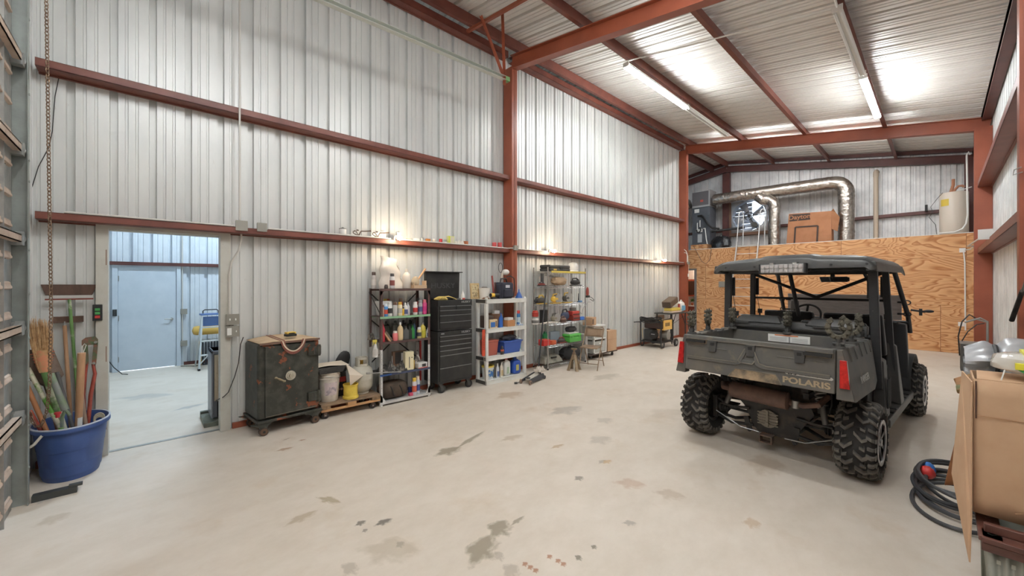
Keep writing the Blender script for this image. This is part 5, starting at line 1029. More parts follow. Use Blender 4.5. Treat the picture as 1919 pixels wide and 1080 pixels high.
for g in ((-.65, -.46, 1.215, 100), (-.645, -.08, 1.215, 102), (-.60, .48, 1.215, 98), (-.02, .53, 1.20, 92), (.645, -.46, 1.215, 6), (.65, -.05, 1.215, 30), (.62, .45, 1.215, 96)): grip(*g)
# --- roll cage
m = MB(); TB = .026; CG = CAB
def cage(nm, pts, r=TB): return MB().tube(pts, r, 10).build(nm, CG, V)
for sx in (-1, 1):
    m = MB(); m.bar((sx * .735, .66, .70), (sx * .70, .62, 1.96), .075, .06, (0, 1, 0)); m.build('rear_post', S('rops_black', 42, 42, 43, .45, c3=srgb(120, 114, 104), c2=srgb(48, 48, 48), sc3=70, th3=(.68, .7)), V, bev=.008)
    m = MB(); m.bar((sx * .745, 1.52, .55), (sx * .69, 1.40, 1.97), .06, .05, (0, 1, 0)); m.build('middle_post', CG, V, bev=.008)
    cage('front_post', [(sx * .74, 2.92, 1.10), (sx * .73, 2.80, 1.35), (sx * .66, 2.30, 1.92), (sx * .655, 2.2, 1.97)])
    cage('roof_rail', [(sx * .70, .62, 1.95), (sx * .69, 1.4, 1.97), (sx * .66, 2.25, 1.965)])
cage('cross_bar', [(-.70, .62, 1.93), (.70, .62, 1.93)]); cage('cross_bar', [(-.69, 1.40, 1.93), (.69, 1.40, 1.93)]); cage('cross_bar', [(-.66, 2.28, 1.93), (.66, 2.28, 1.93)]); cage('cross_bar', [(-.73, 2.84, 1.24), (.73, 2.84, 1.24)]); cage('cross_bar', [(-.70, .66, 1.22), (.70, .66, 1.22)])
cage('diagonal_brace', [(-.66, 1.42, 1.90), (.03, 1.46, 1.60)], .02); cage('diagonal_brace', [(.66, 1.42, 1.90), (.03, 1.46, 1.60)], .02); cage('cross_bar', [(-.70, 1.46, 1.58), (.70, 1.46, 1.58)], .015)
cage('inner_post', [(-.25, 1.41, 1.93), (-.16, 1.46, 1.35)], .024); cage('inner_post', [(.36, 2.28, 1.93), (.42, 2.5, 1.7)], .02)
# --- roof
m = MB()
def roofp(u, v):
    x = (u - .5) * 2; y = .36 + 2.12 * v; a = abs(x)
    z = 2.085 - .035 * a ** 2 - (.075 * ((a - .86) / .14) ** 2 if a > .86 else 0) - (.09 * ((v - .85) / .15) ** 2 if v > .85 else 0) - (.03 * ((.12 - v) / .12) ** 2 if v < .12 else 0)
    hump = .022 if a < .30 else (.022 * (.38 - a) / .08 if a < .38 else 0)
    if .38 < a < .8 and .1 < v < .85: hump += .008
    return (x * (.735 + .03 * (1 - v)), y, z + hump)
m.grid(40, 24, roofp); rf = m.build('roof', BODY, V, solid=.012, smooth=50)
m = MB()   # thick rear edge
n = 40; v = []
for i in range(n + 1):
    x, y, z = roofp(i / n, 0); a = abs((i / n - .5) * 2); zb2 = 1.905 + (0 if a > .92 else .03 if a > .3 else .0) ; v += [(x, y, z), (x, y - .012, z - .035), (x * .995, y - .014, zb2 + .01), (x * .99, y + .03, zb2), (x * .99, y + .14, zb2 + .01)]
m.add(v, [(5 * i + j, 5 * i + 5 + j, 5 * i + 6 + j, 5 * i + 1 + j) for i in range(n) for j in range(4)]); m.build('rear_edge', BODY, rf, solid=.01, smooth=50)
for x in (-.62, -.30, .42, .70): m = MB(); m.cyl((x, .338, 1.975), (x, .35, 1.975), .012, n=10); m.build('edge_bolt', BLK, rf)
for sx in (-1, 1): m = MB(); m.hexa([(sx * .775, .36, 1.90), (sx * .69, .36, 1.90), (sx * .69, 2.3, 1.92), (sx * .745, 2.3, 1.92), (sx * .765, .36, 2.0), (sx * .69, .36, 2.0), (sx * .69, 2.3, 2.0), (sx * .735, 2.3, 2.0)]); m.build('side_edge', BODY, rf, bev=.01)
# light bar
lb = MB().box(-.21, .262, 1.895, .205, .33, 1.995).build('light_bar', S('bar_alloy', 170, 172, 172, .3, metal=.8), V, bev=.004)
MB().box(-.225, .255, 1.89, -.209, .345, 2.0).build('end_cap', BLK, lb); MB().box(.204, .255, 1.89, .222, .345, 2.0).build('end_cap', BLK, lb)
LED = pm('led_lens', (.75, .76, .78), .08, metal=.6)
for r_ in range(2):
    for k in range(9): m = MB(); m.cyl((-.185 + k * .0455, .261, 1.922 + r_ * .046), (-.185 + k * .0455, .254, 1.922 + r_ * .046), .0185, .020, n=14); m.build('led', LED, lb)
for x in (-.1, .12): MB().box(x - .02, .27, 1.995, x + .02, .36, 2.012).build('bracket', STEEL, lb)
# --- seats, dash, screen
def bench(y, z, tall):
    t = bpy.data.objects.new('bench_seat', None); COL.objects.link(t); t.parent = V; t.location = (0, y, 0)
    m = MB(); m.box(-.66, .02, z - .10, .66, .48, z + .05); m.build('cushion', SEAT, t, bev=.03)
    for x in (-.345, .345):
        m = MB(); m.hexa([(x - .31, -.10, z + .03), (x + .31, -.10, z + .03), (x + .31, .03, z + .03), (x - .31, .03, z + .03), (x - .29, -.22, tall), (x + .29, -.22, tall), (x + .29, -.13, tall), (x - .29, -.13, tall)]); m.build('backrest', SEAT, t, bev=.03)
    m = MB(); m.box(-.64, 0, .45, .64, .46, z - .1); m.build('seat_base', CAB, t, bev=.01)
    return t
bench(.92, .84, 1.36); bench(1.85, .86, 1.40)
# moulded panel behind the rear seat
m = MB(); m.hexa([(-.66, .60, 1.22), (.66, .60, 1.22), (.66, .70, 1.22), (-.66, .70, 1.22), (-.66, .63, 1.33), (.66, .63, 1.33), (.66, .72, 1.33), (-.66, .72, 1.33)]); bk = m.build('rear_panel', BODY, V, bev=.01)
for x0, x1 in ((-.62, -.1), (.12, .62)): m = MB(); m.hexa([(x0, .60, 1.30), (x1, .60, 1.30), (x1, .74, 1.30), (x0, .74, 1.30), (x0 + .06, .66, 1.385), (x1 - .06, .66, 1.385), (x1 - .06, .74, 1.385), (x0 + .06, .74, 1.385)]); m.build('headrest_hump', BODY, bk, bev=.012)
m = MB(); m.box(-.64, .585, 1.24, .64, .60, 1.262); m.box(-.64, .58, 1.285, -.45, .60, 1.30); m.box(.2, .58, 1.285, .64, .60, 1.30); m.build('panel_rib', BODY, bk, bev=.003)
m = MB(); m.box(-.66, .62, .62, .66, .66, 1.22); m.build('rear_firewall', CAB, V)
m = MB(); m.hexa([(-.68, 2.45, .95), (.68, 2.45, .95), (.68, 2.85, .95), (-.68, 2.85, .95), (-.68, 2.50, 1.27), (.68, 2.50, 1.27), (.68, 2.86, 1.24), (-.68, 2.86, 1.24)]); m.build('dashboard', CAB, V, bev=.03)
sw = MB(); C0 = Vector((-.26, 2.18, 1.32)); ux = Vector((1, 0, 0)); uy = Vector((0, .5, .85)).normalized()
sw.tube([C0 + ux * .17 * math.cos(a) + uy * .17 * math.sin(a) for a in [2 * PI * i / 30 for i in range(30)]], .014, 8, True); s_ = sw.build('steering_wheel', CAB, V)
m = MB()
for a in (90, 210, 330): m.bar(C0, C0 + ux * .16 * math.cos(R(a)) + uy * .16 * math.sin(R(a)), .025, .012)
m.cyl(C0, C0 + Vector((0, .3, -.18)), .025); m.build('column', CAB, s_)
m = MB(); m.box(-.67, 2.80, 1.27, .67, 2.806, 1.60)
PC = pm('scratched_polycarbonate', srgb(196, 194, 194), .28, alpha=.84, c2=srgb(170, 168, 170), sc_=9, stretch=(1, 1, 12)); ws = m.build('half_windshield', PC, V)
MB().box(-.67, 2.79, 1.595, .67, 2.812, 1.615).build('top_trim', S('trim_silver', 188, 188, 190, .3, metal=.4), ws)
for sx in (-1, 1):
    for z in (1.36, 1.52): m = MB(); m.tube([(sx * .73 + .035 * math.cos(a), 2.76 - .25 * (z - 1.36), z + .03 * math.sin(a)) for a in [2 * PI * i / 12 for i in range(12)]], .008, 5, True); m.box(sx * .66 - .03, 2.76, z - .012, sx * .66 + .03, 2.80, z + .012); m.build('clamp', BLK, ws)
m = MB(); m.hexa([(-.10, 2.24, 1.80), (.20, 2.24, 1.80), (.20, 2.26, 1.80), (-.10, 2.26, 1.80), (-.12, 2.22, 1.875), (.20, 2.22, 1.875), (.20, 2.25, 1.875), (-.12, 2.25, 1.875)]); m.mat(BLK).box(.0, 2.255, 1.86, .05, 2.28, 1.93)
m.mat(BLK); m.box(.06, 2.20, 1.81, .22, 2.235, 1.865); m.build('rear_view_mirror', pm('mirror_glass', (.8, .8, .8), .05, metal=1), V, bev=.004)
# side mirror, hanging gear on the left
m = MB(); m.hexa([(-.50, 2.3, 1.36), (-.38, 2.3, 1.36), (-.38, 2.33, 1.36), (-.50, 2.33, 1.36), (-.49, 2.3, 1.52), (-.39, 2.3, 1.52), (-.39, 2.33, 1.52), (-.49, 2.33, 1.52)]); m.build('inner_mirror', S('mirror_dull', 150, 148, 146, .2, metal=.6), V, bev=.02)
m = MB(); m.box(-.56, 2.26, 1.28, -.34, 2.36, 1.37); m.mat(S('red_knob', 176, 44, 52, .4)); m.box(-.53, 2.25, 1.23, -.47, 2.28, 1.28); m.build('gps_box', BLK2, V, bev=.01)
m = MB(); m.tube([(.76, 2.78, 1.42), (.90, 2.78, 1.40)], .014, 7); m.lump((.93, 2.78, 1.41), (.05, .02, .02), 8, 6); m.box(.84, 2.76, 1.35, .87, 2.8, 1.44); m.build('mirror_arm', BLK, V)
for x, y in ((-.68, .70), (-.67, 1.48), (.66, 1.46), (.66, .72)):
    m = MB(); m.box(x - .02, y, 1.62, x + .02, y + .02, 1.86); m.bar((x, y + .01, 1.62), (x + .03, y + .02, 1.38), .03, .006); m.bar((x + .03, y + .02, 1.38), (x + .05, y + .02, .95), .04, .006); m.box(x + .01, y, 1.36, x + .06, y + .03, 1.42); m.build('seat_belt', BLK, V)
for sx in (1, -1):
    m = MB(); m.hexa([(sx * .70, .62, .45), (sx * .80, .66, .40), (sx * .80, .88, .40), (sx * .70, .90, .45), (sx * .70, .62, 1.02), (sx * .775, .68, .98), (sx * .775, .84, .98), (sx * .70, .86, 1.02)]); p = m.build('side_panel', BODY, V, bev=.012)
    m = MB()
    for k in range(4): m.box(min(sx * .798, sx * .81), .70 + k * .045, .50, max(sx * .798, sx * .81), .715 + k * .045, .80)
    m.build('grille_slots', BLK, p)
    m = MB(); m.hexa([(sx * .70, 1.46, .42), (sx * .815, 1.50, .38), (sx * .815, 1.72, .38), (sx * .70, 1.78, .42), (sx * .70, 1.44, 1.10), (sx * .77, 1.48, 1.06), (sx * .77, 1.56, 1.06), (sx * .70, 1.60, 1.10)]); m.build('side_panel', BODY, V, bev=.012)
    m = MB(); m.box(min(sx * .56, sx * .825), .70, .30, max(sx * .56, sx * .825), 2.42, .39); rk = m.build('rocker_step', BODY, V, bev=.015)
    for y in (1.0, 1.2, 1.9, 2.1): m = MB(); m.box(min(sx * .7, sx * .81), y, .39, max(sx * .7, sx * .81), y + .05, .402); m.build('step_tread', BLK, rk)
    m = MB(); m.hexa([(sx * .60, 2.36, .36), (sx * .80, 2.36, .36), (sx * .78, 2.52, .50), (sx * .60, 2.52, .50), (sx * .60, 2.50, 1.26), (sx * .74, 2.50, 1.24), (sx * .74, 2.66, 1.24), (sx * .60, 2.68, 1.26)]); m.build('front_side_panel', CAB, V, bev=.02)
    m = MB(); N = 12; v = []
    for i in range(N + 1): a = R(-5 + 150 * i / N); v += [(sx * .50, 2.80 - .43 * math.cos(a), .40 + .43 * math.sin(a)), (sx * .80, 2.80 - .43 * math.cos(a), .40 + .41 * math.sin(a))]
    m.add(v, [(2 * i, 2 * i + 1, 2 * i + 3, 2 * i + 2) for i in range(N)]); m.build('front_fender', CAB, V, solid=.02)
    m = MB(); m.hexa([(sx * .56, .36, .55), (sx * .70, .36, .55), (sx * .70, .66, .40), (sx * .56, .66, .40), (sx * .56, .40, .84), (sx * .70, .40, .80), (sx * .70, .66, .9), (sx * .56, .66, .9)]); m.build('rear_mud_panel', CAB, V, bev=.01)
m = MB(); m.hexa([(-.66, 2.80, .55), (.66, 2.80, .55), (.50, 3.35, .50), (-.50, 3.35, .50), (-.66, 2.80, 1.24), (.66, 2.80, 1.24), (.52, 3.35, .88), (-.52, 3.35, .88)]); m.build('hood', BODY, V, bev=.05)
m = MB(); m.box(-.60, .66, .33, .60, 2.5, .40); m.build('floor_pan', CHS, V)
# --- running gear under the bed
m = MB(); m.cyl((-.36, -.12, .60), (.17, -.12, .585), .088, n=28); m.cyl((-.375, -.12, .60), (-.36, -.12, .60), .07, .088, n=28); m.cyl((.17, -.12, .585), (.185, -.12, .585), .088, .06, n=28); mu = m.build('muffler', MUF, V)
m = MB(); m.tube([(-.38, -.12, .60), (-.46, -.1, .60), (-.50, -.02, .62), (-.46, .12, .60), (-.3, .2, .55)], .03, 10); m.build('exhaust_pipe', MUF, mu); m = MB(); m.tube([(.18, -.12, .58), (.30, -.13, .57), (.42, -.1, .60), (.46, .05, .66)], .028, 10); m.mat(STEEL); m.cyl((.24, -.13, .535), (.24, -.13, .61), .036, n=12); m.build('exhaust_pipe', MUF, mu)
m = MB()
m.prism([(-.36, .50), (.34, .52), (.36, .46), (.17, .16), (-.14, .16), (-.17, .20), (-.28, .42)], 'y', .0, .012); fr = m.build('rear_frame_plate', CHS, V)
for pts in ([(-.26, -.01, .30), (-.22, -.01, .16)], [(.22, -.01, .30), (.20, -.01, .14)]): m = MB(); m.bar(pts[0], pts[1], .05, .02, (0, 1, 0)); m.cyl((pts[1][0], -.03, pts[1][2]), (pts[1][0], .02, pts[1][2]), .018, n=8); m.build('mount_tab', CHS, fr)
m = MB(); m.cyl((-.04, -.03, .33), (-.04, .12, .33), .095, n=20)
for k in range(5): m.bar((-.135 + .0, -.035, .27 + .03 * k), (.06, -.035, .27 + .03 * k), .012, .012, (0, 0, 1))
m.box(-.05, -.05, .25, -.03, -.03, .42); m.cyl((-.04, -.06, .285), (-.04, -.03, .285), .018, n=8); m.build('gear_case', S('cast_alloy', 132, 126, 114, .5, metal=.5), V)
m = MB()
for q in ((-.10, -.02, .155, .02, .02, .17), (-.10, -.10, .155, .02, -.02, .165), (-.10, -.10, .085, .02, -.02, .095), (-.10, -.10, .095, -.09, -.02, .155), (.01, -.10, .095, .02, -.02, .155)): m.box(*q)
m.build('hitch_receiver', S('receiver_rust', 96, 84, 76, .6, c2=srgb(128, 96, 74), sc_=9), V)
for sx in (-1, 1):
    m = MB(); m.tube([(sx * .19, .0, .22), (sx * .40, -.03, .20), (sx * .58, -.02, .26)], .018, 8); m.tube([(sx * .19, .3, .24), (sx * .42, .12, .21), (sx * .58, .03, .26)], .018, 8); m.build('lower_arm', CHS, V)
    m = MB(); m.tube([(sx * .22, -.02, .40), (sx * .42, -.04, .38), (sx * .58, -.02, .45)], .016, 8); m.tube([(sx * .22, .25, .42), (sx * .58, .03, .45)], .016, 8); m.box(min(sx * .36, sx * .52), -.06, .385, max(sx * .36, sx * .52), .1, .40); m.build('upper_arm', CHS, V)
    m = MB(); m.cyl((sx * .14, .05, .33), (sx * .60, .02, .35), .015, n=10)
    m.lathe([(.03, sx * .44), (.05, sx * .455), (.04, sx * .465), (.055, sx * .48), (.045, sx * .49), (.06, sx * .505), (.05, sx * .52), (.062, sx * .54), (.03, sx * .56)], (0, .02, .345), 16, 'x'); m.build('drive_shaft', BLK, V)
    m = MB(); m.tube([(sx * .12, -.04, .17), (sx * .3, -.05, .18), (sx * .56, -.06, .30)], .006, 6); m.build('sway_link', STEEL, V)
    a, b = Vector((sx * .46, -.03, .40)), Vector((sx * .36, .12, .80)); m = MB(); m.cyl(a, a + (b - a) * .45, .028, n=14); m.build('shock_body', S('shock_grey', 120, 118, 114, .4, metal=.5), V)
    d = (b - a).normalized(); u = d.orthogonal().normalized(); w_ = d.cross(u); m = MB(); m.tube([a + (b - a) * (.35 + .62 * i / 84) + (u * math.cos(i * 2 * PI / 12) + w_ * math.sin(i * 2 * PI / 12)) * .045 for i in range(85)], .0075, 6); m.build('coil_spring', S('spring_silver', 176, 174, 168, .4, metal=.5), V)
    m = MB(); m.box(min(sx * .55, sx * .60), -.06, .22, max(sx * .55, sx * .60), .08, .48); m.build('hub_carrier', CHS, V, bev=.01)
    m = MB(); m.box(min(sx * .16, sx * .21), 0, .2, max(sx * .16, sx * .21), .7, .26); m.box(min(sx * .28, sx * .33), -.05, .62, max(sx * .28, sx * .33), .7, .68); m.box(min(sx * .26, sx * .32), -.03, .66, max(sx * .26, sx * .32), .03, .84); m.build('frame_rail', CHS, V)
    m = MB(); m.cyl((sx * .3, 2.8, .33), (sx * .6, 2.8, .34), .05, n=10); m.build('front_axle', CHS, V)
m = MB(); m.box(-.30, .28, .35, .32, .62, .80); m.cyl((-.30, .38, .55), (-.38, .38, .55), .12, n=20); m.build('engine_block', S('engine_dark', 60, 56, 54, .6, c2=srgb(90, 82, 74), sc_=8), V, bev=.02)
m = MB(); m.tube([(-.62, .1, .78), (-.5, .0, .70), (-.35, -.05, .72), (-.25, -.1, .78), (-.1, -.02, .80)], .012, 7); m.tube([(.05, -.05, .80), (.18, -.08, .72), (.3, .0, .74), (.42, .1, .80)], .010, 7); m.tube([(-.45, -.05, .8), (-.42, -.06, .68), (-.36, .0, .64), (-.2, .1, .70)], .014, 7); m.tube([(.5, -.02, .76), (.5, .0, .6), (.48, .0, .5)], .007, 6); m.build('hoses', BLK, V)
# ============================================================ builders for small goods
def C8(r, g, b, rough=.45): return S('c_%d_%d_%d' % (r, g, b), r, g, b, rough)
def put(px, X): return AX(px, 600, X).y
def can(label, y, x, z, r, h, col, cap, group=None, band=None, name='spray_can'):
    t = thing(name, label, 'can', (x, y, z), 0, group); cr = r * .78; hc = h * .2
    MB().lathe([(r * .94, 0), (r, .006), (r, h - hc - .012), (r * .8, h - hc)], n=16).build('body', C8(*col), t)
    MB().lathe([(cr, h - hc), (cr, h - .006), (cr * .85, h), (0, h)], n=16).build('cap', C8(*cap), t)
    if band: MB().lathe([(r * 1.01, h * .2), (r * 1.012, h * .2), (r * 1.012, h * .55), (r * 1.01, h * .55)], n=16).build('label_band', C8(*band), t)
    return t
def bottle(label, y, x, z, r, h, col, cap, kind='round', group=None, name='bottle', cat='bottle', lab=None):
    t = thing(name, label, cat, (x, y, z), 0, group); m = MB(); mt = C8(*col)
    if kind == 'round': m.lathe([(r * .9, 0), (r, .01), (r, h * .62), (r * .85, h * .72), (r * .35, h * .84), (r * .33, h * .9)], n=18)
    elif kind == 'cone': m.lathe([(r * .95, 0), (r, .008), (r, h * .6), (r * .9, h * .64), (r * .25, h * .88), (r * .2, h * .9)], n=16)
    elif kind == 'jug':
        m.lump((0, 0, h * .40), (r * .75, r, h * .40), 16, 12, 0, .45); m.cyl((0, -r * .1, h * .72), (0, -r * .1, h * .9), r * .3, n=12)
        m.tube([(0, r * .1, h * .84), (0, r * .55, h * .80), (0, r * .75, h * .62), (0, r * .8, h * .45)], r * .14, 7)
    elif kind == 'flat': m.prism([(-r, 0), (r, 0), (r, h * .68), (r * .4, h * .82), (r * .4, h * .88), (-r * .4, h * .88), (-r * .4, h * .82), (-r, h * .68)], 'x', -r * .55, r * .55)
    elif kind == 'spray':
        m.lathe([(r * .95, 0), (r, .01), (r * .95, h * .35), (r * .6, h * .62), (r * .35, h * .76)], n=16)
        m.mat(C8(*cap)); m.cyl((0, 0, h * .76), (0, 0, h * .86), r * .32, n=10); m.box(-r * .25, -r * 1.0, h * .86, r * .25, r * .5, h); m.bar((0, -r * .6, h * .86), (0, -r * .9, h * .72), r * .2, r * .15)
    m.build('body', mt, t, bev=.004 if kind == 'flat' else 0)
    if kind != 'spray':
        oy = -r * .1 if kind == 'jug' else 0; k = {'round': .40, 'cone': .26, 'jug': .36, 'flat': .48}[kind]
        MB().cyl((0, oy, h * .87), (0, oy, h), r * k, r * k * (.5 if kind == 'cone' else .9), n=12).build('cap', C8(*cap), t)
    if lab:
        m = MB(); v = []
        for i in range(6): a = R(-50 + 20 * i); q = .77 if kind == 'jug' else 1.0; v += [((r * q + .002) * math.cos(a), (r + .002) * math.sin(a), h * .12), ((r * q + .002) * math.cos(a), (r + .002) * math.sin(a), h * .48)]
        m.add(v, [(2 * i, 2 * i + 2, 2 * i + 3, 2 * i + 1) for i in range(5)]); m.build('label', C8(*lab), t)
    return t
def bx(name, label, cat, y, x, z, w, d, h, col, rz=0, bev=.004, parts=(), group=None, mt=None):   # w along the wall, d away from it
    t = thing(name, label, cat, (x, y, z), rz, group); MB().box(-d / 2, -w / 2, 0, d / 2, w / 2, h).build('body', mt or C8(*col), t, bev=bev)
    for nm, c, q in parts: MB().box(*q).build(nm, C8(*c), t, bev=.001)
    return t
WHT, GRY, DK, BK = (222, 220, 214), (150, 148, 144), (70, 68, 66), (38, 38, 38)
# ============================================================ steel shelf unit, painted brown above and white below
XA, XB, YA, YB = -5.46, -5.85, 2.45, 3.27
SBR = S('shelf_brown', 96, 72, 66, .5, c2=srgb(80, 60, 56), sc_=6); SWH = S('shelf_white_worn', 204, 203, 200, .5, c2=srgb(186, 184, 180), sc_=6, c3=srgb(96, 90, 84), sc3=18, th3=(.66, .7))
t = thing('metal_shelf', 'angle-iron shelf unit with brown upper and white lower half, left of the tool chest', 'shelf', (0, 0, 0))
for x, y in ((XA, YA), (XA, YB), (XB, YA), (XB, YB)):
    sx = -1 if x == XA else 1; sy = 1 if y == YA else -1
    m = MB()
    for z0, z1, mt in ((0, .82, SWH), (.82, 1.705, SBR)):
        m.mat(mt); a, b = sorted((x, x + sx * .035)); c, d = sorted((y, y + sy * .004)); m.box(a, c, z0, b, d, z1); a, b = sorted((x, x + sx * .004)); c, d = sorted((y, y + sy * .038)); m.box(a, c, z0, b, d, z1)
    m.mat(BLK)
    for k in range(24): m.cyl((x - sx * .0005, y + sy * .022, .05 + k * .07), (x + sx * .001, y + sy * .022, .05 + k * .07), .004, n=6)
    m.build('post', None, t)
SHZ = (.055, .46, .925, 1.295, 1.70)
for z, mt, nm in zip(SHZ, (SWH, S('shelf_dark_blue', 64, 72, 96), SBR, S('green_tape', 132, 172, 134), SBR), ('bottom', 'low', 'middle', 'taped', 'top')):
    m = MB(); m.box(XB, YA, z - .004, XA, YB, z); m.build('shelf_board', SBR if z > .9 else SWH if z < .1 else DRED if 0 else BLK2, t)
    m = MB(); m.box(XA - .002, YA - .004, z - .03, XA + .003, YB + .004, z + .003); m.box(XB, YA, z - .03, XB + .003, YB, z); m.build('shelf_edge', mt, t)
for a, b in (((XB, YA, 1.65), (XB, YA + .35, 1.32)), ((XB, YB, 1.65), (XB, YB - .35, 1.32)), ((XB, YA, .55), (XB, YB, 1.25)), ((XB, YB, .55), (XB, YA, 1.25)), ((XB, YA - .001, 1.65), (XA, YA - .001, 1.34))):
    m = MB(); m.bar(a, b, .004, .018); m.build('brace', BLK, t)
for y, s in ((YA, 1), (YB, -1)):
    m = MB(); m.hexa([(XA, y, .055), (XA, y + s * .09, .055), (XA - .003, y + s * .09, .055), (XA - .003, y, .055), (XA, y, .17), (XA, y + s * .012, .17), (XA - .003, y + s * .012, .17), (XA - .003, y, .17)]); m.build('gusset', SWH, t)
    m = MB(); m.hexa([(XA, y, 1.60), (XA, y + s * .01, 1.60), (XA - .003, y + s * .01, 1.60), (XA - .003, y, 1.60), (XA, y, 1.69), (XA, y + s * .07, 1.69), (XA - .003, y + s * .07, 1.69), (XA - .003, y, 1.69)]); m.build('gusset', SBR, t)
m = MB(); m.box(XA + .003, YA - .005, .435, XA + .006, YA + .17, .458); m.build('blue_tape', C8(52, 92, 160), t)
G1 = 'cans on the green-taped shelf'; z = SHZ[3] + .001; X = -5.52
rows = [(716.5, .024, .17, (186, 150, 130), (120, 80, 60), 'slim tan and brown spray can, leftmost on the green-taped shelf', None), (722, .034, .185, (74, 140, 196), (216, 222, 228), 'bright blue spray can on the green-taped shelf', (200, 80, 60)),
        (730, .037, .215, WHT, WHT, 'tall white spray can with a white cap on the green-taped shelf', (60, 60, 60)), (739.5, .037, .205, (186, 184, 180), (110, 84, 70), 'grey spray can with a brown cap on the green-taped shelf', None),
        (749, .037, .205, (224, 212, 180), (216, 172, 72), 'cream spray can with a yellow cap on the green-taped shelf', (190, 186, 176)), (777.5, .036, .20, WHT, WHT, 'white spray can with red print on the green-taped shelf', (190, 60, 60)),
        (787, .034, .225, (164, 164, 164), (160, 160, 160), 'grey round-topped can beside the pink can', (90, 90, 130)), (795, .037, .23, (206, 74, 130), (214, 120, 130), 'pink spray can, rightmost on the green-taped shelf', (190, 50, 120))]
for px, r, h, c, cp, l, b in rows: can(l, put(px, X), X + .01, z, r, h, c, cp, G1, b)
bottle('rounded white bottle with blue print, middle of the green-taped shelf', put(759, X), X + .01, z, .037, .19, WHT, WHT, 'round', G1, lab=(80, 90, 130)); bottle('slimmer white bottle right of the rounded one', put(766, X), X - .03, z, .034, .20, (206, 206, 208), WHT, 'cone', G1)
can('short yellow can in front of the cream can', put(753.5, X), X + .035, z, .016, .13, (222, 176, 60), (60, 50, 50), G1)
for px, c, cp, l in ((722, (206, 176, 70), (206, 176, 70), 'can with a yellow top at the back of the green-taped shelf'), (727, (190, 96, 66), (190, 96, 66), 'orange-capped can at the back of the green-taped shelf'), (751, (176, 60, 50), (196, 170, 150), 'red and tan funnel-topped bottle at the back of the green-taped shelf'), (783, (150, 70, 60), (60, 60, 60), 'reddish can at the back of the green-taped shelf')):
    can(l, put(px, -5.72), -5.72, z, .034, .25, c, cp, G1)
t = thing('plastic_bin', 'white plastic bin behind the left posts of the brown shelf', 'bin', (-5.70, 2.60, 1.296)); MB().hexa([(-.09, -.06, 0), (.09, -.06, 0), (.09, .08, 0), (-.09, .08, 0), (-.1, -.09, .22), (.1, -.09, .22), (.1, .1, .22), (-.1, .1, .22)]).build('body', WHITE, t, bev=.01)
# middle shelf
z = SHZ[2] + .001; G2 = 'bottles on the middle shelf of the brown unit'
bottle('dark red bottle at the left end of the middle shelf', put(717, X), X, z, .036, .30, (168, 44, 56), (168, 44, 56), 'cone', G2)
t = thing('scrub_brush', 'tan wooden block brush leaning on the middle shelf', 'brush', (X, put(727, X), z), 0); m = MB(); m.at((0, 0, .075), rx=35); m.box(-.03, -.035, -.09, .03, -.01, .09); m.build('handle', C8(196, 156, 118), t, bev=.006); m = MB(); m.at((0, 0, .075), rx=35); m.box(-.026, -.01, -.085, .026, .02, .085); m.build('bristles', C8(110, 96, 82), t)
can('short pink can on the middle shelf', put(740, X), X + .01, z, .038, .145, (222, 122, 122), (224, 216, 206), G2)
bottle('tall cream bottle on the middle shelf', put(750, X), X, z, .043, .265, (212, 190, 148), WHT, 'round', G2); bottle('dark grey flat bottle on the middle shelf', put(760, X), X, z, .045, .20, (84, 86, 84), (60, 60, 60), 'flat', G2)
bottle('black bottle right of the grey flat bottle', put(767.5, X), X, z, .034, .2, (44, 48, 44), BK, 'flat', G2); bottle('green handled bottle on the middle shelf', put(773, X), X, z, .03, .21, (48, 130, 64), (40, 110, 56), 'flat', G2)
bottle('dark blue trigger sprayer on the middle shelf', put(778, X), X - .03, z, .035, .30, (40, 60, 82), (36, 36, 36), 'spray', G2, 'spray_bottle'); can('gold and white can with a cone top on the middle shelf', put(785, X), X + .01, z, .034, .17, (196, 186, 130), (220, 220, 220), G2, (60, 60, 66))
bottle('fat yellow bottle on the middle shelf', put(793, X), X - .01, z, .045, .24, (208, 190, 84), (150, 146, 138), 'round', G2, lab=(190, 180, 60)); bottle('white bottle with a pointed cap at the right end of the middle shelf', put(801, X), X + .01, z, .03, .155, (206, 208, 212), WHT, 'cone', G2, lab=(60, 80, 130))
for px, c, l in ((724, (58, 62, 52), 'dark olive jug at the back of the middle shelf, left'), (741, (106, 106, 98), 'grey-green jug at the back of the middle shelf'), (757, (60, 56, 54), 'dark jug behind the cream bottle'), (769, (44, 60, 46), 'dark green jug behind the black bottle')):
    bottle(l, put(px, -5.70), -5.70, z, .055, .28, c, BK, 'jug', G2)
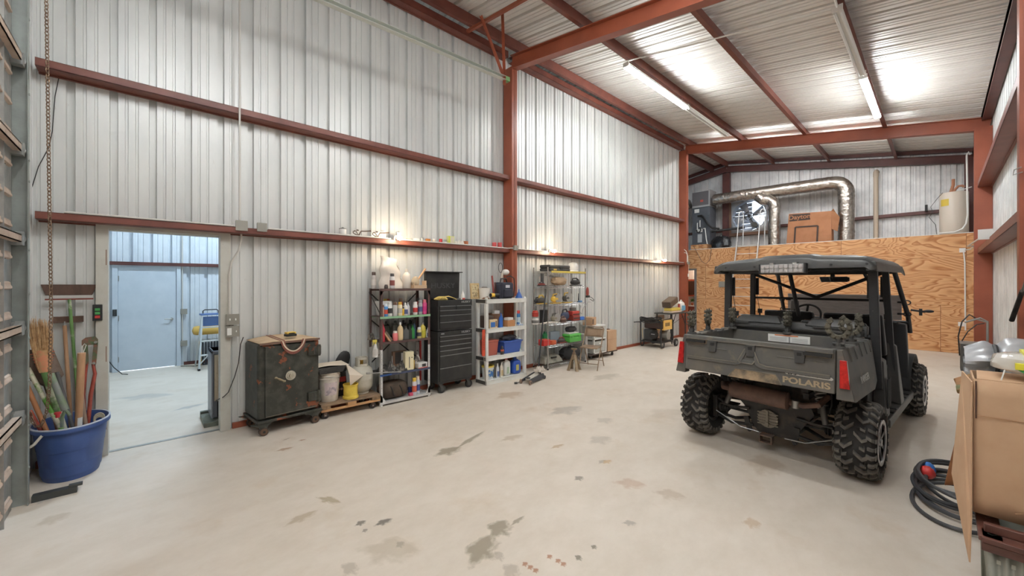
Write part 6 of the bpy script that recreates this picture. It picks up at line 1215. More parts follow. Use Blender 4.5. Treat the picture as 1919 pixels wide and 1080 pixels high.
# low shelf: gloves, boxes, gadgets
z = SHZ[1] + .001
cloth('work_gloves', 'heap of dark work gloves on the low shelf of the brown unit', (-5.60, 2.63, z), .12, .14, .13, S('glove_dark', 60, 58, 56, .9, c2=srgb(140, 134, 124), sc_=12, th=(.52, .6)), 11, 'gloves', .5); cloth('work_gloves', 'paler glove pile touching the cream carton', (-5.58, 2.84, z), .10, .075, .11, S('glove_pale', 132, 124, 112, .9, c2=srgb(70, 66, 62), sc_=14, th=(.45, .55)), 12, 'gloves', .55)
bx('glove_carton', 'brown carton with pictures of gloves behind the cream carton', 'box', 2.86, -5.70, z, .22, .06, .27, (126, 96, 78), parts=[('picture', (66, 62, 60), (.031, -.08, .08, .033, .10, .26)), ('picture_glove', (214, 208, 200), (.033, .02, .12, .035, .06, .24))])
bx('cream_carton', 'upright cream carton in the middle of the low shelf', 'box', put(766, -5.52), -5.53, z, .135, .10, .275, (226, 216, 180), -8, parts=[('printed_line', (120, 116, 100), (.051, -.01, .03, .052, .005, .2)), ('stamp', (70, 70, 66), (.051, .03, .18, .052, .045, .195))])
bx('yellow_box', 'narrow yellow box right of the cream carton', 'box', put(774.5, -5.53), -5.56, z, .04, .08, .13, (206, 170, 84)); can('grey-white tube can behind the glove heap', 2.60 + .17, -5.70, z, .026, .26, (210, 210, 206), (60, 60, 60), None)
bx('battery_charger', 'white battery charger with a dark display on the low shelf', 'charger', put(790, -5.51), -5.52, z, .17, .10, .085, (206, 206, 204), 5, .01, [('display', (60, 60, 60), (.051, -.02, .02, .054, .05, .065)), ('red_trim', (196, 70, 56), (.045, -.085, 0, .056, .085, .012))])
cloth('rag_pile', 'tumbled grey rags and wrappers behind the charger', (-5.68, 3.10, z), .12, .14, .20, S('rag_mix', 120, 112, 104, .9, c2=srgb(196, 186, 176), sc_=16, th=(.5, .56)), 14, 'rags', .5)
t = thing('lug_wrench', 'long steel wrench sticking out of the low shelf past its left post', 'wrench'); a, b = Vector((-5.43, 2.26, .52)), Vector((-5.41, 2.72, .475)); m = MB(); m.cyl(a, b, .0075); m.build('shaft', STEEL, t)
for p in (a, b): m = MB(); d = (b - a).normalized(); m.cyl(p - d * .025, p + d * .025, .014, n=10); m.build('socket_end', STEEL, t)
# bottom shelf
z = SHZ[0] + .001
t = thing('canvas_bag', 'dark brown canvas bag slumped on the bottom shelf', 'bag', (-5.63, 2.72, z)); m = MB(); m.lump((0, 0, .128), (.14, .22, .125), 22, 14, .03, .62, 4); m.build('body', S('canvas_brown', 84, 70, 58, .9, c2=srgb(64, 54, 46), sc_=6), t)
for y in (-.09, .05): m = MB(); m.tube([(.12, y, .20), (.155, y + .01, .16), (.16, y + .03, .08), (.15, y + .05, .05)], .009, 5); m.build('strap', BLK, t)
G3 = 'yellow and cream capped cans on the bottom shelf'
can('spray can with a yellow cap on the bottom shelf', put(776.5, -5.51), -5.51, z, .037, .265, (206, 200, 206), (222, 186, 70), G3, (190, 90, 70)); can('spray can with a cream cap on the bottom shelf, right of the yellow-capped one', put(784.5, -5.51), -5.54, z, .036, .275, (190, 196, 204), (226, 206, 180), G3, (70, 80, 140))
bx('small_box', 'small pink packet on the bottom shelf', 'packet', put(769.5, -5.51), -5.51, z, .06, .05, .045, (206, 84, 110)); bx('small_box', 'small dark blue packet behind the pink one', 'packet', put(768, -5.6), -5.60, z, .05, .05, .11, (44, 54, 100))
# top of the unit
z = SHZ[4] + .004
t = thing('plastic_sack', 'tall glossy translucent plastic bag on top of the brown shelf unit', 'bag', (-5.70, 2.74, z)); m = MB(); m.grid(26, 22, lambda u, v: ((.085 * (1 - .55 * v) + .012 * math.sin(9 * v + 7 * u)) * math.sin(2 * PI * u), (.20 * (1 - .40 * v)) * math.cos(2 * PI * u) - .05 * v + .015 * math.sin(14 * v + 5 * u), .47 * v * (1 - .05 * math.cos(2 * PI * u)) + .0))
o = m.build('bag_film', pm('bag_film', srgb(230, 222, 212), .12, alpha=.86, bump=1.2, bs=7, coat=.4), t, smooth=50)
bottle('big white ribbed jar on top of the brown shelf', put(762, -5.62), -5.62, z, .062, .30, (224, 216, 204), (224, 216, 204), 'round', None, 'plastic_jar', 'jar')
can('spray can with a brown cap at the left end of the unit top', 2.50, -5.80, z, .036, .25, (196, 190, 184), (96, 76, 66), 'cans on top of the brown unit', (220, 214, 206)); can('spray can with grey and red print in front of the plastic bag', put(735, -5.52), -5.52, z, .037, .225, (206, 204, 202), (90, 88, 88), 'cans on top of the brown unit', (130, 70, 66)); can('short dark can at the front edge of the unit top', put(722.5, -5.52), -5.50, z, .027, .06, (70, 60, 56), (70, 60, 56), 'cans on top of the brown unit')
t = thing('tool_basket', 'small open wooden tray holding a paint brush and gloves on the unit top', 'basket', (-5.58, put(784, -5.58), z)); m = MB(); m.box(-.07, -.11, 0, .07, .11, .01); m.box(.06, -.11, .01, .07, .11, .05); m.box(-.07, -.11, .01, -.06, .11, .05); m.box(-.06, -.11, .01, .06, -.10, .09); m.box(-.06, .10, .01, .06, .11, .12); m.build('tray', C8(206, 178, 146), t)
t = thing('paint_brush', 'wide paint brush with a tan handle lying in the tray', 'brush', (-5.57, put(780, -5.58), z + .012)); m = MB(); m.lump((0, -.02, .09), (.045, .07, .085), 12, 8, .08); m.build('bristles', C8(190, 172, 146, .9), t); m = MB(); m.cyl((0, .03, .13), (-.02, .17, .30), .013, .016); m.build('handle', C8(206, 160, 116), t)
bottle('white trigger bottle hanging on the left side of the brown unit', put(697, -5.62), -5.50, .72, .042, .25, (214, 212, 206), (214, 196, 90), 'spray', None, 'spray_bottle', lab=(190, 186, 180)); MB().tube([(-5.50, put(697, -5.62), .95), (-5.50, 2.40, 1.0), (-5.48, 2.447, 1.0)], .004, 5).build('hanger_hook', STEEL, bpy.data.objects['spray_bottle.001'] if 'spray_bottle.001' in bpy.data.objects else None, loc=None)
o = bpy.data.objects['hanger_hook']; o.location = -Vector(o.parent.location)
cloth('work_gloves', 'pale gloves stuffed behind the left post of the brown unit', (-5.80, 2.36, .935), .03, .05, .10, S('glove_pale', 132, 124, 112, .9), 16, 'gloves', .5).location = (0.0, .10, -.005)
# ============================================================ rolling tool chest
t = thing('tool_chest', 'black two-piece rolling tool chest with its lid open', 'tool chest', (-5.43, 3.40, 0)); TC_ = S('chest_black', 46, 46, 46, .4, metal=.2, c2=srgb(58, 57, 55), sc_=5); LIP = S('drawer_lip', 150, 150, 150, .3, metal=.6)
W = .68; D = .45
m = MB(); m.box(-D, 0, .16, -.012, W, 1.0); m.build('lower_cabinet', TC_, t, bev=.006); m = MB(); m.box(-D, .0, 1.012, -.012, W - .01, 1.40); m.box(-D, 0, 1.40, -D + .01, W, 1.51); m.box(-.02, 0, 1.40, -.012, W, 1.51); m.box(-D, 0, 1.40, -.012, .01, 1.51); m.box(-D, W - .01, 1.40, -.012, W, 1.51); m.build('upper_chest', TC_, t, bev=.004)
def drawer(z0, z1, y0=.03, y1=W - .03):
    m = MB(); m.box(-.012, y0, z0, .004, y1, z1 - .004); d = m.build('drawer', TC_, t, bev=.002); m = MB(); m.box(.004, y0, z1 - .016, .014, y1, z1 - .006); m.build('pull_lip', LIP, d)
for a, b in ((.20, .42), (.42, .62), (.62, .70), (.70, .78), (.78, .86), (.86, .93)): drawer(a, b)
for a, b in ((1.05, 1.16), (1.16, 1.27), (1.27, 1.35)): drawer(a, b)
drawer(1.35, 1.42, .03, .33); drawer(1.35, 1.42, .35, W - .03)
m = MB(); m.hexa([(-D, 0, 1.515), (-D + .05, 0, 1.515), (-D + .05, W, 1.515), (-D, W, 1.515), (-D - .0, 0, 1.97), (-D + .07, 0, 1.97), (-D + .07, W, 1.97), (-D - .0, W, 1.97)]); ld_ = m.build('lid', TC_, t, bev=.006)
MB().box(-D - .0, -.03, 1.97, -D + .12, W + .03, 1.985).build('lid_edge', BLK, ld_); text('lid_letters', 'HUSKY', .13, S('emboss', 64, 64, 64, .35), ld_, (-D + .0625, W * .5, 1.74), (88, 0, 90), ext=.001, xs=1.2, bold=.002); MB().box(-D + .055, .03, 1.86, -D + .069, W - .03, 1.875).build('lid_rib', TC_, ld_)
SIL = S('silver_print', 186, 186, 184, .3, metal=.5)
for z in (.965, 1.47): text('badge_letters', 'HUSKY', .045, SIL, t, (-.0105, W - .13, z), (90, 0, 90), ext=.001, xs=1.3, bold=.001)
MB().box(-.012, .06, .955, -.009, .12, .975).build('lock_plate', SIL, t)
for x in (-.06, -.38):
    for y in (.07, W - .07):
        m = MB(); m.box(x - .04, y - .04, .145, x + .04, y + .04, .16); m.prism([(y - .03, .145), (y + .03, .145), (y + .05, .07), (y + .01, .07)], 'x', x - .024, x - .02); m.prism([(y - .03, .145), (y + .03, .145), (y + .05, .07), (y + .01, .07)], 'x', x + .02, x + .024); cst = m.build('caster', BLK2, t); m = MB(); m.cyl((x - .018, y + .03, .065), (x + .018, y + .03, .065), .064, n=22); m.mat(BLK2).cyl((x - .022, y + .03, .065), (x + .022, y + .03, .065), .03, n=14); m.build('wheel', BLK, cst)
CZ = 1.402
bottle('white squeeze bottle with red print standing in the open chest', 3.95, -5.53, CZ + .003, .036, .27, WHT, (210, 206, 200), 'cone', lab=(190, 70, 60)); t = thing('tape_measure', 'yellow gloves and cord bundle piled at the left of the open chest', 'gloves', (-5.6, 3.56, CZ)); m = MB(); m.lump((0, 0, .12), (.08, .12, .045), 14, 8, .15); m.build('bundle', C8(196, 172, 96, .8), t); m = MB(); m.lump((0, 0, .06), (.07, .1, .06), 14, 8, .05); m.build('lower_bundle', C8(120, 100, 76, .8), t)
t['category'] = 'gloves'; t.name = 'glove_bundle'
bx('ball_cap', 'dark cap lying at the right back of the open chest', 'cap', 3.98, -5.72, CZ, .16, .14, .12, DK, bev=.04); m = MB(); m.tube([(-5.50, 3.47, 1.52), (-5.46, 3.50, 1.56), (-5.47, 3.62, 1.57), (-5.48, 3.75, 1.53), (-5.52, 3.82, 1.50)], .008, 6); tag(m.build('rope_loop', C8(214, 190, 110)), 'short yellow rope looped over the chest edge', 'rope')
# red chain or level behind the shelf, seen in the gap before the chest
tag(MB().box(-5.88, 3.315, .16, -5.865, 3.345, .98).build('red_level', C8(176, 52, 44)), 'red strip standing in the gap between brown unit and tool chest', 'level')
# ============================================================ white resin shelf
t = thing('plastic_shelf', 'white resin shelf unit beside the tool chest', 'shelf', (0, 0, 0)); WX0, WX1, WY0, WY1 = -5.645, -5.345, 4.31, 5.30
WHZ = (.075, .49, .985, 1.50); WS = S('resin_white', 226, 226, 220, .45, c2=srgb(214, 212, 204), sc_=4)
for z in WHZ:
    m = MB(); m.box(WX0, WY0, z - .012, WX1, WY1, z)
    for a in ((WX1 - .012, WY0, WX1, WY1), (WX0, WY0, WX0 + .012, WY1), (WX0, WY0, WX1, WY0 + .012), (WX0, WY1 - .012, WX1, WY1)): m.box(a[0], a[1], z - .075, a[2], a[3], z + .004)
    m.build('shelf_board', WS, t, bev=.004)
    MB().box(WX0 + .01, WY0 - .0015, z - .065, WX1 - .02, WY0 - .0005, z - .005).build('dirty_end', BLK2, t)
for x in (WX0 + .03, WX1 - .03):
    for y in (WY0 + .03, WY1 - .03):
        for z0, z1 in zip((0,) + WHZ[:-1], [q - .075 for q in WHZ]):
            if z1 - z0 > .02: m = MB(); m.box(x - .028, y - .028, z0, x + .028, y + .028, z1); m.build('post', WS, t, bev=.006)
        MB().box(x - .02, y - .02, WHZ[-1], x + .02, y + .02, WHZ[-1] + .035).build('post_cap', WS, t, bev=.004)
def PY(px, X=-5.45): return AX(px, 600, X).y
# top
z = 1.501
t = thing('framed_picture', 'small tan picture frame leaning on the wall between chest and white shelf', 'picture', (-5.80, 4.20, 1.43)); 
t.location = (-5.60, 4.27, 1.505); t.rotation_euler = (0, R(-6), 0); m = MB(); m.box(-.008, -.10, 0, .008, .10, .03); m.box(-.008, -.10, .25, .008, .10, .28); m.box(-.008, -.10, .03, .008, -.07, .25); m.box(-.008, .07, .03, .008, .10, .25); m.build('frame', C8(190, 164, 120), t); m = MB(); m.box(-.006, -.07, .03, .0, .07, .25); m.build('picture', S('picture_mix', 150, 134, 104, .6, c2=srgb(206, 190, 150), sc_=25, th=(.45, .5)), t)
bottle('small white pail on top of the white shelf', PY(906), -5.50, z, .09, .20, (222, 218, 210), (206, 200, 192), 'round', None, 'paint_pail', 'pail') if 0 else None
t = thing('paint_pail', 'small white paint pail at the left of the white shelf top', 'pail', (-5.52, PY(906, -5.52) + .02, z)); m = MB(); m.lathe([(.085, 0), (.098, .18), (.104, .185), (.104, .2), (.09, .2), (.08, .02), (0, .02)], n=26); m.build('body', C8(222, 218, 210), t); m = MB(); m.lump((0, 0, .19), (.075, .075, .03), 12, 6, .2); m.build('contents', C8(120, 112, 104, .9), t)
t = thing('cordless_drill', 'yellow and black cordless drill lying on the white shelf top', 'drill', (-5.42, PY(928, -5.42), z + .0)); m = MB(); m.cyl((0, -.11, .07), (0, .06, .07), .034); m.cyl((0, .06, .075), (0, .15, .085), .024, .014); m.build('body', BLK, t); m = MB(); m.cyl((0, -.10, .07), (0, -.03, .07), .037); m.box(-.02, -.05, .01, .02, -.01, .05); m.build('yellow_shell', C8(226, 180, 60), t); m = MB(); m.box(-.035, -.09, 0, .035, .02, .035); m.build('battery', BLK, t, bev=.005)
t = thing('tool_backpack', 'dark navy tool bag with carry handle on the white shelf top', 'bag', (-5.50, PY(944, -5.50), z)); NV = S('bag_navy', 44, 46, 58, .8)
m = MB(); m.box(-.12, -.15, 0, .12, .15, .30); m.build('body', NV, t, bev=.04); m = MB(); m.box(.12, -.11, .03, .16, .09, .17); m.build('front_pocket', NV, t, bev=.015); m = MB(); m.tube([(.0, -.09, .29), (.0, -.07, .37), (0, .05, .37), (0, .08, .29)], .014, 7); m.build('handle', BLK, t); MB().box(.121, -.06, .2, .124, .04, .25).build('logo_patch', C8(196, 196, 200), t); m = MB(); m.tube([(.0, .15, .02), (.03, .22, .05), (.03, .25, .2), (.02, .24, .38), (.0, .17, .42), (.0, .08, .40)], .011, 7); m.build('shoulder_strap', BLK, t)
m = MB(); m.box(.0, -.19, .0, .1, -.15, .26); m.build('side_pocket', NV, t, bev=.01)
t = thing('work_lamp', 'white round lamp head with a wire loop above the navy bag', 'lamp', (-5.56, PY(944, -5.56) - .02, z + .372)); m = MB(); m.lump((.02, .05, .12), (.06, .08, .055), 16, 10); m.build('head', C8(226, 222, 216), t); m = MB(); m.cyl((0, -.03, 0), (0, -.01, .12), .022); m.build('stem', C8(200, 190, 176), t); m = MB(); m.tube([(0, -.06 + .05 * math.cos(a), .2 + .09 * math.sin(a)) for a in [2 * PI * i / 16 for i in range(16)]], .005, 5, True); m.build('wire_loop', BLK, t)
t = thing('hand_clamp', 'dull red bar clamp standing left of the navy bag', 'clamp', (-5.54, PY(926, -5.54), z)); m = MB(); m.bar((0, 0, 0), (0, -.05, .42), .03, .02, (1, 0, 0)); m.build('bar', C8(150, 76, 70), t); m = MB(); m.bar((0, .05, .0), (0, .02, .3), .025, .02, (1, 0, 0)); m.build('jaw', C8(96, 66, 62), t)
t = thing('funnel', 'blue plastic funnel upside down at the right end of the white shelf top', 'funnel', (-5.42, 5.17, z)); m = MB(); m.lathe([(.07, 0), (.065, .02), (.03, .10), (.014, .12), (.010, .17), (.006, .17)], n=20); m.build('cone', C8(54, 96, 172), t)
cloth('rag', 'small brown rag by the pail on the white shelf top', (-5.44, 4.38, z), .05, .06, .05, C8(130, 104, 84, .9), 21)
# second shelf
z = .986
bx('radio_case', 'dark brown case sticking out of the left side of the white shelf', 'case', 4.45, -5.50, z, .15, .22, .22, (76, 62, 54), bev=.02); m = MB(); m.tube([(-5.42, 4.34 - .03, 1.0), (-5.40, 4.27, 1.03), (-5.5, 4.22, 1.06), (-5.6, 4.24, 1.10)], .006, 5)
bx('cream_box', 'cream box with a blue picture on the second white shelf', 'box', PY(924, -5.40) - .02, -5.385, z, .17, .06, .155, (220, 196, 156), parts=[('picture', (60, 110, 180), (.031, -.07, .02, .033, .03, .11)), ('text_block', (120, 96, 80), (.031, .04, .03, .033, .07, .13))])
bottle('blue flat bottle on the second white shelf', PY(938, -5.38) + .0, -5.38, z, .040, .26, (44, 96, 176), (40, 84, 160), 'flat')
bx('brown_carton', 'brown carton with white packets on it, second white shelf', 'box', PY(953, -5.42) + .02, -5.43, z, .20, .13, .115, (184, 132, 88), 4); bx('white_packet', 'white packet lying on the brown carton', 'packet', PY(953, -5.43), -5.43, z + .117, .16, .10, .045, (222, 218, 212), 12)
t = thing('wicker_basket', 'dark wicker basket at the back of the second white shelf', 'basket', (-5.50, 4.66, z)); m = MB(); m.lathe([(.10, 0), (.13, .2), (.134, .24), (.136, .25), (.12, .25), (.09, .02), (0, .02)], n=26); m.build('bowl', S('wicker', 110, 82, 64, .9, bump=.8, bs=60), t); bx('white_box', 'small white box sitting in the wicker basket', 'box', 4.66, -5.50, z + .022, .12, .08, .28, (224, 222, 216))
can('tall blue spray can on the second white shelf', PY(973, -5.42), -5.44, z, .036, .28, (50, 120, 176), (200, 60, 56), None, (200, 220, 230)); cloth('shop_towel', 'crumpled blue and white towel at the edge of the second white shelf', (-5.40, 5.17, z), .04, .06, .06, S('towel', 206, 210, 214, .9, c2=srgb(74, 118, 176), sc_=14, th=(.52, .56)), 22, 'towel'); cloth('dark_rag', 'dark folded rag left of the blue spray can', (-5.56, 4.98, z), .05, .05, .13, C8(70, 66, 64, .9), 23, 'rag')
# third shelf
z = .491
t = thing('storage_bin', 'terracotta lidded plastic bin on the third white shelf', 'bin', (-5.49, 4.505, z)); TER = S('bin_terracotta', 168, 90, 76, .45); m = MB(); m.hexa([(-.12, -.10, 0), (.06, -.10, 0), (.06, .13, 0), (-.12, .13, 0), (-.13, -.12, .24), (.075, -.12, .24), (.075, .15, .24), (-.13, .15, .24)]); m.build('body', TER, t, bev=.01); MB().box(-.135, -.125, .24, .08, .155, .275).build('lid', TER, t, bev=.008)
t = thing('trimmer_spool', 'black and orange round tool part between the two bins', 'tool', (-5.385, 4.715, z)); bpy.data.objects['trimmer_spool'].scale = (.5, .5, .9); MB().cyl((0, 0, 0), (0, 0, .07), .065, n=20).build('base', C8(60, 58, 56), t); MB().cyl((0, 0, .07), (0, 0, .10), .066, n=20).build('band', C8(190, 84, 60), t); MB().lump((0, 0, .12), (.045, .045, .06)).build('knob', C8(52, 50, 50), t)
t = thing('blue_bin', 'open blue plastic bin heaped with dark things on the third white shelf', 'bin', (-5.50, 4.99, z)); BB = S('bin_blue', 52, 84, 160, .4); m = MB(); m.hexa([(-.12, -.2, 0), (.10, -.2, 0), (.10, .18, 0), (-.12, .18, 0), (-.14, -.23, .22), (.125, -.23, .22), (.125, .22, .22), (-.14, .22, .22)]); m.build('body', BB, t, bev=.012); MB().box(-.15, -.245, .205, .135, .235, .225).build('rim', BB, t, bev=.006)
tag(MB().lump((-5.51, 4.98, .765), (.10, .18, .05), 16, 8, .2, seed=8).build('coiled_hose', S('dark_mix', 64, 64, 70, .7)), 'dark coiled hose heaped in the blue bin', 'hose')
bottle('white handled jug on the floor behind the white shelf', 4.72, -5.76, .001, .085, .34, (220, 214, 206), (196, 190, 180), 'jug'); bottle('milky jug with teal liquid at the back of the third white shelf, right', 5.245, -5.50, z, .045, .30, (196, 206, 200), (206, 204, 198), 'jug', lab=(90, 150, 150))
# floor shelf
z = .076
t = thing('labelled_pail', 'white pail with a yellow rim and blue label on the lowest white shelf', 'pail', (-5.50, 4.475, z)); MB().lathe([(.095, 0), (.108, .21), (.09, .21), (.08, .02), (0, .02)], n=26).build('body', C8(216, 218, 220), t); MB().lathe([(.108, .21), (.114, .21), (.114, .235), (.09, .235), (.09, .21)], n=26).build('rim', C8(224, 196, 84), t)
m = MB(); v = []
for i in range(8): a = R(-75 + 20 * i); v += [(.1 * math.cos(a), .1 * math.sin(a), .04), (.1075 * math.cos(a), .1075 * math.sin(a), .17)]
m.add(v, [(2 * i, 2 * i + 2, 2 * i + 3, 2 * i + 1) for i in range(7)]); m.build('label', S('pail_label', 60, 110, 170, .5, c2=srgb(210, 214, 190), sc_=16, th=(.5, .54)), t)
bx('grey_sack', 'grey plastic sack on the lowest white shelf', 'sack', PY(926, -5.50) + .03, -5.54, z, .12, .12, .26, (128, 122, 116), 10, .03); bottle('slim white bottle, left one of two on the lowest white shelf', PY(932.5, -5.41), -5.41, z, .03, .26, (206, 210, 214), WHT, 'round', lab=(80, 100, 150)); bottle('slim cream bottle, right one of two on the lowest white shelf', PY(940.5, -5.41), -5.42, z, .032, .27, (216, 208, 192), WHT, 'round', lab=(190, 170, 130))
bottle('white jug with a red cap on the lowest white shelf', PY(949.5, -5.44), -5.45, z, .07, .34, (222, 222, 216), (180, 56, 50), 'jug', lab=(170, 190, 160)); bottle('olive green jug behind the red-capped jug', PY(962, -5.57), -5.57, z, .065, .30, (96, 106, 84), (60, 70, 60), 'jug')
t = bottle('large blue jug at the right end of the lowest white shelf', 5.11, -5.46, z, .10, .32, (44, 84, 172), (40, 74, 150), 'jug', None, 'fuel_jug', 'jug'); MB().box(.079, -.05, .07, .082, .02, .18).build('yellow_label', C8(196, 190, 110), t)
t = thing('hand_saw', 'orange-red bow saw blade guard hanging on the left end of the white shelf', 'saw', (-5.36, 4.26, .52)); MB().box(0, -.03, 0, .012, .035, .46).build('guard', C8(206, 80, 52), t, bev=.006); m = MB(); m.bar((.006, .0, .02), (.0, .06, -.50), .005, .012, (1, 0, 0)); m.build('rod', C8(150, 140, 126), t); text('guard_letters', 'SAWZALL', .055, C8(110, 36, 30), t, (.0135, .003, .23), (90, -90, 90), ext=.0005)
bx('tin_box', 'low dark tin on the lowest shelf corner', 'tin', 4.62, -5.59, z, .06, .06, .08, DK)
# ============================================================ chrome wire shelf
t = thing('wire_shelf', 'chrome wire shelf rack beyond the first column, with a yellow top edge', 'shelf', (0, 0, 0)); CX0, CX1, CY0, CY1 = -5.86, -5.45, 6.02, 7.28
CHR = pm('chrome', srgb(196, 196, 196), .18, metal=.95); CZS = (.10, .50, .955, 1.355, 1.725, 2.04)
for x in (CX0, CX1):
    for y in (CY0, CY1): m = MB(); m.cyl((x, y, 0), (x, y, 2.12), .0127, n=12); m.mat(BLK).cyl((x, y, 0), (x, y, .03), .018, n=12); m.build('post', CHR, t)
for z in CZS:
    m = MB()
    for x in (CX0, CX1):
        for dz in (0, -.035): m.cyl((x, CY0, z - .006 + dz), (x, CY1, z - .006 + dz), .0045, n=6)
        n = 42; m.tube([(x, CY0 + (CY1 - CY0) * i / n, z - .006 - (.035 if i % 2 else 0)) for i in range(n + 1)], .0028, 4)
    for y in (CY0, CY1):
        for dz in (0, -.035): m.cyl((CX0, y, z - .006 + dz), (CX1, y, z - .006 + dz), .0045, n=6)
    for i in range(1, 50): y = CY0 + (CY1 - CY0) * i / 50; m.cyl((CX0, y, z - .003), (CX1, y, z - .003), .002, n=4)
    m.build('wire_deck', CHR, t)
MB().box(CX1 + .006, CY0 + .1, 2.005, CX1 + .012, CY1, 2.045).build('yellow_edge_strip', C8(206, 182, 84), t)
def QY(px, X=-5.52): return AX(px, 600, X).y
z = 2.042
t = thing('tool_case', 'long black hard case on top of the wire shelf', 'case', (-5.62, QY(1026, -5.55) + .32, z)); MB().box(-.15, -.33, 0, .15, .33, .06).build('lower_shell', BLK2, t, bev=.015); MB().box(-.15, -.33, .062, .15, .33, .13).build('lid', BLK2, t, bev=.02); MB().box(.151, -.02, .03, .156, .07, .08).build('latch', BLK, t); MB().box(.151, -.22, .015, .153, -.12, .045).build('yellow_label', C8(214, 176, 80), t)
t = thing('hard_hat', 'clear plastic dome canister at the right end of the wire shelf top', 'canister', (-5.60, QY(1074, -5.6), z)); MB().lathe([(.11, 0), (.11, .15), (.095, .19), (.06, .21), (0, .215)], n=24).build('dome', pm('clear_plastic', srgb(220, 220, 216), .12, alpha=.5), t); MB().cyl((0, 0, 0), (0, 0, .03), .115, n=24).build('base', WHITE, t); t.name = 'plastic_canister'
z = 1.728
bx('packed_sheet', 'clear plastic sheet pack at the left of the second wire shelf', 'sheet', 6.28, -5.72, z, .40, .10, .22, (206, 200, 192), bev=.03); t = thing('drill_handle', 'black rubber handled tool standing on the second wire shelf', 'tool', (-5.50, QY(1016, -5.5), z)); MB().box(-.02, -.035, .0, .02, .035, .26).build('handle', BLK2, t, bev=.012)
tag(MB().lump((0, 0, .105), (.11, .20, .09), 18, 10, .12, .8, 3).build('canvas_pouch', S('pouch_tan', 176, 150, 120, .9, bump=.3), loc=(-5.58, QY(1049, -5.55), z)), 'tan canvas pouch stuffed full on the second wire shelf', 'bag')
def power_tool(label, y, x, z, c1, c2, L=.3, h=.16, rz=0, disc=False, name='power_tool'):
    t = thing(name, label, 'power tool', (x, y, z), rz); m = MB(); m.lump((0, 0, h * .45), (.045, L * .38, h * .32), 14, 8, .04, .7); m.build('motor_body', C8(*c1), t, ); m = MB(); m.tube([(0, -L * .25, h * .6), (0, -L * .2, h * .95), (0, L * .1, h), (0, L * .3, h * .7)], .016, 8); m.build('handle', C8(*c2), t)
    if disc: m = MB(); m.cyl((.03, L * .15, h * .5), (.042, L * .15, h * .5), h * .5, n=24); m.build('blade_guard', C8(150, 146, 140), t)
    m = MB(); m.box(-.045, -L * .35, 0, .045, L * .45, .02); m.build('base_plate', C8(*c2), t, bev=.003); return t
power_tool('black and orange belt sander on the second wire shelf, right', QY(1080), -5.55, z, (52, 50, 50), (60, 56, 54), .42, .17); power_tool('red flat tool at the left front of the second wire shelf', QY(1012), -5.48, z, (140, 60, 50), (50, 46, 46), .24, .07)
z = 1.358
power_tool('yellow circular saw on the third wire shelf', QY(1041), -5.52, z, (222, 180, 66), (206, 166, 60), .36, .20, 0, True); power_tool('black and yellow jigsaw at the left of the third wire shelf', QY(1015), -5.53, z, (70, 66, 60), (206, 170, 70), .28, .18); power_tool('small black drill behind the jigsaw', QY(1008, -5.7), -5.70, z, (50, 50, 50), (54, 52, 50), .26, .13); power_tool('circular saw with a bare blade and yellow grip on the third wire shelf', QY(1062), -5.52, z, (66, 62, 56), (196, 160, 70), .34, .22, 0, True)
m = MB(); m.cyl((-5.56, 7.17, z), (-5.56, 7.17, z + .2), .014, .006); m.cyl((-5.56, 7.17, z), (-5.56, 7.17, z + .02), .03); tag(m.build('oil_can_spout', BLK), 'thin black pointed oiler near the right end of the third wire shelf', 'oiler')
bx('blue_packet', 'tiny blue and white packet at the right of the third wire shelf', 'packet', QY(1086), -5.50, z, .08, .06, .04, (110, 150, 190))
z = .958
can('white paint can at the left end of the fourth wire shelf', QY(1003, -5.50), -5.50, z, .075, .155, (206, 202, 196), (176, 176, 172), None, (120, 116, 112), 'paint_can'); t = can('red lidded jar standing on the white paint can', QY(1003, -5.50), -5.50, z + .157, .065, .12, (170, 56, 44), (190, 66, 50), None, None, 'red_jar')
bx('black_box', 'upright black box on the fourth wire shelf', 'box', QY(1021), -5.55, z, .14, .12, .28, (40, 40, 40), bev=.01); power_tool('dusty grey angle grinder on the fourth wire shelf', QY(1038), -5.50, z, (130, 122, 104), (80, 76, 68), .30, .19, 0, True); power_tool('blue and black sander on the fourth wire shelf', QY(1060), -5.54, z, (58, 70, 96), (50, 50, 52), .34, .26); power_tool('brown handled polisher in front of the blue sander', QY(1055, -5.47), -5.47, z, (112, 84, 72), (96, 74, 64), .22, .12)
t = bx('socket_case', 'lower red and black tool case, right end of the fourth wire shelf', 'case', QY(1077), -5.56, z, .24, .2, .11, (140, 52, 44), bev=.015, parts=[('black_trim', BK, (.10, -.11, .04, .103, .11, .065))]); t = bx('socket_case', 'middle red case of the stack on the fourth wire shelf', 'case', QY(1076), -5.56, z + .112, .26, .2, .10, (176, 58, 48), bev=.02, parts=[('black_trim', BK, (.10, -.12, .02, .103, .12, .04))]); tag(MB().cyl((0, 0, 0), (0, 0, .07), .075, n=20).build('grinding_disc_tin', C8(110, 106, 100), loc=(-5.56, QY(1076), z + .214)), 'round grey tin topping the stack of red cases', 'tin')
bx('blue_case', 'small bright blue case at the front right of the fourth wire shelf', 'case', QY(1087), -5.485, z, .15, .07, .075, (58, 112, 196), bev=.01); cloth('paper_scraps', 'pale paper scraps hanging at the front of the fourth wire shelf', (-5.48, QY(1030, -5.48), z), .03, .28, .035, C8(206, 196, 182, .9), 31, 'papers')
z = .503
